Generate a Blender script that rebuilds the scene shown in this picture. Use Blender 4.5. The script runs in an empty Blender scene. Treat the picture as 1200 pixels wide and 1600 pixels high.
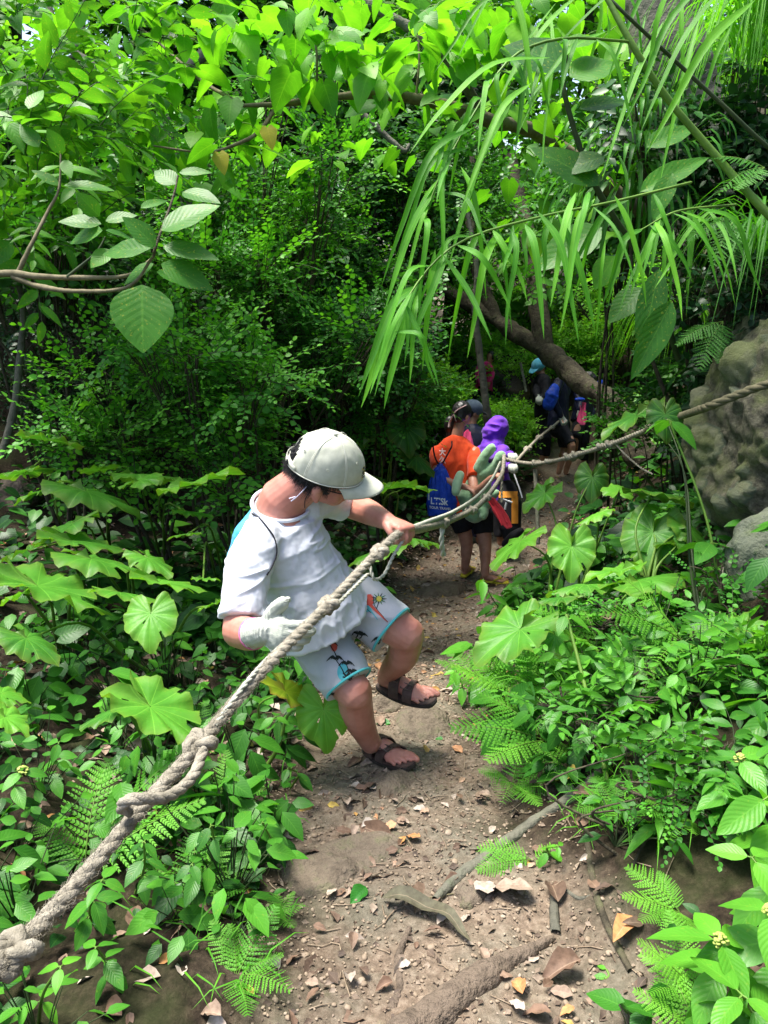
import bpy, bmesh, math, random, sys
import numpy as np
from mathutils import Vector, Matrix
from mathutils.bvhtree import BVHTree
random.seed(11)
rng = np.random.default_rng(11)
sc = bpy.context.scene
COL = sc.collection
R = math.radians
# ------------------------------------------------------------ camera, sky, sun, exposure
PITCH = R(18)
CAM = np.array([0.0, 0.0, 1.6])
FW = np.array([0, math.cos(PITCH), -math.sin(PITCH)])
UP = np.array([0, math.sin(PITCH), math.cos(PITCH)])
RT = np.array([1.0, 0, 0])
cd = bpy.data.cameras.new('camera')
cam = bpy.data.objects.new('camera', cd)
COL.objects.link(cam)
cam.location = CAM
cam.rotation_euler = (R(90) - PITCH, 0, 0)
cd.sensor_fit = 'VERTICAL'
cd.sensor_height = 24
cd.lens = 18
cd.clip_start = 0.05
cd.clip_end = 500
sc.camera = cam
SUN_EL, SUN_AZ = 73, -75          # degrees; azimuth from +Y towards -X (front left)
w = bpy.data.worlds.new('World')
sc.world = w
w.use_nodes = True
nt = w.node_tree
bg = nt.nodes['Background']
sky = nt.nodes.new('ShaderNodeTexSky')
sky.sky_type = 'NISHITA'
sky.sun_disc = False
sky.sun_elevation = R(SUN_EL)
sky.sun_rotation = R(SUN_AZ)
sky.dust_density = 3.0
sky.air_density = 1.0
sky.ozone_density = 0.6
nt.links.new(sky.outputs[0], bg.inputs[0])
bg.inputs[1].default_value = 0.10
sd = bpy.data.lights.new('sun', 'SUN')
sd.energy = 2.5
sd.angle = R(20)
sd.color = (1.0, 0.96, 0.88)
sun = bpy.data.objects.new('sun', sd)
COL.objects.link(sun)
_az = R(SUN_AZ)
_d = Vector((math.sin(_az) * math.cos(R(SUN_EL)), math.cos(_az) * math.cos(R(SUN_EL)), math.sin(R(SUN_EL))))
sun.rotation_euler = _d.to_track_quat('Z', 'Y').to_euler()
sun.location = (0, 0, 20)
sc.view_settings.view_transform = 'Standard'
sc.view_settings.look = 'None'
sc.view_settings.gamma = 1
sc.view_settings.exposure = 1.92
sc.render.engine = 'CYCLES'
sc.cycles.use_denoising = True
sc.cycles.max_bounces = 6
sc.cycles.diffuse_bounces = 2
sc.cycles.glossy_bounces = 2
sc.cycles.transmission_bounces = 4
sc.cycles.transparent_max_bounces = 4
sc.cycles.caustics_reflective = False
sc.cycles.caustics_refractive = False

def P(px, py, d):
    """point of the place seen at photo position px,py at axial distance d (metres)"""
    return CAM + d * (FW + (px - 600) / 1200 * RT - (py - 800) / 1200 * UP)

# ------------------------------------------------------------ noise
def _h(ix, iy, iz, seed):
    n = (ix.astype(np.int64) * 374761393 + iy.astype(np.int64) * 668265263 + iz.astype(np.int64) * 2147483647 + seed * 974634777) & 0xffffffff
    n = ((n ^ (n >> 13)) * 1274126177) & 0xffffffff
    n = ((n ^ (n >> 16)) * 2246822519) & 0xffffffff
    return ((n ^ (n >> 15)) & 0xffffff) / float(0xffffff)

def vn(p, seed=0):
    p = np.asarray(p, float)
    i = np.floor(p)
    f = p - i
    f = f * f * (3 - 2 * f)
    i = i.astype(np.int64)
    r = 0
    for a in (0, 1):
        for b in (0, 1):
            for c in (0, 1):
                wt = (f[..., 0] if a else 1 - f[..., 0]) * (f[..., 1] if b else 1 - f[..., 1]) * (f[..., 2] if c else 1 - f[..., 2])
                r = r + wt * _h(i[..., 0] + a, i[..., 1] + b, i[..., 2] + c, seed)
    return r * 2 - 1

def fbm(p, sc_=1.0, oc=4, seed=0, gain=0.5):
    p = np.asarray(p, float) / sc_
    r, a = 0, 1.0
    for k in range(oc):
        r = r + a * vn(p * 2.03 ** k + 17.3 * k, seed + k)
        a *= gain
    return r

def sst(a, b, x):
    t = np.clip((x - a) / (b - a), 0, 1)
    return t * t * (3 - 2 * t)

# ------------------------------------------------------------ ground height
TY = [-4, 0, 1.2, 2.25, 3.2, 4.0, 5.3, 6.6, 8.0, 8.8, 9.8, 12, 16, 40]
TX = [0.3, .2, .14, .05, .08, .18, .50, .82, 1.35, 1.85, 2.5, 2.6, 2.2, 2]
TW = [.3, .32, .32, .31, .33, .38, .50, .62, .5, .4, .30, .12, .05, .05]
TZ = [.35, .2, .1, -.04, -.30, -.58, -.92, -1.2, -1.22, -1.2, -1.15, -.9, -.3, .5]

def trail(y):
    f = lambda t: (np.interp(y - .25, TY, t) + np.interp(y, TY, t) + np.interp(y + .25, TY, t)) / 3
    return f(TX), f(TW), f(TZ)

def G(x, y, fine=True):
    x = np.asarray(x, float); y = np.asarray(y, float)
    xc, wd, zt = trail(y)
    s = x - xc
    L = np.maximum(0, -s - wd)
    Rr = np.maximum(0, s - wd)
    z = zt + .13 * L + .012 * np.minimum(L, 9) ** 2
    z = z + .60 * np.minimum(Rr, 9) + .75 * np.maximum(0, Rr - .9) * sst(4.2, 3.0, y) + .25 * np.clip(Rr - 1.2, 0, 6)
    hl = sst(0, 2.5, xc - .9 - x)
    z = z + hl * .42 * np.clip(y - 6.8, 0, 5.5) + .25 * np.clip(L - 4, 0, 6)
    z = z - .20 * np.maximum(0, L - 8) * 0
    p = np.stack([x, y, np.zeros_like(x)], -1)
    side = sst(0, .35, L + Rr)
    z = z + fbm(p, .9, 3, 5) * (.025 + .05 * side)
    if fine:
        z = z + fbm(p, .16, 4, 9) * (.014 + .012 * side) + np.abs(fbm(p, .05, 2, 3)) * .006
    return z

def gz(x, y):
    return float(G(np.array([x]), np.array([y]))[0])

def hit(px, py, lift=0.0):
    """ground point seen at photo position px,py"""
    dr = FW + (px - 600) / 1200 * RT - (py - 800) / 1200 * UP
    t = np.linspace(.6, 40, 6000)
    q = CAM + t[:, None] * dr
    g = G(q[:, 0], q[:, 1], False) + lift
    k = np.argmax(q[:, 2] < g)
    return q[k]

# ------------------------------------------------------------ node materials
def new_mat(name):
    m = bpy.data.materials.new(name)
    m.use_nodes = True
    return m, m.node_tree, m.node_tree.nodes['Principled BSDF']

def N(nt, typ, **kw):
    n = nt.nodes.new(typ)
    for k, v in kw.items():
        setattr(n, k, v)
    return n

def mth(nt, op, a, b=None, c=None, clamp=False):
    n = nt.nodes.new('ShaderNodeMath')
    n.operation = op
    n.use_clamp = clamp
    for i, v in enumerate((a, b, c)):
        if v is None:
            continue
        if isinstance(v, (int, float)):
            n.inputs[i].default_value = v
        else:
            nt.links.new(v, n.inputs[i])
    return n.outputs[0]

def ramp(nt, fac, stops):
    n = nt.nodes.new('ShaderNodeValToRGB')
    el = n.color_ramp.elements
    while len(el) < len(stops):
        el.new(.5)
    for e, (p, c) in zip(el, stops):
        e.position = p
        e.color = (*c, 1)
    nt.links.new(fac, n.inputs[0])
    return n.outputs[0]

def noise_tex(nt, vec, scale, detail=4, rough=.6):
    n = nt.nodes.new('ShaderNodeTexNoise')
    n.inputs['Scale'].default_value = scale
    n.inputs['Detail'].default_value = detail
    n.inputs['Roughness'].default_value = rough
    if vec is not None:
        nt.links.new(vec, n.inputs['Vector'])
    return n.outputs[0]

def mixc(nt, fac, a, b, mode='MIX'):
    n = nt.nodes.new('ShaderNodeMix')
    n.data_type = 'RGBA'
    n.blend_type = mode
    for i, v in ((0, fac), (6, a), (7, b)):
        if isinstance(v, (int, float)):
            n.inputs[i].default_value = v
        elif isinstance(v, tuple):
            n.inputs[i].default_value = (*v, 1)
        else:
            nt.links.new(v, n.inputs[i])
    return n.outputs[2]

def bump(nt, b, h, strength=.3, dist=.01):
    n = nt.nodes.new('ShaderNodeBump')
    n.inputs['Strength'].default_value = strength
    n.inputs['Distance'].default_value = dist
    nt.links.new(h, n.inputs['Height'])
    nt.links.new(n.outputs[0], b.inputs['Normal'])
    return n

def leaf_mat(name, dark, mid, light, trans=.35, rough=.42, veins=0, tcol=1.0, spots=0.0, edge=0.0):
    m, nt, b = new_mat(name)
    at = N(nt, 'ShaderNodeAttribute', attribute_name='ld')
    sp = N(nt, 'ShaderNodeSeparateXYZ')
    nt.links.new(at.outputs['Vector'], sp.inputs[0])
    u, v, t = sp.outputs
    c = ramp(nt, t, [(0, dark), (.5, mid), (1, light)])
    geo = N(nt, 'ShaderNodeNewGeometry')
    n1 = noise_tex(nt, geo.outputs['Position'], 9, 2)
    c = mixc(nt, 1.0, c, ramp(nt, n1, [(.3, (.72, .8, .7)), (.7, (1.2, 1.14, 1.2))]), 'MULTIPLY')
    if spots:
        n2 = noise_tex(nt, geo.outputs['Position'], 110, 3)
        c = mixc(nt, ramp(nt, n2, [(.60, (0, 0, 0)), (.72, (spots,) * 3)]), c, (.32, .36, .04))
    au = mth(nt, 'ABSOLUTE', u)
    if veins == 1:      # pinnate: midrib and side veins
        mid_ = mth(nt, 'SUBTRACT', 1, mth(nt, 'MULTIPLY', au, 16), clamp=True)
        q = mth(nt, 'ADD', mth(nt, 'MULTIPLY', v, 9), mth(nt, 'MULTIPLY', au, -2.6))
        f = mth(nt, 'ABSOLUTE', mth(nt, 'SUBTRACT', mth(nt, 'FRACT', q), .5))
        lat = mth(nt, 'SUBTRACT', 1, mth(nt, 'MULTIPLY', f, 9), clamp=True)
        lat = mth(nt, 'MULTIPLY', lat, mth(nt, 'SUBTRACT', 1.0, mth(nt, 'MULTIPLY', au, .7)))
        vein = mth(nt, 'MAXIMUM', mid_, mth(nt, 'MULTIPLY', lat, .55))
        h = mth(nt, 'MULTIPLY', f, 1.0)
    elif veins == 2:    # radial: u = angle/pi, v = radius
        q = mth(nt, 'MULTIPLY', u, 6.5)
        f = mth(nt, 'ABSOLUTE', mth(nt, 'SUBTRACT', mth(nt, 'FRACT', mth(nt, 'ADD', q, .5)), .5))
        wv = mth(nt, 'MULTIPLY', f, mth(nt, 'ADD', mth(nt, 'MULTIPLY', v, 30), 2))
        vein = mth(nt, 'SUBTRACT', 1, wv, clamp=True)
        h = mth(nt, 'MULTIPLY', f, v)
    elif veins == 3:    # parallel
        q = mth(nt, 'MULTIPLY', u, 5)
        f = mth(nt, 'ABSOLUTE', mth(nt, 'SUBTRACT', mth(nt, 'FRACT', q), .5))
        vein = mth(nt, 'SUBTRACT', 1, mth(nt, 'MULTIPLY', au, 7), clamp=True)
        h = f
    if veins:
        c = mixc(nt, mth(nt, 'MULTIPLY', vein, .42 if veins == 2 else .22), c, (light[0] * 1.8 + .03, light[1] * 1.5 + .03, light[2] * 1.8 + .02))
        bump(nt, b, mth(nt, 'ADD', h, mth(nt, 'MULTIPLY', noise_tex(nt, geo.outputs['Position'], 60, 3), .6)), {1: .16, 2: .45, 3: .25}[veins], .006)
    if edge:
        ee = mth(nt, 'MULTIPLY', mth(nt, 'POWER', mth(nt, 'MAXIMUM', au, v), 6), n1)
        c = mixc(nt, mth(nt, 'MULTIPLY', ee, edge, clamp=True), c, (.25, .14, .03))
    nt.links.new(c, b.inputs['Base Color'])
    b.inputs['Roughness'].default_value = rough
    b.inputs['Specular IOR Level'].default_value = .30
    tr = N(nt, 'ShaderNodeBsdfTranslucent')
    nt.links.new(mixc(nt, 1.0, c, (1.5 * tcol, 1.55 * tcol, .55), 'MULTIPLY'), tr.inputs[0])
    mx = N(nt, 'ShaderNodeMixShader')
    mx.inputs[0].default_value = trans
    nt.links.new(b.outputs[0], mx.inputs[1])
    nt.links.new(tr.outputs[0], mx.inputs[2])
    out = [n for n in nt.nodes if n.type == 'OUTPUT_MATERIAL'][0]
    nt.links.new(mx.outputs[0], out.inputs[0])
    return m

def stuff_mat(name, c1, c2, scale=20, rough=.8, bscale=60, bs=.4, bd=.004, c3=None, spec=.3):
    m, nt, b = new_mat(name)
    tc = N(nt, 'ShaderNodeTexCoord')
    n1 = noise_tex(nt, tc.outputs['Object'], scale, 5, .65)
    st = [(.3, c1), (.7, c2)] if c3 is None else [(.28, c1), (.52, c2), (.75, c3)]
    nt.links.new(ramp(nt, n1, st), b.inputs['Base Color'])
    b.inputs['Roughness'].default_value = rough
    b.inputs['Specular IOR Level'].default_value = spec
    if bs:
        bump(nt, b, noise_tex(nt, tc.outputs['Object'], bscale, 4), bs, bd)
    return m

LM = {
 'taro': leaf_mat('taro_leaf', (.03, .13, .02), (.065, .25, .025), (.14, .42, .035), .34, .45, 2, spots=.25, edge=.5),
 'taro_y': leaf_mat('yellowing_taro_leaf', (.12, .3, .015), (.2, .40, .02), (.34, .45, .03), .45, .45, 2, spots=.8, edge=1.5),
 'broad': leaf_mat('broad_leaf', (0.026, 0.114, 0.018), (0.062, 0.238, 0.022), (0.123, 0.387, 0.031), .32, .4, 1, spots=.25),
 'lime': leaf_mat('lime_leaf', (.04, .18, .012), (.10, .33, .018), (.19, .47, .03), .50, .45, 1, spots=.1),
 'large': leaf_mat('spotted_leaf', (.03, .13, .014), (.06, .22, .018), (.11, .33, .025), .42, .42, 1, spots=.8),
 'shrub': leaf_mat('shrub_leaf', (.015, .085, .014), (.05, .22, .02), (.16, .48, .035), .30, .45),
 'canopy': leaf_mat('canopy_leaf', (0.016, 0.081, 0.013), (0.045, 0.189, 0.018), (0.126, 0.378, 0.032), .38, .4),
 'far': leaf_mat('sunlit_tone_leaf', (.08, .26, .02), (.15, .42, .03), (.26, .56, .05), .42, .5),  # sunlight put into the leaf colour: brighter green for the lit back foliage
 'deep': leaf_mat('shade_tone_leaf', (.006, .035, .009), (.014, .065, .013), (.035, .13, .02), .2, .4),  # shade put into the leaf colour: near-black green for the dark pockets
 'fern': leaf_mat('fern_leaf', (.05, .20, .018), (.09, .31, .025), (.17, .44, .04), .36, .55),
 'blade': leaf_mat('blade_leaf', (.04, .18, .015), (.09, .33, .02), (.17, .48, .03), .45, .45, 3),
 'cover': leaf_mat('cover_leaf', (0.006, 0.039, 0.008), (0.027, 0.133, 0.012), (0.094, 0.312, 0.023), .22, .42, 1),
}
M = {
 'taro': leaf_mat('taro_leaf', (.012, .06, .012), (.03, .13, .015), (.08, .26, .022), .34, .38, 2, spots=.25, edge=.5),
 'taro_y': leaf_mat('yellowing_taro_leaf', (.06, .2, .012), (.12, .28, .015), (.24, .33, .02), .45, .4, 2, spots=.8, edge=1.5),
 'broad': leaf_mat('broad_leaf', (.012, .06, .012), (.035, .15, .015), (.08, .27, .025), .32, .34, 1, spots=.25),
 'lime': leaf_mat('lime_leaf', (.06, .24, .012), (.09, .32, .015), (.13, .38, .02), .62, .4, 1, spots=.1),
 'large': leaf_mat('spotted_leaf', (.02, .09, .012), (.035, .14, .014), (.07, .22, .02), .42, .4, 1, spots=.8),
 'shrub': leaf_mat('shrub_leaf', (.007, .045, .01), (.03, .14, .014), (.11, .34, .025), .28, .40),
 'canopy': leaf_mat('canopy_leaf', (.01, .055, .01), (.03, .13, .014), (.09, .27, .025), .36, .36),
 'far': leaf_mat('sunlit_tone_leaf', (.03, .12, .015), (.07, .24, .02), (.15, .36, .03), .40, .45),
 'deep': leaf_mat('shade_tone_leaf', (.004, .022, .007), (.008, .04, .010), (.02, .08, .014), .18, .36),
 'fern': leaf_mat('fern_leaf', (.03, .14, .014), (.06, .23, .02), (.12, .34, .03), .36, .5),
 'blade': leaf_mat('blade_leaf', (.02, .10, .012), (.05, .20, .016), (.10, .32, .025), .45, .42, 3),
 'cover': leaf_mat('cover_leaf', (.008, .045, .01), (.022, .11, .012), (.06, .22, .022), .25, .38, 1),
}
M = {
 'bark': stuff_mat('bark', (.016, .014, .009), (.065, .055, .035), 14, .9, 30, .9, .02, (.09, .10, .045)),
 'bark_grey': stuff_mat('grey_bark', (.045, .045, .034), (.13, .125, .095), 7, .9, 28, .8, .02, (.10, .12, .07)),
 'twig': stuff_mat('twig', (.09, .08, .04), (.22, .19, .11), 20, .8, 60, .4, .004),
 'stem': stuff_mat('green_stem', (.07, .16, .02), (.15, .27, .04), 14, .5, 60, .2, .003),
 'stem_dark': stuff_mat('dark_stem', (.018, .04, .012), (.05, .07, .025), 14, .6, 60, .2, .003),
 'root': stuff_mat('root', (.06, .045, .032), (.15, .115, .085), 22, .95, 50, 1.0, .02, (.10, .075, .055)),
 'rope': stuff_mat('rope_fibre', (.16, .145, .105), (.31, .28, .22), 25, .95, 300, 1.0, .004, (.44, .41, .33)),
 'rope_old': stuff_mat('mossy_rope_fibre', (.06, .055, .03), (.13, .12, .07), 40, .95, 300, .8, .002),
 'cord': stuff_mat('grey_cord', (.28, .30, .24), (.46, .46, .38), 60, .9, 400, .6, .001),
}
# ------------------------------------------------------------ mesh helpers
class Buf:
    """collects quads; leaf data (u, v, tint) per vertex"""
    def __init__(s):
        s.V, s.F, s.D, s.M, s.n = [], [], [], [], 0
    def raw(s, V, F, D=None, m=0):
        V = np.asarray(V, float); F = np.asarray(F, int)
        s.V.append(V); s.F.append(F + s.n)
        s.D.append(np.zeros((len(V), 3)) if D is None else np.asarray(D, float))
        s.M.append(np.full(len(F), m) if np.isscalar(m) else np.asarray(m))
        s.n += len(V)
    def add(s, tpl, Rm, T, tint=None):
        V, F, D, Mi = tpl
        k = len(T)
        if k == 0:
            return
        VV = (np.einsum('nij,vj->nvi', Rm, V) + T[:, None, :]).reshape(-1, 3)
        FF = (F[None] + (np.arange(k) * len(V))[:, None, None]).reshape(-1, 4)
        DD = np.repeat(D[None], k, 0).copy()
        if tint is not None:
            DD[:, :, 2] = np.clip(DD[:, :, 2] * .5 + np.asarray(tint)[:, None], 0, 1)
        s.raw(VV, FF, DD.reshape(-1, 3), np.tile(Mi, k))
    def tpl(s):
        return np.concatenate(s.V), np.concatenate(s.F), np.concatenate(s.D), np.concatenate(s.M)
    def mesh(s, name, mats, smooth=True):
        V, F, D, Mi = s.tpl()
        me = bpy.data.meshes.new(name)
        me.vertices.add(len(V)); me.vertices.foreach_set('co', V.astype(np.float32).ravel())
        me.loops.add(4 * len(F)); me.loops.foreach_set('vertex_index', F.astype(np.int32).ravel())
        me.polygons.add(len(F)); me.polygons.foreach_set('loop_start', np.arange(0, 4 * len(F), 4, dtype=np.int32))
        me.polygons.foreach_set('material_index', Mi.astype(np.int32))
        me.polygons.foreach_set('use_smooth', np.full(len(F), smooth))
        for m in mats:
            me.materials.append(m)
        a = me.attributes.new('ld', 'FLOAT_VECTOR', 'POINT')
        a.data.foreach_set('vector', D.astype(np.float32).ravel())
        me.update(calc_edges=True)
        return me
    def build(s, name, mats, parent=None, loc=(0, 0, 0), smooth=True):
        if not isinstance(mats, (list, tuple)):
            mats = [mats]
        return link(name, s.mesh(name, mats, smooth), parent, loc)

def link(name, me, parent=None, loc=(0, 0, 0)):
    o = bpy.data.objects.new(name, me)
    COL.objects.link(o)
    o.location = loc
    if parent is not None:
        o.parent = parent
    return o

def tag(o, label=None, cat=None, group=None, kind=None):
    if label: o['label'] = label
    if cat: o['category'] = cat
    if group: o['group'] = group
    if kind: o['kind'] = kind
    return o

def thing(name, label, cat, loc=(0, 0, 0), rz=0, group=None):
    o = bpy.data.objects.new(name, None)
    COL.objects.link(o)
    o.location = loc
    o.rotation_euler = (0, 0, rz)
    o.empty_display_size = .1
    return tag(o, label, cat, group)

def dup(o, loc, rz=0, s=1, label=None, tilt=(0, 0)):
    c = o.copy(); COL.objects.link(c)
    c.location = loc; c.rotation_euler = (tilt[0], tilt[1], rz); c.scale = (s, s, s)
    if label: c['label'] = label
    for ch in list(o.children):
        k = ch.copy(); COL.objects.link(k); k.parent = c
    return c

def nrm(v):
    v = np.asarray(v, float)
    return v / np.maximum(1e-9, np.linalg.norm(v, axis=-1, keepdims=True))

def frames(d, up):
    """matrices with columns side, direction, normal"""
    y = nrm(d); x = nrm(np.cross(y, up)); z = np.cross(x, y)
    return np.stack([x, y, z], -1)

def resample(pts, n):
    pts = np.asarray(pts, float)
    # catmull-rom through the points
    q = np.vstack([2 * pts[0] - pts[1], pts, 2 * pts[-1] - pts[-2]])
    out = []
    k = len(pts) - 1
    ts = np.linspace(0, k, n)
    for t in ts:
        i = min(int(t), k - 1); f = t - i
        p0, p1, p2, p3 = q[i], q[i + 1], q[i + 2], q[i + 3]
        out.append(.5 * ((2 * p1) + (p2 - p0) * f + (2 * p0 - 5 * p1 + 4 * p2 - p3) * f * f + (3 * p1 - p0 - 3 * p2 + p3) * f ** 3))
    return np.array(out)

def pframes(path):
    t = nrm(np.gradient(path, axis=0))
    a = np.array([0, 0, 1.0]) if abs(t[0][2]) < .9 else np.array([1.0, 0, 0])
    n = nrm(np.cross(t[0], a)); ns = [n]
    for i in range(1, len(path)):
        n = n - t[i] * np.dot(n, t[i]); n = nrm(n); ns.append(n)
    ns = np.array(ns)
    return t, ns, np.cross(t, ns)

def tube(buf, path, rad, n=6, m=0, tint=.5, rough=0, seed=0):
    path = np.asarray(path, float)
    rad = np.full(len(path), rad) if np.isscalar(rad) else np.interp(np.linspace(0, 1, len(path)), np.linspace(0, 1, len(rad)), rad)
    t, a, b = pframes(path)
    th = np.linspace(0, 2 * np.pi, n, endpoint=False)
    ring = np.cos(th)[None, :, None] * a[:, None] + np.sin(th)[None, :, None] * b[:, None]
    rr = rad[:, None, None] * np.ones((len(path), n, 1))
    if rough:
        pp = path[:, None] + ring * rr
        rr = rr * (1 + rough * fbm(pp, max(.02, float(rad.max()) * 1.2), 3, seed)[..., None])
    V = (path[:, None] + ring * rr).reshape(-1, 3)
    k = len(path)
    i, j = np.meshgrid(np.arange(k - 1), np.arange(n), indexing='ij')
    F = np.stack([i * n + j, i * n + (j + 1) % n, (i + 1) * n + (j + 1) % n, (i + 1) * n + j], -1).reshape(-1, 4)
    D = np.zeros((len(V), 3)); D[:, 2] = tint
    c0, c1 = len(V), len(V) + 1
    V = np.vstack([V, path[0], path[-1]]); D = np.vstack([D, D[:2]])
    F2 = [[c0, (q + 1) % n, q, c0] for q in range(0)]
    buf.raw(V[:-2], F, D[:-2], m)

def rope(buf, path, r, pitch=None, m=0, strands=3, n=7):
    path = np.asarray(path, float)
    L = np.concatenate([[0], np.cumsum(np.linalg.norm(np.diff(path, axis=0), axis=1))])
    pitch = pitch or r * 7
    k = max(8, int(L[-1] / pitch * 9))
    s = np.linspace(0, L[-1], k)
    pp = np.stack([np.interp(s, L, path[:, c]) for c in range(3)], -1)
    t, a, b = pframes(pp)
    for q in range(strands):
        ph = s / pitch * 2 * np.pi + q * 2 * np.pi / strands
        o = pp + r * .38 * (np.cos(ph)[:, None] * a + np.sin(ph)[:, None] * b)
        tube(buf, o, r * .62, n, m, rough=.10 if r > .01 else 0, seed=q)

def ribbon(buf, path, width, nh, m=0, tint=.5, fold=.25):
    """leaf blade along a path, three vertices across"""
    path = np.asarray(path, float)
    k = len(path)
    t = nrm(np.gradient(path, axis=0))
    side = nrm(np.cross(t, np.asarray(nh, float)))
    nn = np.cross(side, t)
    v = np.linspace(0, 1, k)
    wd = width * np.clip(np.minimum((v * 5) ** .6, 1) * (1 - v ** 2.2), .02, 1)
    rows = []
    for u in (-1, 0, 1):
        rows.append(path + side * (u * wd * .5)[:, None] + nn * (abs(u) * fold * wd * .5)[:, None])
    V = np.stack(rows, 1).reshape(-1, 3)
    F = []
    for i in range(k - 1):
        for j in (0, 1):
            F.append([i * 3 + j, i * 3 + j + 1, (i + 1) * 3 + j + 1, (i + 1) * 3 + j])
    D = np.stack([np.tile([-1, 0, 1], k), np.repeat(v, 3), np.full(3 * k, tint)], -1)
    buf.raw(V, F, D, m)

# ---- leaf templates: base at the origin, along +Y, length 1, facing +Z
def leaf_tpl(width=.5, nu=2, nv=4, prof='ovate', fold=.15, droop=.15, wave=0, stalk=0, m=0, seed=0):
    v = np.linspace(0, 1, nv + 1)
    if prof == 'ovate':
        h = np.sin(np.pi * v ** .85) ** .8 * (1 - .25 * v)
    elif prof == 'round':
        h = np.sqrt(np.clip(1 - (2 * v - 1) ** 2, 0, 1))
    elif prof == 'obov':
        h = np.sin(np.pi * v ** 1.3) ** .75
    elif prof == 'lance':
        h = np.sin(np.pi * v ** .7) ** .9 * (1 - .35 * v)
    elif prof == 'heart':
        h = np.clip(np.sqrt(np.clip(1 - (v * 1.25 - .25) ** 2, 0, 1)) * (1 - v) ** .25, 0, 1) * (1 - .15 * v); h[0] = .72
    h = np.clip(h / h.max(), .03, 1)
    u = np.linspace(-1, 1, 2 * nu + 1) if nu > 1 else np.array([-1, 0, 1.0])
    Vv, Uu = np.meshgrid(v, u, indexing='ij')
    X = Uu * (h[:, None]) * width * .5
    Y = Vv.copy()
    if prof == 'heart':
        Y = Y - .17 * (1 - (2 * np.abs(Uu) - 1) ** 2) * (1 - Vv) ** 3 + .04 * np.abs(Uu) * (1 - Vv) ** 3
    Z = np.abs(Uu) * h[:, None] * width * .5 * fold - droop * Vv ** 2
    if wave:
        Z = Z + wave * np.sin(Vv * 17 + np.sign(Uu) * 1.3 + seed) * np.abs(Uu) ** 2 * h[:, None]
    V = np.stack([X, Y + stalk, Z], -1).reshape(-1, 3)
    k = len(u)
    F = np.array([[i * k + j, i * k + j + 1, (i + 1) * k + j + 1, (i + 1) * k + j] for i in range(nv) for j in range(k - 1)])
    D = np.stack([Uu.ravel(), Vv.ravel(), np.zeros(V.shape[0])], -1)
    return V, F, D, np.full(len(F), m)

def taro_tpl(seed=0, nth=56, nr=7, cup=.12, ripple=.03, wide=.85):
    """arrow-heart leaf, stalk joins at the origin, tip towards +Y, total length about 1"""
    th = np.linspace(-np.pi, np.pi, nth + 1)          # 0 = tip
    a = np.abs(th)
    r = .62 * (1 - .10 * a) + .10 * np.exp(-(a / .22) ** 2)      # to the tip
    r = r - .05 * np.exp(-((a - .5) / .3) ** 2)
    r = r * (1 - .78 * sst(2.66, 3.12, a)) + .05 * np.exp(-((a - 2.45) / .3) ** 2)
    r = r * (1 + .018 * np.sin(a * 13 * 1.0 + seed) + .012 * np.sin(th * 23 + seed * 2))
    rr = np.linspace(.02, 1, nr + 1)
    RR, TH = np.meshgrid(rr, th, indexing='ij')
    Rad = RR * r[None]
    X = np.sin(TH) * Rad * wide; Y = np.cos(TH) * Rad
    rib = np.abs(((TH / np.pi * 6.5 + .5) % 1) - .5)         # 0 on ribs
    Z = cup * RR ** 1.3 * .5 * (1 - .5 * np.cos(TH)) - .30 * np.clip(Y, 0, 1) ** 2 + .035 * rib * RR
    Z = Z + ripple * np.sin(TH * 9 + seed) * RR ** 3 + ripple * .6 * np.sin(TH * 17 + seed * 3) * RR ** 4 - .15 * RR ** 3 * np.abs(np.sin(TH)) * (.5 + .5 * math.sin(seed * 5))
    V = np.stack([X, Y, Z], -1).reshape(-1, 3)
    k = nth + 1
    F = np.array([[i * k + j, i * k + j + 1, (i + 1) * k + j + 1, (i + 1) * k + j] for i in range(nr) for j in range(nth)])
    D = np.stack([(TH / np.pi).ravel(), RR.ravel(), np.zeros(V.shape[0])], -1)
    return V, F, D, np.zeros(len(F), int)

def rand_rot(n, up_bias=1.0, dirs=None, r=rng):
    """frames for n leaves roughly facing the sky"""
    az = r.uniform(0, 2 * np.pi, n)
    el = r.normal(-.05, .35, n)
    d = np.stack([np.cos(az) * np.cos(el), np.sin(az) * np.cos(el), np.sin(el)], -1) if dirs is None else dirs
    up = np.stack([r.normal(0, .35, n), r.normal(0, .35, n), np.full(n, up_bias)], -1)
    return frames(d, up)

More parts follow.
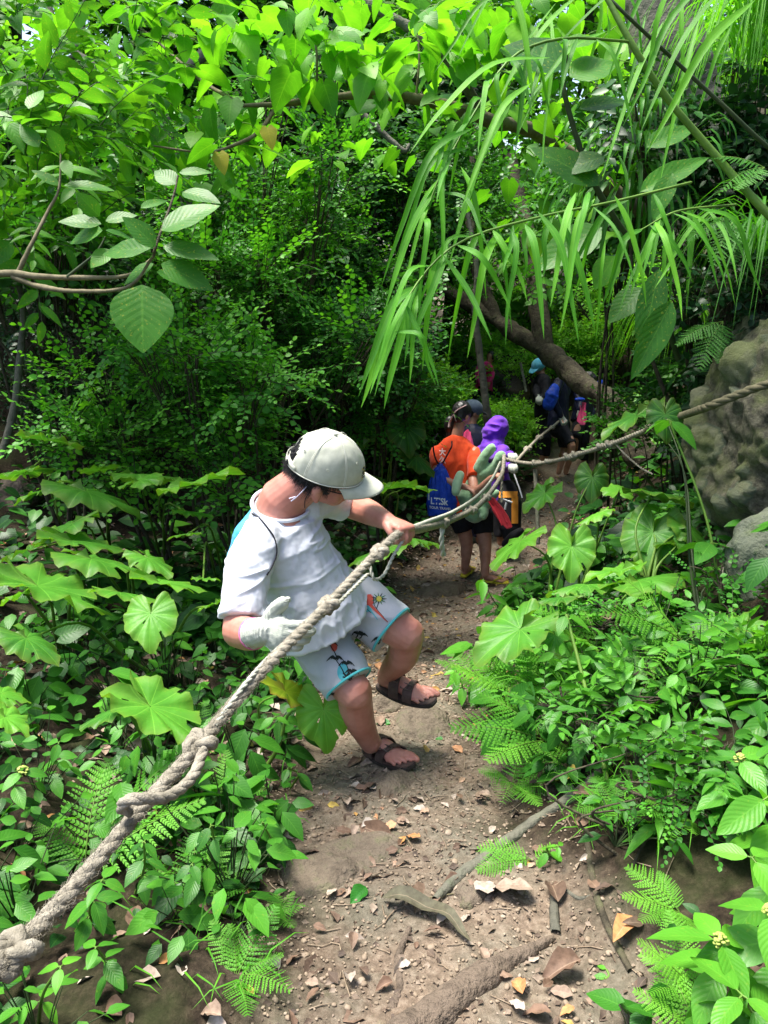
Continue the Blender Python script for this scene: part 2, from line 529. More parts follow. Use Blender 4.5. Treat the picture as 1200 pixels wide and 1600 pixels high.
def fern_tpl(np_=15, L=1.0, wmax=.36, droop=.35, lob=7, curl=.0, m=0, fine=True):
    """fern frond along +Y with paired lobed pinnae"""
    B = Buf()
    def rach(t):
        return np.array([0, L * t * (1 - .06 * t), .22 * t - droop * t * t])
    ts = np.linspace(0, 1, 12)
    tube(B, np.array([rach(t) for t in ts]), [.008, .002], 4, 1, .6)
    for i in range(np_):
        t = .12 + .86 * (i / (np_ - 1)) ** .95
        w_ = wmax * math.sin(math.pi * min(1, (1 - t) * .62 + .06)) ** 1.0 * (1.0 if t > .2 else .7 + t)
        c = rach(t)
        for sgn in (-1, 1):
            d = nrm(np.array([sgn * .93, .34 + .25 * t + random.uniform(-.10, .10), -.12 - random.random() * .25]))
            sp = (L * .86 / np_) * .95
            k = lob if fine else 3
            ax = nrm(np.cross(d, [0, 0, 1]))  # across the pinna
            n_ = np.cross(ax, d)
            V, F, D = [], [], []
            for j in range(k):
                s0 = (j + .05) / k; s1 = (j + .85) / k
                ww = sp * .40 * (1 - (j / k) ** 1.5 * .8) * random.uniform(.8, 1.1) + .0015
                for sg2 in (-1, 1):
                    b0 = c + d * w_ * s0 ; b1 = c + d * w_ * s1
                    e1 = c + d * w_ * (s1 + .35 / k) + ax * sg2 * ww - n_ * ww * .15
                    e0 = c + d * w_ * (s0 + .45 / k) + ax * sg2 * ww * .92 - n_ * ww * .15
                    q = len(V)
                    V += [b0, b1, e1, e0]
                    F.append([q, q + 1, q + 2, q + 3])
                    D += [[.1, t, 0]] * 4
            B.raw(V, F, D, m)
    return B.tpl()

def spray_tpl(nl=11, leaf=None, L=.35, lsize=.045, droop=.1, seed=0, up=.25, alt=True):
    """leafy twig along +Y"""
    r = np.random.default_rng(seed)
    B = Buf()
    ts = np.linspace(0, 1, 5)
    path = np.stack([.03 * np.sin(ts * 5 + seed) * L, ts * L, up * L * ts - droop * ts * ts * L], -1)
    tube(B, path, [.0035, .0012], 3, 1, .3)
    Rm, T, tn = [], [], []
    for i in range(nl):
        t = .1 + .9 * i / (nl - 1)
        p = np.array([np.interp(t, ts, path[:, c]) for c in range(3)])
        for sg in ((-1, 1) if not alt else ((-1) ** i,)):
            a = sg * (1.15 - .75 * t ** 3) + r.normal(0, .15)
            d = np.array([math.sin(a), math.cos(a), r.normal(.02, .2)])
            Rm.append(frames(d, np.array([r.normal(0, .25), r.normal(0, .25), 1]))* lsize * (1.1 - .45 * t) * r.uniform(.8, 1.15)); T.append(p); tn.append(.12 + .5 * t ** 3)
    B2 = Buf()
    B.add(leaf, np.array(Rm), np.array(T), np.array(tn) )
    V, F, D, Mi = B.tpl()
    return V, F, D, Mi
# ============================================================ THE SETTING
def axis(segs):
    out = [segs[0][0]]
    for a, b, st in segs:
        k = max(1, int(round((b - a) / st)))
        out += list(np.linspace(a, b, k + 1)[1:])
    return np.array(out)

gx = axis([(-40, -12, 2), (-12, -4, .4), (-4, -1.5, .1), (-1.5, -.7, .04), (-.7, 1.3, .013), (1.3, 2.2, .05), (2.2, 5, .12), (5, 12, .5), (12, 40, 2)])
gy = axis([(-6, 0, .5), (0, .9, .08), (.9, 3.6, .015), (3.6, 5, .03), (5, 9, .05), (9, 14, .12), (14, 24, .5), (24, 60, 3)])
XX, YY = np.meshgrid(gx, gy, indexing='ij')
ZZ = G(XX, YY)
nx, ny = XX.shape
ii, jj = np.meshgrid(np.arange(nx - 1), np.arange(ny - 1), indexing='ij')
Fg = np.stack([ii * ny + jj, (ii + 1) * ny + jj, (ii + 1) * ny + jj + 1, ii * ny + jj + 1], -1).reshape(-1, 4)
xc_, wd_, _ = trail(YY)
off = np.abs(XX - xc_) - wd_ + .12 * fbm(np.stack([XX, YY, 0 * XX], -1), .3, 3, 44)
tm = sst(.18, -.12, off)
Bg = Buf()
Bg.raw(np.stack([XX, YY, ZZ], -1).reshape(-1, 3), Fg, np.stack([tm, tm * 0, tm * 0], -1).reshape(-1, 3))
m, nt, b = new_mat('forest_soil')
at = N(nt, 'ShaderNodeAttribute', attribute_name='ld')
sp = N(nt, 'ShaderNodeSeparateXYZ'); nt.links.new(at.outputs['Vector'], sp.inputs[0])
geo = N(nt, 'ShaderNodeNewGeometry')
pos = geo.outputs['Position']
nA = noise_tex(nt, pos, 3.2, 5, .65); nB = noise_tex(nt, pos, 45, 6, .7); nC = noise_tex(nt, pos, 1.3, 3)
dirt = ramp(nt, nB, [(.3, (.10, .076, .055)), (.5, (.20, .15, .108)), (.72, (.33, .265, .20))])
dirt = mixc(nt, ramp(nt, nA, [(.42, (0, 0, 0)), (.62, (.8,) * 3)]), dirt, ramp(nt, nB, [(.3, (.09, .085, .06)), (.7, (.21, .195, .15))]))
dirt = mixc(nt, ramp(nt, nC, [(.55, (0, 0, 0)), (.75, (.35,) * 3)]), dirt, (.22, .125, .08))
nM = noise_tex(nt, pos, 5.5, 6, .75)
dirt = mixc(nt, ramp(nt, nM, [(.60, (0, 0, 0)), (.74, (.5,) * 3)]), dirt, (.11, .14, .05))
hum = ramp(nt, nB, [(.3, (.010, .007, .005)), (.5, (.028, .020, .013)), (.75, (.075, .057, .037))])
hum = mixc(nt, ramp(nt, nA, [(.45, (0, 0, 0)), (.65, (.6,) * 3)]), hum, (.035, .05, .015))
nt.links.new(mixc(nt, sp.outputs[0], hum, dirt), b.inputs['Base Color'])
b.inputs['Roughness'].default_value = .95
b.inputs['Specular IOR Level'].default_value = .15
bump(nt, b, noise_tex(nt, pos, 90, 6, .7), .8, .012)
ground = Bg.build('ground', m)
tag(ground, kind='structure')

# ---- conglomerate rock
def rock_mesh(name, centre, size, sub, amp, seed, mats, pebb=0, flat=None, squash=None):
    bm = bmesh.new()
    bmesh.ops.create_icosphere(bm, subdivisions=sub, radius=1)
    co = np.array([v.co[:] for v in bm.verts])
    nrmv = co.copy()
    p = co * np.array(size)
    d = fbm(p, .55 * max(size), 4, seed) * amp
    if pebb:
        q = p / pebb
        base = np.floor(q); best = np.full(len(q), 9.0); idr = np.zeros(len(q))
        for a in (-1, 0, 1):
            for b_ in (-1, 0, 1):
                for c in (-1, 0, 1):
                    cell = base + np.array([a, b_, c])
                    ci = cell.astype(np.int64)
                    jx = np.stack([_h(ci[:, 0], ci[:, 1], ci[:, 2], 71 + z) for z in range(3)], -1)
                    rad = .18 + .55 * _h(ci[:, 0], ci[:, 1], ci[:, 2], 99) ** 2
                    e = (np.linalg.norm((q - cell - jx) * [1, 1, 1.25], axis=1)) / rad
                    mk = e < best
                    best = np.where(mk, e, best); idr = np.where(mk, rad * _h(ci[:, 0], ci[:, 1], ci[:, 2], 5), idr)
        dome = np.sqrt(np.clip(1 - best ** 2, 0, 1))
        d = d + dome * pebb * .34 + fbm(p, .05, 3, seed + 3) * .008
        peb = np.where(best < 1, .3 + idr, 0)
    else:
        d = d + fbm(p, .06, 3, seed + 3) * .03 * max(size) * .3
        peb = np.zeros(len(p))
    if pebb:
        d = d + .022 * np.clip(1 - 2.2 * np.abs(fbm(p, .09, 2, seed + 8)), -.5, 1) + .012 * fbm(p, .028, 3, seed + 5)
    p = p + nrmv * d[:, None]
    if squash is not None:
        p = squash(p)
    for v, c in zip(bm.verts, p):
        v.co = c
    for f in bm.faces:
        f.smooth = True
    me = bpy.data.meshes.new(name)
    bm.to_mesh(me); bm.free()
    a = me.attributes.new('ld', 'FLOAT_VECTOR', 'POINT')
    a.data.foreach_set('vector', np.stack([peb, d, d], -1).astype(np.float32).ravel())
    for mm in mats:
        me.materials.append(mm)
    return me

m, nt, b = new_mat('conglomerate')
at = N(nt, 'ShaderNodeAttribute', attribute_name='ld')
sp = N(nt, 'ShaderNodeSeparateXYZ'); nt.links.new(at.outputs['Vector'], sp.inputs[0])
geo = N(nt, 'ShaderNodeNewGeometry'); pos = geo.outputs['Position']
nB = noise_tex(nt, pos, 40, 6, .7); nA = noise_tex(nt, pos, 6, 4, .6)
c1 = ramp(nt, nB, [(.3, (.03, .028, .018)), (.52, (.12, .115, .075)), (.75, (.27, .255, .175))])
c2 = ramp(nt, sp.outputs[0], [(.3, (.10, .13, .085)), (.5, (.20, .22, .13)), (.8, (.30, .30, .19))])
c2 = mixc(nt, .5, c2, ramp(nt, nB, [(.3, (.6, .6, .6)), (.7, (1.2, 1.2, 1.2))]), 'MULTIPLY')
c = mixc(nt, ramp(nt, sp.outputs[0], [(.02, (0, 0, 0)), (.25, (1, 1, 1))]), c1, c2)
c = mixc(nt, ramp(nt, nA, [(.46, (0, 0, 0)), (.62, (.8,) * 3)]), c, (.15, .18, .055))
nt.links.new(c, b.inputs['Base Color'])
b.inputs['Roughness'].default_value = .9
bump(nt, b, noise_tex(nt, pos, 70, 6, .8), 1.0, .03)
MC = m
rc = P(1330, 740, 3.45)
def sq(p):
    q = p.copy()
    lo = np.clip(-(p[:, 2] + .05) / .5, 0, 1)
    q[:, 0] = q[:, 0] + lo * .25      # undercut
    return q
rk = link('boulder', rock_mesh('boulder', None, (.80, .75, .88), 7, .10, 4, [MC], .125, squash=sq), None, rc + np.array([.04, -.20, .05]))
tag(rk, 'big pebbly conglomerate boulder with an undercut foot, old rope lying across it', 'boulder')
nose = link('boulder', rock_mesh('cobble', None, (.16, .16, .20), 5, .025, 9, [stuff_mat('cobble', (.06, .075, .05), (.14, .155, .11), 9, .9, 60, .9, .012, (.14, .17, .08))]), None, P(1205, 885, 2.85))
tag(nose, 'smooth grey green cobble bulging from the foot of the pebbly boulder', 'cobble')

# dark earth bank above the boulder, from the bank up to the tree foot
m_earth = stuff_mat('bank_earth', (.012, .010, .006), (.045, .036, .022), 14, .95, 50, .9, .02, (.03, .045, .014))
eb = link('earth_bank', rock_mesh('earth_bank', None, (1.4, 1.7, 1.15), 6, .28, 21, [m_earth]), None, P(1400, 400, 4.9))
tag(eb, kind='structure')

# ---- stones in and beside the trail
stone_m = stuff_mat('trail_stone', (.075, .058, .042), (.15, .12, .088), 20, .95, 45, 1.0, .02, (.12, .12, .065))
stones = [
 (600, 1105, .09, .07, .05, 'grey stone between the two sandals of the walking boy'),
 (690, 925, .30, .16, .09, 'flat mossy stone step in front of the yellow sandals'),
 (655, 1135, .16, .12, .06, 'rounded earth covered stone hump just behind the planted sandal'),
 (550, 1345, .22, .10, .030, 'worn earth covered rock slab bulging from the trail below the walking boy'),
 (735, 1400, .045, .05, .03, 'small tan stone beside the thin end of the root across the trail'),
 (500, 1370, .12, .1, .035, 'low grey rock at the left edge of the trail, left of the worn slab'),
 (610, 1230, .12, .08, .03, 'dark flat stone right below the planted sandal'),
 (30, 775, .22, .2, .2, 'grey rock behind the big leaves at the left edge'),
]
for k, (px, py, a, bb, c, lab) in enumerate(stones):
    q = hit(px, py)
    o = link('stone', rock_mesh('stone', None, (a, bb, c * 1.3), 4, .18 * c * 2, 30 + k, [stone_m]), None, (q[0], q[1], gz(q[0], q[1]) - c * .55))
    o.rotation_euler = (0, 0, k * .7 if k != 3 else .5)
    tag(o, lab, 'stone')

# ---- pebbles, crumbs, small leaf bits: uncountable stuff
def small_quads(name, n, size, cols, xlim, ylim, on_trail, label, cat, flat=.4, curl=.3, shape=None, seed=1):
    r = np.random.default_rng(seed)
    y = r.uniform(*ylim, n * 3) ; y = ylim[0] + (y - ylim[0]) ** 1.0
    xc, wd, _ = trail(y)
    x = xc + r.uniform(-1, 1, n * 3) * (wd + on_trail)
    keep = (x > xlim[0]) & (x < xlim[1])
    x, y = x[keep][:n], y[keep][:n]
    z = G(x, y)
    tpl = shape
    k = len(x)
    az = r.uniform(0, 6.283, k)
    d = np.stack([np.cos(az), np.sin(az), r.normal(0, .2, k)], -1)
    up = np.stack([r.normal(0, flat, k), r.normal(0, flat, k), np.ones(k)], -1)
    s = size * r.lognormal(0, .4, k)
    B = Buf(); B.add(tpl, frames(d, up) * s[:, None, None], np.stack([x, y, z + .003], -1), r.uniform(0, 1, k))
    o = B.build(name, cols)
    return tag(o, label, cat, kind='stuff')

def litter_mat(name, stops, trans=.1):
    m, nt, b = new_mat(name)
    at = N(nt, 'ShaderNodeAttribute', attribute_name='ld')
    sp = N(nt, 'ShaderNodeSeparateXYZ'); nt.links.new(at.outputs['Vector'], sp.inputs[0])
    geo = N(nt, 'ShaderNodeNewGeometry')
    n1 = noise_tex(nt, geo.outputs['Position'], 60, 4)
    c = ramp(nt, sp.outputs[2], stops)
    c = mixc(nt, 1, c, ramp(nt, n1, [(.3, (.6, .55, .5)), (.7, (1.25, 1.25, 1.25))]), 'MULTIPLY')
    au = mth(nt, 'ABSOLUTE', sp.outputs[0])
    mid_ = mth(nt, 'SUBTRACT', 1, mth(nt, 'MULTIPLY', au, 14), clamp=True)
    c = mixc(nt, mth(nt, 'MULTIPLY', mid_, .4), c, (.4, .3, .2))
    nt.links.new(c, b.inputs['Base Color'])
    b.inputs['Roughness'].default_value = .75
    bump(nt, b, n1, .4, .004)
    return m
LIT = litter_mat('dead_leaf', [(0, (.07, .045, .03)), (.3, (.16, .095, .06)), (.55, (.27, .20, .15)), (.8, (.40, .35, .30)), (.9, (.42, .19, .07)), (1, (.40, .32, .06))])
LITB = litter_mat('dead_leaf_bits', [(0, (.05, .034, .024)), (.4, (.11, .075, .05)), (.8, (.19, .145, .105)), (1, (.26, .21, .16))])
dl = leaf_tpl(.5, 2, 5, 'ovate', .5, .25, .05)
bit = leaf_tpl(.7, 1, 2, 'round', .4, .1)
# pebble template: squashed low sphere of quads
bm = bmesh.new(); bmesh.ops.create_cube(bm, size=1); bmesh.ops.subdivide_edges(bm, edges=bm.edges[:], cuts=2, use_grid_fill=True)
pv = np.array([v.co[:] for v in bm.verts]); pv = pv / np.linalg.norm(pv, axis=1)[:, None] * .5 * [1, .8, .6]
pv = pv * (1 + .25 * fbm(pv, .4, 2, 3)[:, None])
pf = np.array([[v.index for v in f.verts] for f in bm.faces]); bm.free()
PEB = (pv, pf, np.zeros((len(pv), 3)), np.zeros(len(pf), int))
peb_m = litter_mat('pebble', [(0, (.07, .055, .04)), (.5, (.14, .11, .08)), (.85, (.19, .155, .12)), (1, (.26, .23, .19))])
small_quads('gravel', 5200, .0062, peb_m, (-3, 3), (.9, 4.2), .12, 'small pebbles and clods of earth scattered over the trail', 'gravel', .3, shape=PEB, seed=2)
small_quads('gravel', 2500, .014, peb_m, (-3, 5), (3.5, 9), .3, 'pebbles and clods on the far part of the trail', 'gravel', .3, shape=PEB, seed=3)
small_quads('leaf_crumbs', 4200, .012, LITB, (-3, 3), (.9, 4.5), .15, 'crumbled bits of dead leaf strewn on the trail', 'leaf litter', .5, shape=bit, seed=4)
small_quads('leaf_crumbs', 5000, .035, LIT, (-4, 6), (3, 10), 1.0, 'dead leaf litter lying along the farther trail', 'leaf litter', .5, shape=dl, seed=5)
small_quads('leaf_crumbs', 4500, .045, LIT, (-7, 3), (1, 8), 3.2, 'brown leaf litter under the plants on both sides', 'leaf litter', .6, shape=dl, seed=6)
# twigs
B = Buf(); r = np.random.default_rng(8)
for k in range(330):
    y = r.uniform(.95, 6.5) if k % 3 else r.uniform(1, 2.4); xc, wd, _ = trail(np.array(y)); x = float(xc + r.uniform(-1, 1) * (wd + .25))
    a = r.uniform(0, 3.14); L = r.uniform(.02, .09) * (1 + (y > 3))
    pts = [np.array([x + math.cos(a) * L * t, y + math.sin(a) * L * t, 0]) + [r.normal(0, .003), r.normal(0, .003), 0] for t in (-.5, 0, .5)]
    for p in pts: p[2] = gz(p[0], p[1]) + .004
    tube(B, pts, [.0018, .001], 4)
tag(B.build('twig_litter', stuff_mat('dry_twig', (.16, .11, .07), (.34, .27, .19), 30)), 'thin dry twigs and stalks scattered over the trail', 'twigs', kind='stuff')

# ---- single fallen leaves (photo position, length, tint, heading, label)
def fallen(px, py, L, tint, az, lab, width=.5, curl=.3, mat=LIT, seed=0, lift=.012, group=None, where=None):
    t = leaf_tpl(width, 2, 7, 'ovate', .35 + .4 * curl, .1 + curl * .5, .05 * (1 + curl), seed=seed)
    q = hit(px, py) if where is None else where
    V, F, D, Mi = t
    V = V.copy(); V[:, 1] -= .5; V *= L
    V[:, 2] += .12 * L * np.sin(V[:, 0] / L * 6 + seed)
    c, s = math.cos(az), math.sin(az)
    V = np.stack([V[:, 0] * c - V[:, 1] * s, V[:, 0] * s + V[:, 1] * c, V[:, 2]], -1)
    if where is None:
        g = G(q[0] + V[:, 0], q[1] + V[:, 1], False)
        V[:, 2] += g - gz(q[0], q[1]) * 0 - q[2]
    V[:, 2] -= min(0, V[:, 2].min()) * .6
    D = D.copy(); D[:, 2] = tint
    B = Buf(); B.raw(V, F, D)
    o = B.build('fallen_leaf', mat, None, (q[0], q[1], (q[2] + lift)))
    return tag(o, lab, 'fallen leaf', group)
FL = [
 (625, 1290, .05, .45, .4, 'curled tan leaf with a pale fold on the bare trail right below the worn hump'),
 (608, 1300, .045, .88, 1.9, 'reddish brown leaf scrap touching the folded tan leaf on the trail'),
 (645, 1315, .05, .9, .9, 'orange leaf, right one of the crossed pair in mid trail'),
 (626, 1322, .045, .92, 2.7, 'orange leaf, left one of the crossed pair in mid trail'),
 (540, 1262, .06, .66, .3, 'pale pinkish dead leaf on the left side of the trail below the dark stone'),
 (554, 1305, .045, .6, 2.9, 'narrow rolled tan leaf at the left side of the trail'),
 (573, 1292, .04, .8, 2.2, 'small orange brown leaf standing on edge on the left side of the trail'),
 (662, 1276, .035, .85, 1.0, 'small orange leaf at the right of mid trail'),
 (755, 1398, .085, .74, .1, 'crumpled silvery dead leaf at the foot of the right bank'),
 (792, 1402, .13, .58, 1.3, 'long curled pink brown leaf at the foot of the right bank'),
 (865, 1400, .09, .1, 0, 'withered grey leaf hanging on the bank beside the thin stick'),
 (875, 1525, .10, .2, 1.9, 'dark grey dead leaf near the bottom right of the trail'),
 (808, 1550, .055, .9, .2, 'bright orange dead leaf near the bottom right of the trail'),
 (875, 1560, .05, .5, 1.1, 'tan curled leaf below the dark grey dead leaf'),
 (806, 1582, .05, .78, .5, 'grey white leaf at the bottom edge of the trail'),
 (885, 1588, .035, .9, 2, 'small orange leaf at the bottom edge right of the grey white leaf'),
 (838, 1592, .06, .3, 1.5, 'brown leaf at the bottom edge between the grey white and orange leaves'),
 (546, 1537, .045, .76, .2, 'whitish folded leaf near the bottom of the trail left of the big root'),
 (600, 1548, .04, .3, 1.9, 'small brown curled leaf beside the thin root'),
 (487, 1545, .035, .55, 1.1, 'tan curled leaf at the bottom left edge of the trail'),
 (690, 1440, .05, .7, 2.6, 'grey pink folded leaf beside the long yellow edged leaf'),
 (545, 1185, .032, .9, 1.0, 'round orange leaf beside the hanging bright green leaf'),
 (575, 1238, .06, .12, 2.2, 'dark brown torn leaf just below the planted sandal'),
 (620, 1210, .045, .76, 2.0, 'pale grey leaf tucked under the toes of the planted sandal'),
 (600, 1212, .03, .6, .6, 'tan scrap under the planted sandal'),
 (722, 1130, .035, .2, .8, 'dark pink leaf right of the raised sandal on the trail'),
 (717, 1075, .03, .85, .4, 'orange leaf at the right edge of the trail behind the raised sandal'),
 (660, 1020, .04, .85, .6, 'pinkish leaf on the trail behind the raised knee'),
 (655, 905, .05, .8, .7, 'orange leaf left of the yellow sandals'),
 (670, 855, .06, .8, .2, 'orange tan leaf beyond the fist on the rope'),
 (1035, 1015, .10, .55, .5, 'large tan dead leaf draped on the right bank among green plants'),
 (850, 1155, .10, .62, .9, 'pale tan dead leaf lying among the right side ferns'),
 (880, 1225, .08, 1.0, .6, 'yellow green withered leaf under the ferns on the right bank'),
 (210, 1075, .08, .96, 1.4, 'yellow fallen leaf lying behind the big ribbed leaf at lower left'),
 (93, 1128, .05, 1.0, 1.4, 'yellow fallen leaf at lower left under the broad green leaf'),
 (385, 1555, .05, 1.0, .9, 'yellow mottled leaf beside the fern at the bottom left'),
 (170, 1590, .07, .25, 1.2, 'grey brown leaf at the bottom edge on the left'),
 (330, 1592, .05, .5, 1.2, 'curled dead leaf at the bottom edge left of the fern'),
 (455, 1165, .09, .55, 1.5, 'crumpled pale brown leaf below the yellowing leaf beside the trail'),
 (470, 1190, .07, .45, .5, 'brown crumpled leaf left of the round orange leaf'),
 (925, 1390, .05, .2, .2, 'dark red brown leaf on the right bank beside the thin stick'),
 (285, 1525, .05, .78, .3, 'white dead leaf scrap on the dark soil at lower left'),
]
for k, (px, py, L, ti, az, lab) in enumerate(FL):
    fallen(px, py, L, ti, az, lab, seed=k, curl=.2 + .6 * ((k * 37) % 10) / 10, width=.45 + .25 * ((k * 13) % 7) / 7)
r = np.random.default_rng(77)
for k in range(80):
    px, py = r.uniform(640, 850), r.uniform(640, 960)
    if k > 40: px, py = r.uniform(480, 860), r.uniform(1210, 1590)
    q = hit(px, py)
    if q[1] > 12: continue
    fallen(px, py, r.uniform(.03, .05) * (1 + .25 * (k <= 40)), r.uniform(0, .8), r.uniform(0, 6), 'small dead leaf lying on the dirt of the trail', seed=k, group='small dead leaves on the trail')
ge = leaf_mat('fresh_fallen_leaf', (.02, .12, .015), (.03, .17, .02), (.05, .25, .03), .2, .4, 1)
for px, py, L, az, lab in ((560, 1405, .065, 2.5, 'fresh green leaf lying on the bare trail'), (686, 1160, .03, 1.2, 'small green leaf on the trail right of the planted sandal'), (598, 1137, .06, 1.4, 'round green leaf lying behind the planted ankle')):
    fallen(px, py, L, .5, az, lab, .6, .2, ge)
# long half rotten leaf with a yellow edge
B = Buf()
pts = [hit(*q) + [0, 0, .02 + .02 * (i % 2)] for i, q in enumerate([(597, 1412), (630, 1418), (668, 1428), (700, 1448), (722, 1468), (735, 1492)])]
ribbon(B, resample(pts, 14), .045, [0.1, -.2, 1], 0, .35, .5)
tag(B.build('fallen_leaf', litter_mat('rotting_leaf', [(0, (.03, .03, .018)), (.4, (.085, .08, .045)), (1, (.36, .31, .04))])), 'long half rotten leaf with a yellow midrib lying across the trail', 'fallen leaf')

# ---- roots and sticks
def root_tube(name, pix, rad, mat, lab, cat, sink=.3, n=10, rough=.18, seed=0, ends=None):
    pts = []
    for i, q in enumerate(pix):
        p = hit(q[0], q[1]) if len(q) == 2 else P(*q)
        rr = np.interp(i / (len(pix) - 1), np.linspace(0, 1, len(rad)), rad)
        if len(q) == 2: p = p + [0, 0, rr * (1 - 2 * sink) * .5]
        pts.append(p)
    B = Buf(); tube(B, resample(pts, 8 * len(pix)), rad, n, rough=rough, seed=seed)
    return tag(B.build(name, mat), lab, cat)
root_tube('root', [(590, 1655), (665, 1600), (730, 1550), (785, 1510), (830, 1485), (865, 1465)], [.042, .040, .034, .020, .006], M['root'], 'thick brown root crossing the bottom of the trail', 'root', .45, 20, .2, 1)
root_tube('root', [(680, 1408), (715, 1375), (770, 1335), (830, 1290), (905, 1240), (945, 1200), (985, 1165)], [.010, .017, .017, .016, .015, .014, .012], M['bark_grey'], 'long grey root running from the trail up the right bank', 'root', .1, 10, .15, 2)
root_tube('root', [(575, 1650), (605, 1590), (625, 1550), (622, 1500), (640, 1450)], [.012, .013, .011, .006], M['root'], 'thin curved root standing out of the trail left of the thick root', 'root', .4, 9, .2, 3)
root_tube('stick', [(920, 1205), (917, 1290), (925, 1370), (945, 1440), (985, 1520)], [.006, .009, .009, .007], M['bark'], 'thin brown stick leaning down the right bank', 'stick', -.2, 8, .12, 4)
root_tube('stick', [(868, 1460), (866, 1400), (885, 1395), (905, 1405), (925, 1400)], [.012, .010, .006, .005], M['bark_grey'], 'short hooked grey root end poking from the bank beside the thin stick', 'root', .2, 8, .2, 5)
root_tube('stick', [(1030, 1100), (1060, 1098), (1100, 1085)], [.004, .003], M['bark_grey'], 'small dry twig lying among plants on the right bank', 'stick', 0, 6, .1, 6)
root_tube('root', [(0, 1325), (60, 1300), (130, 1270), (190, 1280)], [.014, .012, .008], M['bark'], 'dark root in the shade under the fern at lower left', 'root', .2, 8, .2, 7)
root_tube('stick', [(720, 1395), (640, 1408), (700, 1410)][:2] + [(600, 1415)], [.002, .0015], M['twig'], 'hair thin twig lying along the long rotten leaf', 'stick', 0, 5, 0, 8)

# ============================================================ VEGETATION
ov = leaf_tpl(.55, 1, 3, 'ovate', .22, .15)
ov2 = leaf_tpl(.42, 2, 5, 'ovate', .2, .25, .012)
rd = leaf_tpl(.72, 1, 3, 'round', .2, .12)
ht = leaf_tpl(.82, 2, 6, 'heart', .16, .22, .012)
ob = leaf_tpl(.48, 2, 6, 'obov', .22, .22, .01)

def crown(buf, blobs, n, tpls, scale, r, drape=.35, shell=.55, tint=(.1, .9), m=None, thin=0.0):
    """leafy sprays spread through ellipsoid clumps, pointing outward"""
    w = np.array([b[1][0] * b[1][2] for b in blobs]); w = w / w.sum()
    for (c, rad), wi in zip(blobs, w):
        k = int(n * wi)
        d = nrm(r.normal(0, 1, (k, 3)) + [0, 0, .25])
        rr = r.uniform(shell, 1.02, k) ** .7
        p = np.asarray(c) + d * rr[:, None] * np.asarray(rad)
        dirs = nrm(d * [1, 1, .55] + r.normal(0, .5, (k, 3)) + [0, 0, .15 - drape])
        upv = nrm(d * .35 + [0, 0, 1] + r.normal(0, .25, (k, 3)))
        ti = np.clip((r.uniform(0, 1, k) * .65 + .35 * (fbm(p, .7, 2, 8) * .5 + .5)) , 0, 1) * (tint[1] - tint[0]) + tint[0]
        fr = frames(dirs, upv) * (scale * r.uniform(.55, 1.45, k))[:, None, None]
        which = r.integers(0, len(tpls), k)
        for q, t in enumerate(tpls):
            mk = which == q
            buf.add(t, fr[mk], p[mk], ti[mk] - .12)

def branchy(buf, base, top, rad, blobs, r, wob=.1, limbs=None):
    base = np.asarray(base, float); top = np.asarray(top, float)
    ks = [base + (top - base) * t + np.array([r.normal(0, wob), r.normal(0, wob), 0]) * (0 < t) for t in (0, .3, .6, 1)]
    path = resample(ks, 20)
    tube(buf, path, [rad * 1.35, rad, rad * .8, rad * .45], 9, rough=.12, seed=int(r.integers(99)))
    for c, rd_ in blobs:
        c = np.asarray(c, float)
        st = path[int(r.uniform(.45, .9) * 19)]
        mid = st * .5 + c * .5 + np.array([r.normal(0, .12), r.normal(0, .12), .1])
        pp = resample([st, mid, c], 10)
        tube(buf, pp, [rad * .42, rad * .25, rad * .12], 6, rough=.1, seed=3)
        for q in range(4):
            e = c + nrm(r.normal(0, 1, 3)) * np.asarray(rd_) * .85
            tube(buf, resample([pp[6], pp[8] * .4 + e * .6 + r.normal(0, .05, 3), e], 7), [rad * .14, rad * .04], 4)

def tree(label, base, h, spread, n, tpls, scale, leafmat, seed, rad=.06, nb=9, zlo=.3, group=None, name='tree', tint=(.1, .9), drape=.35, cat='tree', bark='bark', flat=1.0, shell=.55):
    r = np.random.default_rng(seed)
    root = thing(name, label, cat, base, 0, group)
    blobs = []
    for k in range(nb):
        a = k * 2.4 + r.uniform(0, 1); q = math.sqrt((k + .5) / nb)
        z = h * (zlo + (1 - zlo) * r.uniform(0, 1))
        rr = spread * (.32 + .2 * r.uniform())
        blobs.append(((math.cos(a) * q * spread * .8, math.sin(a) * q * spread * .8 * flat, z), (rr, rr * flat, rr * .75)))
    B = Buf(); branchy(B, (0, 0, -.2), (r.normal(0, .2), r.normal(0, .2), h * .85), rad, blobs, r)
    B.build('trunk', M[bark], root)
    B = Buf(); crown(B, blobs, n, tpls, scale, r, tint=tint, drape=drape, shell=shell)
    B.build('crown', [LM[leafmat], M['stem_dark']], root)
    return root

SPR = [spray_tpl(13, rd, .34, .050, .15, s, .2) for s in (1, 2, 3)]            # small round leaves
SPB = [spray_tpl(9, ov, .45, .13, .25, s, .2) for s in (4, 5, 6)]             # medium leaves
SPL = [spray_tpl(7, ov2, .5, .20, .3, s, .25) for s in (7, 8)]               # large leaves
def low(t):
    return t

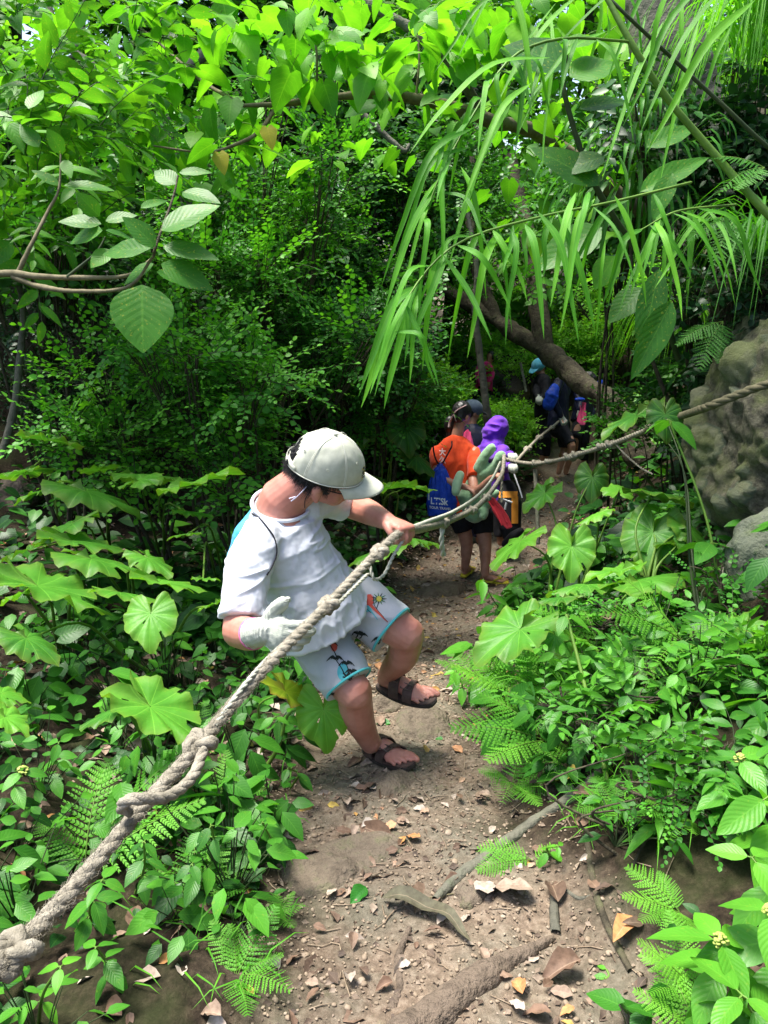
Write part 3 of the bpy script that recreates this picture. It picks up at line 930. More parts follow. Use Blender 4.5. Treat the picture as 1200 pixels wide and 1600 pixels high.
# dense backdrop of trees on the hillside
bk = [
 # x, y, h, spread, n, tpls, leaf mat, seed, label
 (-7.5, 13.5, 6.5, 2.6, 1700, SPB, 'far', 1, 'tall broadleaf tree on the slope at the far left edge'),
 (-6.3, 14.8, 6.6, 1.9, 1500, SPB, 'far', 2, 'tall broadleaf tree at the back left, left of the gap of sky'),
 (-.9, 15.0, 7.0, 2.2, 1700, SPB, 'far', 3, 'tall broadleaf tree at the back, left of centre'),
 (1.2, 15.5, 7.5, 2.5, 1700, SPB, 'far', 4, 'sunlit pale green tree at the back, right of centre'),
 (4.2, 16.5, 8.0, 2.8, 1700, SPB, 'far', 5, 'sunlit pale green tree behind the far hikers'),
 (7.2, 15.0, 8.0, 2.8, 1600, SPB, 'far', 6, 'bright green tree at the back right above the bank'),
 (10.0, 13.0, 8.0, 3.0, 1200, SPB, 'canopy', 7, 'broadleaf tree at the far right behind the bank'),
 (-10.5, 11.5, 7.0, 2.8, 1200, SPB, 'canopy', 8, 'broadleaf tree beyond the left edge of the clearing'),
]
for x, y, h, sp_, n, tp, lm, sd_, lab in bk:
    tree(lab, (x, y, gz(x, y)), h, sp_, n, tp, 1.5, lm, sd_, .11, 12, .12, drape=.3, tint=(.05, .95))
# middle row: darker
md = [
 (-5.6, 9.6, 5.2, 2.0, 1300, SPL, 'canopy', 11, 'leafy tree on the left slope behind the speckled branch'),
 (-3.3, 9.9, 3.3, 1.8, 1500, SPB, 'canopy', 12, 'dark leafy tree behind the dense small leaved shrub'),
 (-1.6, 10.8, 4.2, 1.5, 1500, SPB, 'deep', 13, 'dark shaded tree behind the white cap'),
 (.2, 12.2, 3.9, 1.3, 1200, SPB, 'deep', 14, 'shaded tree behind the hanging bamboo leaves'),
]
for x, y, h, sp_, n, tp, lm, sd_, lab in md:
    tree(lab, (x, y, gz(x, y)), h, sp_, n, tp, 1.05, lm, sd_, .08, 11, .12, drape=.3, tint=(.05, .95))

# small leaved shrubs: dense, bright tips
def shrub(label, px, py, d, w_, h, n, seed, tint=(.15, 1.0), mat='shrub', scale=.85, nb=7, depth=.7, tpls=SPR, name='shrub', cat='shrub', drape=.1, zb=0):
    c = P(px, py, d)
    g = gz(c[0], c[1])
    r = np.random.default_rng(seed)
    root = thing(name, label, cat, (c[0], c[1], g))
    hh = c[2] - g                              # crown centre above ground
    blobs = []
    nb = int(nb * 1.8)
    for k in range(nb):
        fz = r.uniform(.18, .42)
        blobs.append(((r.normal(0, .48) * w_, r.uniform(-.6, .6) * depth, hh + r.normal(-.05, .48) * h), (w_ * fz, depth * fz, h * fz * r.uniform(.6, 1.3))))
    B = Buf()
    for q in range(5):
        b_ = blobs[q % nb]
        tube(B, resample([(r.normal(0, .06), r.normal(0, .06), -.05), (b_[0][0] * .4 + r.normal(0, .1), b_[0][1] * .5, b_[0][2] * .5), b_[0]], 12), [.016 * min(1, w_ / .55), .011 * min(1, w_ / .55), .005 * min(1, w_ / .5)], 6, rough=.1)
    for b_ in blobs:
        for q in range(7):
            e = np.array(b_[0]) + nrm(r.normal(0, 1, 3) + [0, 0, .3]) * np.array(b_[1]) * .95
            tube(B, resample([np.array(b_[0]) * [.7, .7, .75], (np.array(b_[0]) + e) * .5, e], 6), [.006 * min(1, w_ / .5), .002 * min(1, w_ / .5)], 4)
    B.build('stems', M['bark'], root)
    B = Buf(); crown(B, blobs, n, tpls, scale, r, tint=tint, drape=drape, shell=.45)
    B.build('foliage', [LM[mat], M['stem_dark']], root)
    return root

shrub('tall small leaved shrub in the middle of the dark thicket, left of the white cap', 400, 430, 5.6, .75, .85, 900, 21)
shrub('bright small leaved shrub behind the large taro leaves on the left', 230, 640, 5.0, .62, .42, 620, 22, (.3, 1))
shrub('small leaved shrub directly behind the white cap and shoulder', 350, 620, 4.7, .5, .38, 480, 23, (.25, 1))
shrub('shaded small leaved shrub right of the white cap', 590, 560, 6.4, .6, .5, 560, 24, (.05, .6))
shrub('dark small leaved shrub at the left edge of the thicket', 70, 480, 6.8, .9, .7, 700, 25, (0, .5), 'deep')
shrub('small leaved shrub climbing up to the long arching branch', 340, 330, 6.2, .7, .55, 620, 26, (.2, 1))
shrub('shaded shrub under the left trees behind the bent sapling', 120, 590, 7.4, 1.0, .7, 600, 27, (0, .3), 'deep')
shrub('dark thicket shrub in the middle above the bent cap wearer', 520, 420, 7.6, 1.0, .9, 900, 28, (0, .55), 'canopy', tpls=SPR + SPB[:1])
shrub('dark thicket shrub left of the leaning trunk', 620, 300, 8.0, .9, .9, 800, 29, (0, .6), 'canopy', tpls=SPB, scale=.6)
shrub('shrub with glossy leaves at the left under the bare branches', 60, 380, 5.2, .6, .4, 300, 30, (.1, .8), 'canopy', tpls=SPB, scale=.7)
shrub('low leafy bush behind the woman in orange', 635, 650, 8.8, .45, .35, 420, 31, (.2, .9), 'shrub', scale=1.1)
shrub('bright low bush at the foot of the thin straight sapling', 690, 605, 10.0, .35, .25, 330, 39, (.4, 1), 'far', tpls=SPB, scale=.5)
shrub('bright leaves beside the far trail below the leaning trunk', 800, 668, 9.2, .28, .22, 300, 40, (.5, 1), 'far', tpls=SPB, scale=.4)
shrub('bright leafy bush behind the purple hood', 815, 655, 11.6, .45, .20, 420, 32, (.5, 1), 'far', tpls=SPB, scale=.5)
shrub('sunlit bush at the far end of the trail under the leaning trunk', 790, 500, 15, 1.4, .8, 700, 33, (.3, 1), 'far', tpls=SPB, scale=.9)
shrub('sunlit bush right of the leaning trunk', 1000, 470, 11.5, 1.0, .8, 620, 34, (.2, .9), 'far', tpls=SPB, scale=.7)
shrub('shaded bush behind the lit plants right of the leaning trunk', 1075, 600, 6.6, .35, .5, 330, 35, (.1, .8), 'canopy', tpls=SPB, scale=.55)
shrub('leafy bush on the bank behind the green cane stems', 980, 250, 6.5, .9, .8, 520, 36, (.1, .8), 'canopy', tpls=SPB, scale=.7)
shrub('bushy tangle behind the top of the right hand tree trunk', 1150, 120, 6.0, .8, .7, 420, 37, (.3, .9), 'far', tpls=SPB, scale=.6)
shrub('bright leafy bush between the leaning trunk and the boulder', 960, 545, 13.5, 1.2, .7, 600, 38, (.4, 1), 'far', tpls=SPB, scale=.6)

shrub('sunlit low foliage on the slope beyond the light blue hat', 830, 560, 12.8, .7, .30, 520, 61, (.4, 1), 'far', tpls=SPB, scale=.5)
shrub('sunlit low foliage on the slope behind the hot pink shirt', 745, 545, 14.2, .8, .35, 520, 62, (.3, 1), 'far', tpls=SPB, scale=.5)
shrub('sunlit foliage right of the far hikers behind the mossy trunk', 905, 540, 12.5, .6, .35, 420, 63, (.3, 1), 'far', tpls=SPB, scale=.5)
shrub('dark broad leaves in front of the lower end of the leaning trunk', 985, 665, 6.9, .28, .22, 150, 64, (.2, .8), 'canopy', tpls=SPB, scale=.4)
# ---- taro plants: every leaf blade on its own stalk
TT = [taro_tpl(s, cup=.05 + .05 * (s % 3), ripple=.034 + .016 * (s % 2)) for s in range(6)]
def leafdir(az, tilt, roll=0):
    a, t = R(az), R(tilt)
    d = np.array([math.cos(a) * math.cos(t), math.sin(a) * math.cos(t), -math.sin(t)])
    up = np.array([math.sin(t) * math.cos(a), math.sin(t) * math.sin(a), math.cos(t)])
    s_ = np.cross(d, up); rl = R(roll)
    return frames(d, up * math.cos(rl) + s_ * math.sin(rl))

def taro(label, base, leaves, mats=('taro', 'stem'), stalk=.009, name='taro_plant'):
    """base: photo x, y on the ground (or x,y,d); leaves: px, py, d, width px, azimuth, tilt, roll, tint"""
    b = hit(*base) if len(base) == 2 else P(*base)
    b = np.array([b[0], b[1], gz(b[0], b[1]) - .02])
    root = thing(name, label, 'plant', b)
    for k, lf in enumerate(leaves):
        px, py, d, wpx, az, tilt, roll, tint = lf[:8]
        j = P(px, py, d) - b
        s = wpx / 1200 * d * 1.0
        fr = leafdir(az, tilt, roll)
        if abs(tilt) < 21:
            fr = frames(fr[:, 1], fr[:, 2] + np.array([0, .30, 0]))
        V, F, D, Mi = TT[(k * 5 + len(label)) % 6]
        B = Buf()
        j2 = j - fr[:, 1] * s * .12
        DD = D.copy(); DD[:, 2] = tint
        VV = V.copy(); VV[:, 2] += .03 * np.sin(V[:, 0] * 7 + k) * (V[:, 1] + .3)
        hl_ = random.Random(k * 17 + len(label)); drop = set()
        for q_ in range(hl_.randint(1, 3)):
            c_ = hl_.randint(4, 50); dp = hl_.randint(1, 2)
            for rr__ in range(dp): drop.add((6 - rr__) * 56 + c_)
        if k % 3 == 0: drop.add(hl_.randint(2, 4) * 56 + hl_.randint(5, 50))
        B.raw(VV @ fr.T * s + j2, F[[z_ for z_ in range(len(F)) if z_ not in drop]], DD)
        lo = B.build('leaf', LM[mats[0]], root)
        sb = Buf()
        mid = j2 * .55 + np.array([0, 0, .12 * np.linalg.norm(j2)]) - fr[:, 1] * s * .25
        off = np.array([math.cos(k * 2.1), math.sin(k * 2.1), 0]) * .015
        tube(sb, resample([off, off * 1.5 + mid * .45, mid, j2 - fr[:, 2] * .004], 14), [stalk * 1.3, stalk, stalk * .6, stalk * .4], 7)
        sb.build('stalk', M[mats[1]], root)
    return root

taro('taro plant at the back left whose leaf carries a fallen yellow leaf', (95, 830), [
 (78, 688, 4.3, 88, 10, 5, 0, .3), (30, 738, 4.2, 92, 170, 10, 0, .4), (60, 770, 4.1, 70, 200, 14, 0, .5)])
taro('tall taro plant at the left with a wide grey green leaf above the rest', (175, 880), [
 (150, 772, 3.8, 138, -10, 12, 4, .45), (225, 742, 4.0, 92, 20, 5, 0, .7), (150, 735, 4.1, 60, 150, 10, 0, .7)])
taro('tall taro plant left of the boy, two long pale stalks ending in raised leaves', (262, 905), [
 (313, 752, 3.7, 120, 20, -18, 0, .85), (224, 748, 3.75, 70, 60, -10, 0, .75), (300, 800, 3.7, 56, 10, 8, 0, .5)])
taro('low taro plant in the middle of the left colony with thin wavy leaves', (150, 950), [
 (100, 822, 3.5, 96, 190, 18, -12, .45), (128, 848, 3.4, 118, 15, 12, 8, .55), (38, 862, 3.3, 82, 200, 10, 0, .3)])
taro('taro plant in the left colony with leaves side by side below the pale stalks', (215, 975), [
 (160, 876, 3.15, 130, 5, 12, 4, .6), (238, 876, 3.1, 78, -30, 14, 0, .65), (262, 912, 3.0, 104, 8, 10, 0, .8)])
taro('taro plant at the left edge with one very wide scalloped leaf', (105, 1030), [
 (78, 920, 2.85, 172, -5, 14, 2, .6), (200, 928, 2.9, 104, 10, 12, -5, .65), (30, 930, 2.9, 60, 180, 20, 0, .8)])
taro('taro plant left of the gloved hand showing a bright two lobed leaf', (250, 1050), [
 (235, 968, 2.7, 92, -80, 30, 0, .75), (330, 945, 2.8, 46, 170, 20, 0, .6), (50, 1003, 2.6, 98, -20, 20, 0, .35)])
taro('young taro plant behind the left shoulder strap with small raised leaves', (350, 940), [
 (285, 835, 3.3, 50, 160, 10, 0, .5), (322, 905, 3.1, 40, 10, 0, 0, .8)])
taro('big ribbed taro leaf spread flat above the rope at lower left', (235, 1200), [
 (250, 1112, 2.15, 158, -20, 18, 4, .7), (166, 1116, 2.15, 74, 200, 12, 0, .35)])
taro('round leaved plant cut by the left edge of the picture', (-20, 1180), [
 (10, 1085, 2.1, 66, 20, 22, 0, .75), (14, 1125, 2.0, 72, -20, 20, 0, .8)])
taro('yellowing taro leaf on a curved stalk under the printed shorts', (400, 1185), [
 (455, 1085, 2.5, 92, -20, 20, 0, .8)], ('taro_y', 'stem'), .006)
taro('bright green taro leaf hanging from a pale stalk at the trail edge', (400, 1205), [
 (507, 1120, 2.45, 98, -75, 62, 6, .95)], ('taro', 'stem'), .007)
taro('taro plant beside the boy\'s fist with leaves over the trail edge', (600, 900), [
 (590, 862, 4.2, 92, 190, 12, 0, .7), (648, 842, 4.4, 72, 10, 10, 0, .8), (600, 765, 4.6, 90, 160, 8, 0, .6), (640, 762, 4.8, 74, 10, 0, 0, .6)])
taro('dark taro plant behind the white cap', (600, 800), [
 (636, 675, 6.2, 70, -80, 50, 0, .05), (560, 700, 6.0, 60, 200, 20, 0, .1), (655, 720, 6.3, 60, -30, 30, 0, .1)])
# right side
taro('taro plant right of the trail with a lobed leaf facing the camera', (900, 960), [
 (893, 862, 3.6, 84, -100, 42, 0, .75), (965, 765, 3.9, 56, 80, -10, 10, .9), (928, 805, 3.8, 56, 190, 20, 0, .85)])
taro('taro plant between trail and boulder with broad overlapping leaves', (1010, 960), [
 (1030, 772, 3.6, 96, 0, 8, 0, .35), (1018, 842, 3.5, 108, -120, 35, 0, .5), (1080, 830, 3.5, 74, -40, 30, 0, .55), (1065, 850, 3.4, 76, 30, 10, 0, .3)])
taro('taro plant reaching a long pointed leaf towards the yellow sandals', (860, 960), [
 (805, 850, 4.2, 92, 205, 25, 20, .85), (845, 775, 4.6, 66, 200, 30, 0, .4), (925, 752, 4.6, 60, -100, 50, 0, .15)])
taro('taro plant on the right bank with long horizontal leaves below the rope', (985, 1000), [
 (960, 892, 3.2, 86, 175, 10, 0, .9), (1012, 905, 3.1, 130, 15, -8, 0, .6), (905, 915, 3.2, 92, 185, 5, 0, .6)])
taro('large leaved plant on the right bank leaning over the trail', (870, 1080), [
 (800, 990, 2.7, 130, 205, 18, -15, .6), (870, 935, 3.0, 62, 160, 10, 0, .3), (872, 1000, 2.7, 70, -60, 30, 0, .5), (905, 1000, 2.6, 62, 0, 20, 0, .9)])
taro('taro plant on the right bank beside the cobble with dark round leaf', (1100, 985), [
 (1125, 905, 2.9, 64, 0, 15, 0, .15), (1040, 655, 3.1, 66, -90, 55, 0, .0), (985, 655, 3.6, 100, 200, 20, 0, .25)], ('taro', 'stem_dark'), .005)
taro('small taro plant at the far trail edge, left of the woman in orange', (560, 820), [
 (520, 690, 7.0, 40, 0, 10, 0, .2), (575, 742, 6.4, 66, 0, 12, 0, .55), (625, 775, 6.6, 56, 40, 10, 0, .6)])
r = np.random.default_rng(5)
for k in range(12):       # small taro plants in the far hollow
    px, py = r.uniform(760, 1040), r.uniform(600, 700); d0 = 9.5
    q = P(px, py, r.uniform(8.2, 11))
    xc, wd, _ = trail(np.array(q[1]))
    if abs(q[0] - float(xc)) < .5: continue
    g = gz(q[0], q[1])
    root = thing('taro_plant', 'small bright taro plant in the hollow beside the far trail', 'plant', (q[0], q[1], g), 0, 'small taro plants beside the far trail')
    B = Buf(); S = Buf()
    for j in range(6):
        az = r.uniform(0, 360); L = r.uniform(.15, .4)
        p = np.array([math.cos(R(az)) * L * .7, math.sin(R(az)) * L * .7, .25 + r.uniform(0, .3)])
        V, F, D, Mi = TT[j]
        DD = D.copy(); DD[:, 2] = r.uniform(.5, 1)
        fr = leafdir(az, r.uniform(5, 35))
        B.raw(V @ fr.T * r.uniform(.2, .32) + p, F, DD)
        tube(S, resample([(0, 0, 0), p * [.4, .4, .7], p], 7), [.008, .004], 5)
    B.build('foliage', LM['taro'], root); S.build('stems', M['stem'], root)

# ---- ferns
FT = [fern_tpl(17, 1, .30, .32, 7), fern_tpl(15, 1, .34, .5, 7), fern_tpl(16, 1, .26, .2, 7)]
def fern(label, px, py, fronds, tint=.6, lift=0, d=None, group=None):
    """fronds: azimuth, length, tilt up"""
    q = hit(px, py) if d is None else P(px, py, d)
    root = thing('fern', label, 'fern', q + [0, 0, -.005 + lift], 0, group)
    B = Buf()
    for i, (az, L, el) in enumerate(fronds):
        fr = leafdir(az, -el, (i * 37) % 30 - 15)
        B.add(FT[i % 3], fr[None] * L, np.zeros((1, 3)), [tint - .2 + .12 * (i % 3)])
    B.build('fronds', [LM['fern'], M['stem']], root)
    return root
def fan(n, a0, a1, L, el, s=0):
    r_ = np.random.default_rng(s + 50)
    return [(a0 + (a1 - a0) * (i + .5) / n + r_.normal(0, 8), L * r_.uniform(.75, 1.15), el + r_.normal(0, 8)) for i in range(n)]
fern('fern with long pale fronds crossing under the rope at lower left', 135, 1370, [(50, .42, 35), (95, .30, 45), (15, .36, 25), (150, .2, 30)], .75, .03)
fern('fern between the rope knot and the trail with upright pale fronds', 300, 1420, fan(5, -20, 160, .18, 30, 1), .7, .02)
fern('fern at the bottom left spreading small fronds onto the trail edge', 370, 1530, fan(6, -80, 150, .15, 25, 2), .7, .01)
fern('fern beside the rope below the knot near the gloved hand', 345, 1270, fan(5, -30, 190, .18, 28, 3), .65, .02)
fern('pale fern on the trail edge at left beside the worn slab', 430, 1440, fan(4, -60, 120, .10, 22, 4), .7, .01)
fern('fern under the big ribbed leaf at lower left', 300, 1160, fan(4, 0, 200, .18, 30, 5), .6, .03)
fern('feathery fern on the right bank beside the trail', 800, 1240, fan(7, -170, 90, .20, 25, 6), .65, .04)
fern('large fern on the right bank above the long grey root', 850, 1180, [(190, .34, 20), (0, .30, 15), (220, .3, 10), (150, .28, 30), (60, .25, 30), (-50, .25, 5), (-90, .2, 0)], .7, .06)
fern('light green fern at the head of the right bank ferns', 800, 1110, fan(7, 120, 300, .28, 25, 7), .95, .06)
fern('fern behind the young stem on the right bank', 880, 1080, fan(7, 100, 330, .28, 20, 8), .85, .06)
fern('small fern sprig beside the crumpled silvery leaf', 830, 1350, [(200, .17, 10), (165, .15, 15), (20, .13, 12), (-30, .12, 0)], .85, .02)
fern('bright yellow green fern at the bottom right under the broad leaves', 1080, 1560, fan(6, 90, 280, .14, 22, 9), 1.0, .03)
fern('fern with lobed fronds at the right, above the bright bottom fern', 1060, 1440, fan(6, 100, 270, .13, 20, 10), .85, .03)
fern('fern at the very bottom right corner of the bank', 1090, 1640, fan(6, 60, 260, .14, 25, 11), 1.0, .03)
fern('fern growing over the trail edge behind the raised sandal', 740, 1060, fan(5, 60, 300, .2, 30, 12), .7, .03)
fern('fern in the left thicket beneath the small leaved shrub', 215, 790, fan(7, 0, 360, .35, 30, 13), .7, .15)
fern('fern near the stems of the left taro colony', 420, 1010, fan(5, 60, 240, .26, 30, 14), .6, .05)
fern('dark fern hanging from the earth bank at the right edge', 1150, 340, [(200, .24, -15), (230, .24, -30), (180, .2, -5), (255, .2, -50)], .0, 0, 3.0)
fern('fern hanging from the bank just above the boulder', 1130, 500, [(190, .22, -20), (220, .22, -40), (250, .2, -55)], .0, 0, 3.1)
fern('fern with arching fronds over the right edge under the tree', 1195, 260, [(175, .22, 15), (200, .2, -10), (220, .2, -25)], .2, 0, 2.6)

# ---- broad leaved herbs on the right bank and lower left: whorls of ovate leaves
OV = [leaf_tpl(.50, 3, 8, 'ovate', .16, .22, .010, seed=s) for s in range(3)]
OVN = [leaf_tpl(.36, 2, 6, 'lance', .2, .25, .008, seed=s) for s in range(2)]
def herb(label, base, top, n, L, tint, mat='broad', seed=0, tpls=None, bud=True, name='broadleaf_herb', group=None, tiers=3, r0=.004, tiltm=12):
    """base ground photo point, top photo point with distance"""
    r = np.random.default_rng(seed + 300)
    tpls = tpls or OV
    t = P(*top)
    if base is None:
        q = np.array([t[0], t[1] + .03, gz(t[0], t[1] + .03)])
    else:
        q = hit(*base) if len(base) == 2 else P(*base)
    root = thing(name, label, 'plant', q, 0, group)
    t = t - q
    path = resample([np.zeros(3), t * .5 + r.normal(0, .02, 3) * [1, 1, 0], t], 14)
    S = Buf(); tube(S, path, [r0, r0 * .6], 6)
    B = Buf(); k = 0
    for i in range(tiers):
        f = 1 - (i * .55 / max(1, tiers - 1) if tiers > 1 else 0)
        c = path[int(f * 13)]
        m_ = max(2, n // tiers)
        for j in range(m_):
            az = 360 * j / m_ + i * 45 + r.normal(0, 10) + seed * 31
            s = L * r.uniform(.75, 1.1) * (.75 + .25 * (i > 0))
            fr = leafdir(az, r.normal(tiltm + 8 * i, 9), r.normal(0, 14))
            V, F, D, Mi = tpls[k % len(tpls)]; k += 1
            DD = D.copy(); DD[:, 2] = np.clip(tint + r.normal(0, .12) - .1 * i, 0, 1)
            B.raw(V @ fr.T * s + c + fr[:, 1] * s * .10, F, DD)
            tube(S, [c, c + fr[:, 1] * s * .13], [.0022, .0015], 4)
    B.build('foliage', LM[mat], root)
    S.build('stem', M['stem'], root)
    if bud:
        bb = Buf()
        k2 = 26
        d = nrm(r.normal(0, 1, (k2, 3)) + [0, 0, .8])
        bb.add(PEB, np.repeat(np.eye(3)[None], k2, 0) * .008, t + d * .012, np.full(k2, .5))
        bb.build('flower_buds', BUD, root)
    return root
BUD = stuff_mat('flower_bud', (.22, .34, .05), (.42, .45, .12), 60, .6, 100, 0)
HB = [
 ('broad leaved herb on the right bank beside the short root, opposite leaves', (1045, 1190), (1040, 1140, 2.05), 12, .11, .75),
 ('broad leaved herb with a bud cluster at the right edge of the bank', (1150, 1290), (1155, 1185, 1.85), 9, .125, .7),
 ('broad leaved herb at the right edge with leaves pointing left', (1230, 1330), (1200, 1245, 1.6), 10, .15, .85),
 ('long leaved herb at the right edge above the bud cluster', (1180, 1130), (1135, 1050, 2.3), 9, .12, .6),
 ('herb at the right edge with long bright lance shaped leaves', (1230, 1150), (1205, 1065, 2.1), 9, .19, .75),
 ('lime green herb with ribbed leaves at the lower right edge', (1220, 1440), (1175, 1340, 1.45), 11, .125, .9),
 ('large ribbed leaved herb with pale flower buds at bottom right', (1160, 1560), (1125, 1470, 1.35), 12, .135, .8),
 ('dark round leaved herb at the bottom right corner', (1210, 1630), (1160, 1555, 1.25), 10, .13, .6),
 ('herb with drooping leaves between the two right edge bud clusters', (1220, 1560), (1205, 1425, 1.3), 11, .14, .75),
 ('seedling with three pairs of leaves at the trail edge on the right bank', (878, 1350), (872, 1322, 2.0), 6, .045, .8),
 ('small seedling at the foot of the thin stick', (945, 1530), (948, 1515, 1.7), 5, .04, .7),
 ('grassy leaved herb in the middle of the right bank', (1035, 1330), (1030, 1270, 1.9), 14, .12, .6),
 ('pale herb on the bank right of the thin stick', (985, 1420), (978, 1375, 1.9), 7, .04, .6),
 ('herb behind the right bank ferns with bluish leaves', (960, 1130), (965, 1075, 2.4), 9, .06, .4),
 ('herb with pointed leaves under the cobble', (1090, 1090), (1105, 1030, 2.4), 10, .07, .5),
 ('leafy seedling at the trail edge right of the raised sandal', (722, 1085), (712, 1048, 2.9), 14, .07, .75),
 ('herb with white flower buds in the left undergrowth above the rope', (60, 1280), (35, 1205, 1.9), 10, .075, .55),
 ('broad leaved herb in the middle of the lower left bank', (150, 1450), (160, 1375, 1.6), 12, .075, .55),
 ('glossy herb left of the trail in the lower left bank', (210, 1400), (225, 1315, 1.7), 10, .065, .3),
 ('glossy dark herb by the trail edge left of the worn slab', (420, 1330), (410, 1285, 2.0), 9, .06, .3),
 ('herb with round leaves at the trail edge under the yellowing leaf', (455, 1230), (450, 1200, 2.3), 8, .07, .25),
 ('bright herb at the very bottom left with a long blade leaf', (60, 1600), (95, 1510, 1.3), 6, .055, .9),
 ('small herb growing on bare soil near the bottom of the left bank', (200, 1580), (200, 1560, 1.6), 8, .03, .6),
 ('bright herb at the bottom edge of the trail', (540, 1600), (555, 1580, 1.7), 12, .06, .7),
 ('herb at the bottom edge right of the bright herb', (610, 1610), (605, 1570, 1.7), 8, .035, .75),
 ('heart leaved herb at left below the round leaves', (95, 1200), (92, 1160, 2.0), 6, .07, .55),
 ('dark herb hugging the bank left of the lower fern', (290, 1390), (300, 1350, 1.75), 9, .07, .25),
 ('dark herb below the rope knot', (340, 1330), (330, 1290, 1.8), 9, .07, .2),
 ('herb hanging over bare soil at the bottom left', (170, 1540), (150, 1480, 1.5), 10, .06, .6),
 ('leafy herb behind the gloved hand beside the shorts', (385, 1110), (385, 1075, 2.3), 10, .06, .4),
 ('young leafy plant beneath the printed shorts', (420, 1140), (430, 1120, 2.4), 9, .07, .5),
]
for k, (lab, ba, tp, n, L, ti) in enumerate(HB):
    gr = 'grassy' in lab
    herb(lab, ba, tp, n, L, ti, seed=k, bud=('bud' in lab), tpls=OVN if (gr or 'lance' in lab or 'grassy' in lab) else None, tiers=3 if n > 7 else 2)
# tall thin stemmed plants right
herb('tall thin stemmed plant in front of the boulder with toothed leaves on top', (1130, 965), (1045, 655, 2.9), 7, .17, .45, 'broad', 41, OV, False, 'tall_herb', None, 2, .006)
herb('young stem with few leaves rising from the right bank beside the long root', (950, 1225), (885, 960, 2.5), 7, .11, .6, 'broad', 42, OV, False, 'tall_herb', None, 2, .008)
herb('small seedling on the bank above the hooked root end', (1005, 1395), (1010, 1365, 1.9), 6, .035, .5, 'broad', 43, OV, False)
herb('plant with a long toothed leaf reaching towards the yellow sandals', (790, 960), (755, 905, 3.6), 5, .15, .55, 'broad', 44, OVN, False)

# ---- undergrowth: small plants sharing a few meshes
def small_plant(seed, n, L, h, tpls, mat, kind=0):
    r = np.random.default_rng(seed)
    B = Buf()
    for j in range(n):
        az = r.uniform(0, 360); f = r.uniform(.2, 1)
        c = np.array([r.normal(0, .02 + .02 * kind), r.normal(0, .02 + .02 * kind), h * f])
        c[:2] += np.array([math.cos(R(az)), math.sin(R(az))]) * r.uniform(0, .05 + .04 * kind)
        fr = leafdir(az, r.normal(14, 16), r.normal(0, 18))
        V, F, D, Mi = tpls[j % len(tpls)]
        DD = D.copy(); DD[:, 2] = np.clip(.25 + .45 * f + r.normal(0, .12), 0, 1)
        B.raw(V @ fr.T * L * r.uniform(.6, 1.15) + c, F, DD)
        tube(B, [np.array([0, 0, 0]), c * .6 + [0, 0, .01], c], [.002, .0012], 3, 1)
    return B.mesh('undergrowth_plant', [LM[mat], M['stem_dark']])
ov_s = leaf_tpl(.55, 1, 4, 'ovate', .2, .22)
ht_s = leaf_tpl(.85, 2, 4, 'heart', .15, .2)
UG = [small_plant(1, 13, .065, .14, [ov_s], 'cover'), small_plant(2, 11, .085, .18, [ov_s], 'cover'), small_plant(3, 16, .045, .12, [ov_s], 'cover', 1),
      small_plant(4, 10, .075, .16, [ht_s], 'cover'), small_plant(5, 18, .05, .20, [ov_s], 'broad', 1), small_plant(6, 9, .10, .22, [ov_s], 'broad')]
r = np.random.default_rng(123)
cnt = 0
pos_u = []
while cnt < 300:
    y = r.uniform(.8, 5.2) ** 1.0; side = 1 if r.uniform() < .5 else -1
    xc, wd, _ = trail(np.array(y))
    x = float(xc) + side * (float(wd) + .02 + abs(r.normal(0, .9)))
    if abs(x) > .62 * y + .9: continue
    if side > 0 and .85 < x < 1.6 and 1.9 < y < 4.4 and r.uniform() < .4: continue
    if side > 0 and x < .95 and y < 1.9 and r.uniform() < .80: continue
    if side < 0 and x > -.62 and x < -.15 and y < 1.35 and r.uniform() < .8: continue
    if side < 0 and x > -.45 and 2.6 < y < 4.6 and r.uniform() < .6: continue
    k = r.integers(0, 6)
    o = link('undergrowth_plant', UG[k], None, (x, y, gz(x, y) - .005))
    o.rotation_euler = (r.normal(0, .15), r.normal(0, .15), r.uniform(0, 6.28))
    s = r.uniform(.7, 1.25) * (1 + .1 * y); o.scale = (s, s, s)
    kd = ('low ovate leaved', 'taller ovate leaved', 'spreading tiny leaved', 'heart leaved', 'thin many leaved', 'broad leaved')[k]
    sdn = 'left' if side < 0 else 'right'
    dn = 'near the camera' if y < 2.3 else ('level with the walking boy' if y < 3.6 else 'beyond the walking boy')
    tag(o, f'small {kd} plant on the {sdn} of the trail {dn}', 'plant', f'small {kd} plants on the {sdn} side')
    cnt += 1
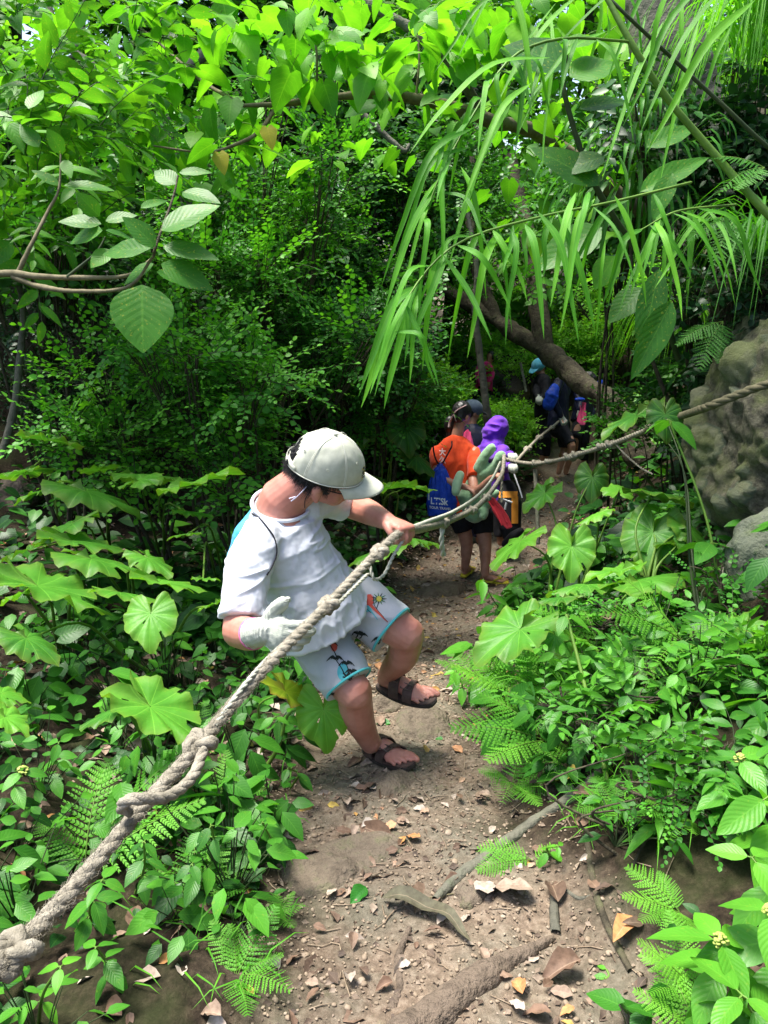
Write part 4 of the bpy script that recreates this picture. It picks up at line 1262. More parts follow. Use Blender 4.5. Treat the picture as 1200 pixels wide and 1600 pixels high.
# the countless rest as one cover
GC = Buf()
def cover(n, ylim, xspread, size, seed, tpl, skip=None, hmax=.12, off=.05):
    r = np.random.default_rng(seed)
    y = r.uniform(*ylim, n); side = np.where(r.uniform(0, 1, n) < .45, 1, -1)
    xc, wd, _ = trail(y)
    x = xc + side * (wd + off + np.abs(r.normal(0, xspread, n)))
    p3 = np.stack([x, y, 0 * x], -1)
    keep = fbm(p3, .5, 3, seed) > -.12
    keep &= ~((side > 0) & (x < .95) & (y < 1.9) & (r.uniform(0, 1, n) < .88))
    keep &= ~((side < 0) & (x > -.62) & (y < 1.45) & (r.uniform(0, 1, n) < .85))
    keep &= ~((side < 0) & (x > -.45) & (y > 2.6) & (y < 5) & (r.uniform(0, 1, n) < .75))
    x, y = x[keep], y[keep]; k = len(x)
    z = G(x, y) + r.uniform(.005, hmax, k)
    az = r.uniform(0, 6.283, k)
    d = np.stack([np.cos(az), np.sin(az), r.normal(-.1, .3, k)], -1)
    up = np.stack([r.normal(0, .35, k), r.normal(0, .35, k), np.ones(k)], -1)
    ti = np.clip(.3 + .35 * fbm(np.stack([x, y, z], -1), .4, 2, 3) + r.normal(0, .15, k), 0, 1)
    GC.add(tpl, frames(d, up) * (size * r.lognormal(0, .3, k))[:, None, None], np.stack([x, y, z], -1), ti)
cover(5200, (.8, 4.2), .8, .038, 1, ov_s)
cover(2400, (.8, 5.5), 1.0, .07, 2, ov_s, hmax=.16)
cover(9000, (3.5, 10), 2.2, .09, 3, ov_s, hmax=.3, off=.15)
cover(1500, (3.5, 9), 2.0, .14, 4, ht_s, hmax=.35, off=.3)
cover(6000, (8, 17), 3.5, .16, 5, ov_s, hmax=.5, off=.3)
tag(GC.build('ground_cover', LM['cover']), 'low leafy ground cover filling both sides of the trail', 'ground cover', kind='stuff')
# grass tufts on the right bank
GB = Buf(); r = np.random.default_rng(9)
for k in range(420):
    if k < 300: q = hit(r.uniform(880, 1080), r.uniform(1000, 1320))
    else: q = hit(r.uniform(180, 460), r.uniform(1180, 1560))
    a = r.uniform(0, 6.28); L = r.uniform(.05, .14)
    d = np.array([math.cos(a), math.sin(a), 0])
    ribbon(GB, [q, q + d * L * .35 + [0, 0, L * .45], q + d * L * .8 + [0, 0, L * .5], q + d * L * 1.1 + [0, 0, L * .3]], .005, [0, 0, 1], 0, r.uniform(.2, .8))
tag(GB.build('grass', LM['blade']), 'thin grass blades growing through the bank plants', 'grass', kind='stuff')

# ---- trees and branches of the upper part
# leaning trunk over the far trail
def trunk(name, label, pts, rad, mat='bark', cat='tree', rough=.16, seed=0, n=14, part='trunk', root=None):
    p = np.array([P(*q) for q in pts])
    if root is None:
        root = thing(name, label, cat, p[0])
    B = Buf(); tube(B, resample(p - np.array(root.location), 10 * len(pts)), rad, n, rough=rough, seed=seed)
    B.build(part, M[mat], root)
    return root
lt = trunk('leaning_tree', 'mossy leaning tree whose trunk slants down to the right over the far hikers', [(1010, 720, 8.2), (965, 650, 8.3), (900, 590, 8.6), (850, 548, 9), (775, 500, 9.4), (690, 450, 9.8), (625, 425, 10), (560, 470, 10.4)], [.15, .14, .125, .11, .095, .07, .05, .03], rough=.32, seed=5, n=22)
trunk('', '', [(775, 500, 9.4), (740, 400, 9.6), (735, 290, 9.8), (750, 150, 10)], [.09, .07, .05, .03], root=lt, part='limb', seed=7)
trunk('', '', [(850, 548, 9), (830, 400, 9.2), (800, 260, 9.6), (790, 230, 9.6)], [.12, .09, .06], root=lt, part='limb', seed=8)
rr_ = np.random.default_rng(60)
B = Buf()
bl = [(P(740, 250, 9.8) - np.array(lt.location), (.9, .8, .7)), (P(820, 330, 9.2) - np.array(lt.location), (.8, .8, .6)), (P(880, 420, 9.0) - np.array(lt.location), (.7, .7, .4)), (P(660, 380, 9.8) - np.array(lt.location), (.5, .5, .3))]
crown(B, bl, 380, SPB, .75, rr_, tint=(.2, 1)); B.build('crown', [LM['canopy'], M['stem_dark']], lt)
sp_t = trunk('sapling', 'thin straight sapling standing behind the dark capped hiker', [(764, 668, 8.2), (757, 610, 8.1), (748, 540, 8), (742, 480, 7.9), (745, 420, 7.8), (730, 330, 7.8)], [.045, .04, .035, .03, .02], 'bark_grey', seed=9, n=9)
B = Buf(); crown(B, [(P(735, 340, 7.8) - np.array(sp_t.location), (.5, .5, .35)), (P(700, 420, 7.8) - np.array(sp_t.location), (.35, .35, .2))], 120, SPR, .9, rr_, tint=(.2, .9)); B.build('crown', [LM['canopy'], M['stem_dark']], sp_t)
bs = trunk('bent_sapling', 'thin bent sapling rising at the left edge behind the taro leaves', [(2, 715, 5.2), (22, 640, 5.2), (30, 570, 5.2), (36, 480, 5.2), (20, 380, 5.3), (60, 250, 5.5)], [.03, .026, .022, .018, .01], 'bark_grey', seed=10, n=9)
B = Buf(); crown(B, [(P(60, 250, 5.5) - np.array(bs.location), (.5, .5, .3)), (P(20, 360, 5.3) - np.array(bs.location), (.4, .4, .25))], 110, SPB, .5, rr_, tint=(.1, .7)); B.build('crown', [LM['canopy'], M['stem_dark']], bs)

# tree on the bank at right with mossy trunk
bt = trunk('bank_tree', 'big grey mossy tree on top of the right bank', [(1150, 480, 4.6), (1110, 330, 4.5), (1075, 180, 4.4), (1045, 60, 4.3), (1020, -80, 4.3), (990, -300, 4.4)], [.34, .25, .22, .21, .2, .16], 'bark_grey', seed=12, n=26)
trunk('', '', [(1110, 330, 4.5), (1120, 400, 4.2), (1140, 470, 3.9), (1130, 560, 3.7)], [.13, .10, .08, .04], root=bt, part='root', seed=13)
trunk('', '', [(1025, -60, 4.3), (900, -160, 4.4), (700, -180, 4.6), (500, -190, 4.8)], [.09, .07, .05, .03], root=bt, part='limb', seed=14)
# heart leaved branches above the centre: one tree, its trunk hidden at the back
hb = trunk('heart_leaf_tree', 'tree with big yellow green heart shaped leaves and a long arching branch', [(1000, 330, 6.0), (850, 215, 5.2), (770, 190, 4.7), (700, 165, 4.4), (620, 150, 4.2), (560, 148, 4.1), (500, 155, 4.0), (440, 162, 3.9), (380, 165, 3.8)], [.06, .045, .035, .027, .02, .015, .009], 'twig', seed=15, n=9, part='branch')
trunk('', '', [(435, 163, 3.9), (405, 205, 3.85), (370, 225, 3.8), (320, 238, 3.75), (240, 228, 3.7)], [.012, .010, .007, .004], 'twig', root=hb, part='branch', seed=16)
trunk('', '', [(560, 0, 4.6), (600, 20, 4.6), (650, 50, 4.6), (700, 90, 4.5), (760, 190, 4.7)], [.03, .03, .035, .03], 'bark_grey', root=hb, part='branch', seed=17)
trunk('', '', [(200, 30, 4.2), (240, 60, 4.2), (285, 100, 4.1), (320, 130, 4.1), (380, 165, 3.8)], [.004, .008, .011], 'twig', root=hb, part='branch', seed=18)
trunk('', '', [(650, 152, 4.25), (655, 90, 4.2), (650, 30, 4.2), (655, -20, 4.2)], [.007, .004], 'twig', root=hb, part='branch', seed=19)
trunk('', '', [(495, 155, 4.0), (495, 90, 3.9), (492, 30, 3.9), (500, -20, 3.9)], [.007, .004], 'twig', root=hb, part='branch', seed=20)
r = np.random.default_rng(31)
HL = [leaf_tpl(.86, 3, 8, 'heart', .12, .25, .012, seed=s) for s in range(3)]
def leaf_cloud(root, regs, n, size, mats, stem_from=None, seed=0, tpls=HL, hang=.6, part='foliage', tint=(.2, 1), avoid=None):
    r = np.random.default_rng(seed)
    base = np.array(root.location)
    B = Buf(); S = Buf()
    for (x0, y0, x1, y1, d0, d1, k) in regs:
        for i in range(k):
            px, py, d = r.uniform(x0, x1), r.uniform(y0, y1), r.uniform(d0, d1)
            p = P(px, py, d) - base
            az = r.uniform(0, 360)
            s = size * r.uniform(.55, 1.2)
            fr = leafdir(az, np.clip(r.normal(50 * hang, 22), -20, 85), r.normal(0, 22))
            V, F, D, Mi = tpls[i % len(tpls)]
            DD = D.copy(); DD[:, 2] = r.uniform(*tint)
            B.raw(V @ fr.T * s + p, F, DD)
            back = -fr[:, 1] * s * .6 + np.array([r.normal(0, .02), r.normal(0, .02), -.05 * s])
            tube(S, resample([p, p + back * .5 + [0, 0, .01], p + back], 5), [.0014, .0022], 4)
    B.raw(*S.tpl()[:3], 1)
    B.build(part, [mats, M['stem']], root)
leaf_cloud(hb, [(-20, 0, 200, 160, 3.6, 4.6, 37), (0, 120, 420, 300, 4.0, 5.0, 58), (400, 130, 720, 260, 4.4, 5.4, 37), (180, 0, 330, 120, 3.6, 4.4, 23), (190, 60, 330, 260, 3.6, 4.4, 31), (330, 0, 520, 130, 3.5, 4.4, 49), (380, 60, 640, 150, 3.6, 4.4, 37), (480, -10, 760, 110, 3.6, 4.6, 87), (560, 80, 800, 180, 3.9, 4.8, 40), (640, -10, 1000, 130, 3.6, 5.0, 89), (760, 140, 960, 420, 4.8, 5.8, 49), (330, 140, 440, 290, 3.6, 4.2, 17)], 0, .158, LM['lime'], seed=3)
yl = leaf_mat('yellow_leaf', (.4, .34, .02), (.45, .4, .03), (.5, .45, .04), .4, .5, 1, spots=.3)
for px, py, d in ((418, 200, 3.6), (343, 240, 3.7)):
    fr = leafdir(-60, 60, 20); V, F, D, Mi = HL[0]; DD = D.copy(); DD[:, 2] = .5
    B = Buf(); B.raw(V @ fr.T * .10 + P(px, py, d) - np.array(hb.location), F, DD); tag(B.build('yellow_leaf', yl, hb), 'yellow leaf hanging from the arching branch')

# near branch of speckled leaves, upper left; its tree stands just outside the left edge
nbx = trunk('speckled_leaf_tree', 'tree at the upper left whose low bare branches end in large speckled leaves', [(-330, 760, 3.2), (-260, 560, 3.0), (-120, 450, 2.8), (0, 428, 2.75), (60, 432, 2.7), (130, 434, 2.65), (200, 430, 2.6), (240, 402, 2.6)], [.07, .04, .03, .013, .011, .009, .006, .004], 'twig', seed=21, n=9)
trunk('', '', [(20, 432, 2.74), (60, 447, 2.7), (120, 455, 2.6), (200, 448, 2.5), (240, 400, 2.45)], [.010, .009, .006, .004], 'twig', root=nbx, part='branch', seed=22)
trunk('', '', [(25, 432, 2.74), (50, 380, 2.75), (75, 330, 2.8), (92, 295, 2.8), (95, 240, 2.8)], [.009, .006, .003], 'twig', root=nbx, part='branch', seed=23)
trunk('', '', [(105, 433, 2.66), (150, 395, 2.65), (165, 370, 2.65)], [.006, .003], 'stem_dark', root=nbx, part='branch', seed=24)
trunk('', '', [(240, 400, 2.45), (245, 380, 2.45), (270, 310, 2.55), (278, 275, 2.6)], [.005, .003], 'bark', root=nbx, part='branch', seed=25)
LG = [leaf_tpl(.46, 3, 9, 'ovate', .14, .12, .008, seed=s) for s in range(3)]
#   px, py of leaf base, tip px,py ; distance ; width factor ; tint
LF = [(243, 385, 195, 335, 2.4, .95, .15), (252, 360, 338, 312, 2.4, .75, .5), (235, 388, 155, 388, 2.42, .65, .2), (255, 385, 340, 398, 2.42, .5, .15), (252, 412, 335, 448, 2.4, .7, .2),
      (222, 445, 222, 545, 2.4, 1.1, .35), (240, 412, 190, 440, 2.5, .8, .1), (245, 425, 285, 440, 2.5, .8, .3), (158, 350, 90, 340, 2.6, .7, .3), (160, 360, 105, 375, 2.58, .7, .45), (155, 338, 120, 300, 2.62, .85, .25),
      (165, 345, 212, 332, 2.6, .7, .4), (165, 360, 215, 372, 2.55, .6, .2), (172, 390, 140, 415, 2.6, 1.0, .95), (275, 288, 240, 262, 2.6, .8, .2), (285, 300, 342, 310, 2.6, .6, .3), (280, 270, 330, 265, 2.62, .5, .7), (220, 325, 262, 308, 2.6, .45, .5),
      (92, 290, 50, 262, 2.8, .6, .3), (100, 290, 178, 290, 2.8, .5, .5), (98, 240, 75, 200, 2.8, .9, .4), (60, 230, 30, 190, 2.9, .7, .4), (45, 170, 65, 135, 2.9, .6, .8), (100, 250, 110, 275, 2.8, .7, .9), (90, 165, 70, 165, 2.9, .6, .8)]
B = Buf()
for i, (x0, y0, x1, y1, d, wf, ti) in enumerate(LF):
    a = P(x0, y0, d) - np.array(nbx.location); e = P(x1, y1, d + .03 * ((i * 7) % 5 - 2)) - np.array(nbx.location)
    dr = e - a; L = np.linalg.norm(dr)
    fr = frames(dr, nrm(np.array([.25 * math.sin(i * 3), -.62, .8 + .2 * math.cos(i)])))
    V, F, D, Mi = LG[i % 3]
    DD = D.copy(); DD[:, 2] = min(1, ti * .8 + .12)
    VV = V * [wf * 1.7, 1, 1]
    B.raw(VV @ fr.T * L + a, F, DD)
B.build('foliage', LM['large'], nbx)
B = Buf()
crown(B, [(P(40, 230, 3.4) - np.array(nbx.location), (.5, .45, .32)), (P(110, 80, 4.0) - np.array(nbx.location), (.6, .5, .35)), (P(-40, 120, 3.6) - np.array(nbx.location), (.5, .4, .4)), (P(50, 340, 3.6) - np.array(nbx.location), (.4, .4, .2)), (P(140, 200, 4.2) - np.array(nbx.location), (.5, .5, .3))], 240, SPL, .60, np.random.default_rng(4), tint=(.35, 1), drape=.25)
B.build('crown', [LM['large'], M['stem_dark']], nbx)
# grey bare branched tree at the top left
gt = trunk('grey_branched_tree', 'tree at the top left with pale forked branches behind the leaves', [(330, 560, 7.5), (300, 400, 7.2), (285, 300, 7), (250, 170, 7), (265, 130, 7), (340, 70, 7.2), (400, 40, 7.4)], [.11, .09, .08, .07, .05, .03], 'bark_grey', seed=26, n=10)
trunk('', '', [(195, 155, 6.2), (160, 115, 6.2), (115, 80, 6.2), (90, 45, 6.2), (70, -10, 6.3)], [.03, .035, .03, .02], 'bark_grey', root=gt, part='limb', seed=27)
trunk('', '', [(115, 85, 6.2), (128, 50, 6.2), (132, 0, 6.2), (120, -30, 6.2)], [.022, .016, .01], 'bark_grey', root=gt, part='limb', seed=28)
trunk('', '', [(250, 170, 7), (200, 155, 6.5), (160, 115, 6.2)], [.04, .035, .035], 'bark_grey', root=gt, part='limb', seed=29)
trunk('', '', [(120, 85, 6.2), (70, 110, 6.2), (20, 125, 6.2)], [.02, .015, .008], 'bark_grey', root=gt, part='limb', seed=30)
B = Buf(); crown(B, [(P(60, 40, 6.6) - np.array(gt.location), (.9, .7, .5)), (P(200, 60, 7.2) - np.array(gt.location), (.6, .7, .35)), (P(220, 250, 7.2) - np.array(gt.location), (1.0, .7, .4)), (P(30, 130, 6.8) - np.array(gt.location), (.7, .7, .4)), (P(60, 100, 7.0) - np.array(gt.location), (.5, .7, .3))], 330, SPB, .62, np.random.default_rng(14), tint=(.15, 1)); B.build('crown', [LM['far'], M['stem_dark']], gt)
trunk('fallen_branch', 'bare pale branch slanting through the dark thicket at top centre', [(545, 158, 6.0), (590, 200, 6.0), (630, 235, 6.0), (640, 225, 6.0)], [.028, .024, .02, .012], 'bark_grey', 'branch', seed=31, n=8, part='limb')

# ---- cane plant with long drooping blades
cane = trunk('bamboo_cane', 'tall green cane plant leaning in from the upper right with long drooping blade leaves', [(1290, 420, 2.6), (1200, 335, 2.6), (1120, 245, 2.6), (1040, 150, 2.55), (985, 65, 2.5), (930, -40, 2.5)], [.014, .0135, .012, .011, .009], 'stem', seed=32, n=10, part='cane', rough=.04)
trunk('', '', [(1290, 300, 2.8), (1200, 230, 2.7), (1130, 165, 2.65), (1060, 100, 2.6), (980, 25, 2.5), (935, -20, 2.5)], [.008, .0075, .0065, .005], 'stem_dark', root=cane, part='cane', seed=33, n=9, rough=.04)
CB = np.array(cane.location)
twigs = [
 [(1080, 285, 2.6), (960, 315, 2.4), (840, 340, 2.3), (720, 378, 2.2), (650, 445, 2.15), (610, 530, 2.1)],
 [(985, 65, 2.5), (880, 60, 2.4), (800, 90, 2.3), (745, 170, 2.25), (690, 270, 2.2), (660, 350, 2.2)],
 [(1150, 320, 2.7), (1060, 330, 2.5), (1000, 360, 2.4)],
]
S = Buf(); Bb = Buf(); r = np.random.default_rng(17)
for t in twigs:
    tube(S, resample([P(*q) - CB for q in t], 20), [.005, .004, .002], 5)
S.build('twigs', M['stem'], cane)
def blade(x0, y0, d0, x1, y1, L=None, w_=.019, sag=.25, ti=.5, buf=None, base=None):
    a = P(x0, y0, d0); e = P(x1, y1, d0 - .05 + r.normal(0, .05))
    m_ = a * .55 + e * .45 + np.array([0, 0, sag * np.linalg.norm(e - a)]) + r.normal(0, .01, 3)
    m2 = a * .2 + e * .8 + np.array([0, 0, sag * .55 * np.linalg.norm(e - a)])
    path = resample([a, m_, m2, e], 14) - (CB if base is None else base)
    tw = r.normal(0, .5)
    (buf or Bb).n
    ribbon(buf or Bb, path, w_ * r.uniform(.7, 1.2), nrm(np.array([.5 * math.sin(tw * 3), -.8, .6 + .4 * math.cos(tw)])), 0, ti, .35)
for t in twigs:
    pts = resample([P(*q) for q in t], 40)
    for j in range(4, 40, 2 if len(t) > 5 else 3):
        p = pts[j]
        q = p - CAM; d = q @ FW; px = 600 + 1200 * (q @ RT) / d; py = 800 - 1200 * (q @ UP) / d
        sgn = -1 if r.uniform() < .62 else 1
        L = r.uniform(80, 180)
        ang = r.normal(.32 if sgn < 0 else .45, .18)
        blade(px, py, d, px + sgn * L * math.sin(ang), py + L * math.cos(ang), ti=r.uniform(.1, 1), sag=r.uniform(.05, .3))
# long ones drawn after the photograph
for a in [(740, 200, 595, 450), (735, 230, 620, 400), (690, 280, 600, 490), (655, 445, 560, 620), (660, 430, 585, 620), (640, 470, 600, 640), (655, 450, 640, 600), (800, 160, 700, 420), (860, 90, 640, 240), (830, 130, 720, 330), (960, 305, 1010, 480), (1180, 0, 1010, 240), (700, 250, 690, 420), (720, 260, 760, 470), (760, 340, 800, 520), (840, 330, 905, 540), (870, 330, 930, 520), (750, 360, 700, 560), (780, 360, 730, 560), (800, 360, 790, 540), (820, 350, 850, 530), (900, 300, 860, 480), (920, 300, 890, 450), (930, 310, 875, 520), (680, 390, 660, 580), (700, 380, 640, 560)]:
    blade(a[0], a[1], 2.2 + .1 * r.uniform(), a[2], a[3], ti=r.uniform(.3, 1), sag=r.uniform(.08, .25), w_=.023)
for k in range(20):      # upright and hanging blades at the top
    x0 = r.uniform(780, 1150); y0 = r.uniform(-80, 60)
    blade(x0, y0, r.uniform(2.3, 3.2), x0 + r.normal(-60, 60), y0 + r.uniform(120, 260), ti=r.uniform(.4, 1), sag=.1)
for k in range(9):
    x0 = r.uniform(930, 1080); y0 = r.uniform(230, 420)
    blade(x0, y0, r.uniform(2.6, 3.4), x0 + r.normal(-20, 40), y0 + r.uniform(100, 210), ti=r.uniform(0, .7), sag=.1)
Bb.build('blade_leaves', LM['blade'], cane)
# hanging grass tufts on the bank
def tuft(label, px, py, d, n, L, seed, spread=1.0, ti=(.2, 1)):
    r_ = np.random.default_rng(seed)
    c = P(px, py, d)
    root = thing('grass_tuft', label, 'grass tuft', c)
    B = Buf()
    for k in range(n):
        a = r_.uniform(0, 6.28); l = L * r_.uniform(.6, 1.2)
        dr = np.array([math.cos(a) * spread, math.sin(a) * spread, 0])
        o = r_.normal(0, .04, 3)
        ribbon(B, resample([o, o + dr * l * .3 + [0, 0, l * .4], o + dr * l * .7 + [0, 0, l * .2], o + dr * l + [0, 0, -l * .45]], 9), .012, [0, 0, 1], 0, r_.uniform(*ti))
    B.build('blades', LM['blade'], root)
tuft('grass tuft arching from the top of the bank at the upper right edge', 1165, 100, 3.4, 60, .5, 1, .8, (.4, 1))
tuft('grass tuft behind the trunk at the upper right corner', 1190, 40, 3.2, 110, .6, 2, .8, (.5, 1))
tuft('pale grass tuft hanging left of the boulder top', 1065, 520, 4.2, 50, .45, 4, .8, (.7, 1))
tuft('dark grass tuft on the shaded bank below the ferns', 1190, 400, 3.1, 70, .45, 5, .9, (0, .3))
# large single leaves of the tree near the cane
bl_t = trunk('round_leaf_sapling', 'sapling in front of the mossy trunk with large dark rounded leaves', [(1060, 560, 3.6), (1010, 420, 3.3), (930, 290, 3.1), (885, 160, 3.0), (882, 110, 3.0), (890, 60, 3.0)], [.014, .012, .010, .006], 'stem_dark', seed=34, n=8, part='stem')
B = Buf(); RD = leaf_tpl(.72, 3, 9, 'ovate', .1, .12, .01); 
for i, (x0, y0, x1, y1, d, wf, ti) in enumerate([(885, 105, 792, 60, 2.8, 1.05, .0), (890, 120, 965, 90, 2.9, .9, .6), (885, 70, 935, 55, 2.9, .8, .9), (905, 170, 985, 150, 2.95, .5, .05), (935, 290, 835, 220, 3.0, .6, .1), (940, 355, 835, 415, 2.9, .6, .5), (945, 245, 870, 265, 3.0, .7, .1), (1010, 230, 1090, 190, 2.9, .5, .4), (1050, 270, 1020, 340, 2.7, .5, .35), (960, 400, 930, 450, 3, .8, .8), (1030, 420, 1000, 560, 2.8, .35, .05), (1050, 470, 990, 590, 2.7, .38, .1), (1005, 450, 950, 500, 3.1, .7, .2), (1000, 300, 1110, 235, 2.8, .35, .5)]):
    a = P(x0, y0, d) - np.array(bl_t.location); e = P(x1, y1, d) - np.array(bl_t.location)
    fr = frames(e - a, nrm(np.array([.2 * math.sin(i * 3), -.7, .8])))
    DD = RD[2].copy(); DD[:, 2] = ti
    B.raw((RD[0] * [wf * 1.25, 1, 1]) @ fr.T * np.linalg.norm(e - a) + a, RD[1], DD)
B.build('foliage', LM['large'], bl_t)
vc = np.random.default_rng(3)
root = thing('epiphyte', 'bushy dark epiphyte fern hanging under the mossy trunk', 'plant', P(1000, 240, 3.4))
B = Buf()
for k in range(160):
    d_ = nrm(vc.normal(0, 1, 3)); p = d_ * vc.uniform(.05, .3) * [1.1, .8, .8]
    l = vc.uniform(.1, .22)
    ribbon(B, resample([p, p + d_ * l * .5, p + d_ * l * .8 + [0, 0, -l * .4], p + d_ * l * .9 + [0, 0, -l * .8]], 7), .022, [0, -.3, 1], 0, vc.uniform(0, .6))
B.build('fronds', LM['broad'], root)
# leafy climbers hiding the earth bank
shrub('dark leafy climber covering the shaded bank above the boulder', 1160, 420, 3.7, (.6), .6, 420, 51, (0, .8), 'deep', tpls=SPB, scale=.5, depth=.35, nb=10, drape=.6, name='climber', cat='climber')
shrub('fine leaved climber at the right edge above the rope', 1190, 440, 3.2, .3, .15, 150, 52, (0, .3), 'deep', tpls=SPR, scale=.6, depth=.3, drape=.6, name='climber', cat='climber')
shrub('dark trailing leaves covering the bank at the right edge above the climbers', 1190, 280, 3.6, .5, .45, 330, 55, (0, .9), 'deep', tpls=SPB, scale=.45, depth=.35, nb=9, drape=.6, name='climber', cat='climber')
shrub('leafy bright green plant mass at the right edge under the cobble', 1170, 1070, 2.3, .30, .10, 80, 56, (.3, 1), 'broad', tpls=SPL, scale=.32, depth=.2, nb=6, drape=.1, name='herb_mass', cat='plant')
shrub('leafy plant mass in the middle of the right bank above the forked stick', 1000, 1080, 2.4, .28, .08, 60, 57, (.2, .9), 'broad', tpls=SPL, scale=.26, depth=.2, nb=6, drape=.1, name='herb_mass', cat='plant')
shrub('leafy mass of small plants at the right edge above the bud clusters', 1120, 1190, 1.95, .20, .06, 60, 58, (.2, .9), 'broad', tpls=SPL, scale=.26, depth=.15, nb=5, drape=.1, name='herb_mass', cat='plant')
shrub('fine leaved plants covering the bank between the long root and the thin stick', 1010, 1230, 1.95, .16, .05, 45, 59, (.1, .8), 'shrub', tpls=SPR, scale=.30, depth=.15, nb=5, drape=.1, name='herb_mass', cat='plant')
shrub('leafy plants on the bank right of the long root', 930, 1120, 2.3, .18, .06, 40, 60, (.1, .9), 'broad', tpls=SPL, scale=.24, depth=.15, nb=5, drape=.1, name='herb_mass', cat='plant')
fern('tall fern rising from the right bank between the lobed taro leaves and the ferns', 930, 1060, [(200, .34, 35), (150, .32, 40), (250, .30, 20), (20, .3, 35), (100, .3, 45)], .7, .12)
fern('pale fern on the right bank below the tall thin stemmed plant', 1060, 1060, [(190, .34, 30), (230, .30, 15), (150, .3, 40), (280, .28, 10), (0, .25, 30)], .8, .14)
fern('fern leaning over the right bank beside the young stem', 850, 1130, [(200, .30, 30), (170, .28, 35), (240, .26, 15), (120, .25, 40)], .8, .12)
taro('young taro plant in the middle of the right bank', (1010, 1140), [(985, 1030, 2.5, 88, 200, 25, -10, .6), (1050, 1050, 2.5, 70, -30, 22, 0, .5), (1010, 1000, 2.6, 60, 100, 10, 0, .8)], stalk=.005)
taro('taro plant at the right edge under the smooth cobble', (1160, 1080), [(1150, 985, 2.5, 80, 200, 22, 0, .5), (1190, 1010, 2.4, 76, -60, 30, 0, .7)], stalk=.005)
grs = thing('grass_tuft', 'loose tuft of long grass on the right bank beside the feathery fern', 'grass tuft', hit(900, 1130))
B = Buf(); r = np.random.default_rng(71)
for k in range(70):
    a = r.uniform(0, 6.28); L = r.uniform(.12, .24); o_ = np.array([r.normal(0, .05), r.normal(0, .05), 0]); d_ = np.array([math.cos(a), math.sin(a), 0])
    ribbon(B, resample([o_, o_ + d_ * L * .3 + [0, 0, L * .6], o_ + d_ * L * .75 + [0, 0, L * .75], o_ + d_ * L * 1.1 + [0, 0, L * .45]], 8), .006, [0, 0, 1], 0, r.uniform(.3, 1))
B.build('blades', LM['blade'], grs)
fern('small fern on the bank above the ribbed leaved herbs at right', 1070, 1290, fan(6, 90, 280, .14, 25, 21), .7, .03)
fern('mid bank fern right of the long root', 960, 1270, fan(6, 60, 290, .13, 25, 22), .6, .02)
shrub('leafy plant mass beneath the boulder overhang', 1130, 1000, 2.75, .35, .12, 170, 53, (.1, .8), 'shrub', tpls=SPR, scale=.45, depth=.25, nb=6, drape=.2, name='herb_mass', cat='plant')
shrub('fine leaved plant on the right bank left of the cobble', 990, 960, 3.1, .35, .12, 90, 54, (.2, 1), 'shrub', tpls=SPR, scale=.42, depth=.25, nb=6, drape=.2, name='herb_mass', cat='plant')
# ============================================================ ROPES
RM = [M['rope']]
def knot(root, q, r, dirv, mat, seed=0, s=1.0):
    """overhand knot: a trefoil of rope pulled round the standing line"""
    th = np.linspace(0, 2 * np.pi, 60)
    x = np.sin(th) + 2 * np.sin(2 * th); y = np.cos(th) - 2 * np.cos(2 * th); z = -np.sin(3 * th)
    d = nrm(dirv); a = nrm(np.cross(d, [0.1, .3, 1])); b = np.cross(d, a)
    rr = .62 * r * s
    pts = np.asarray(q)[None] + (x[:, None] * a * .9 + y[:, None] * d * .95 + z[:, None] * b * 1.1) * rr
    pts = pts + np.random.default_rng(seed).normal(0, .12 * r, 3)
    B = Buf(); rope(B, pts, r * .95, m=0)
    B.build('knot', mat, root)

def rope_thing(label, pts, r, mat, knots=(), n=200, fuzz=0, name='rope', group=None):
    p = np.array([P(*q) for q in pts])
    root = thing(name, label, 'rope', p[len(p) // 2])
    base = np.array(root.location)
    path = resample(p, n)
    B = Buf(); rope(B, path - base, r)
    if fuzz:
        rg = np.random.default_rng(5)
        for k in range(fuzz):
            i = rg.integers(2, n - 2); t = nrm(path[i + 1] - path[i])
            nn = nrm(np.cross(t, rg.normal(0, 1, 3))); s0 = path[i] - base + nn * r * .9
            e = s0 + nn * r * rg.uniform(.15, .5) + t * r * rg.normal(0, .6)
            tube(B, [s0, (s0 + e) / 2 + nn * .0005, e], [.0004, .0002], 3)
    B.build('line', mat, root)
    for k, (i, s) in enumerate(knots):
        c = P(*i); j = int(np.argmin(np.linalg.norm(path - c, axis=1))); j = min(max(j, 1), n - 2)
        knot(root, path[j] - base, r, path[j + 1] - path[j - 1], mat, k, s)
    return root, base, path
rt, rb, rpath = rope_thing('thick knotted rope running from the lower left past the boy into his fist', [(-90, 1600, .84), (-40, 1545, .88), (20, 1490, .94), (100, 1405, 1.03), (200, 1288, 1.16), (310, 1165, 1.32), (375, 1088, 1.46), (435, 1022, 1.60), (512, 945, 1.86), (590, 863, 2.13), (622, 834, 2.27), (636, 828, 2.33)], .0130, M['rope'],
    [((20, 1490, .94), 1.15), ((310, 1165, 1.32), 1.1), ((512, 945, 1.86), .95), ((592, 862, 2.13), .95)], 360, 4200)
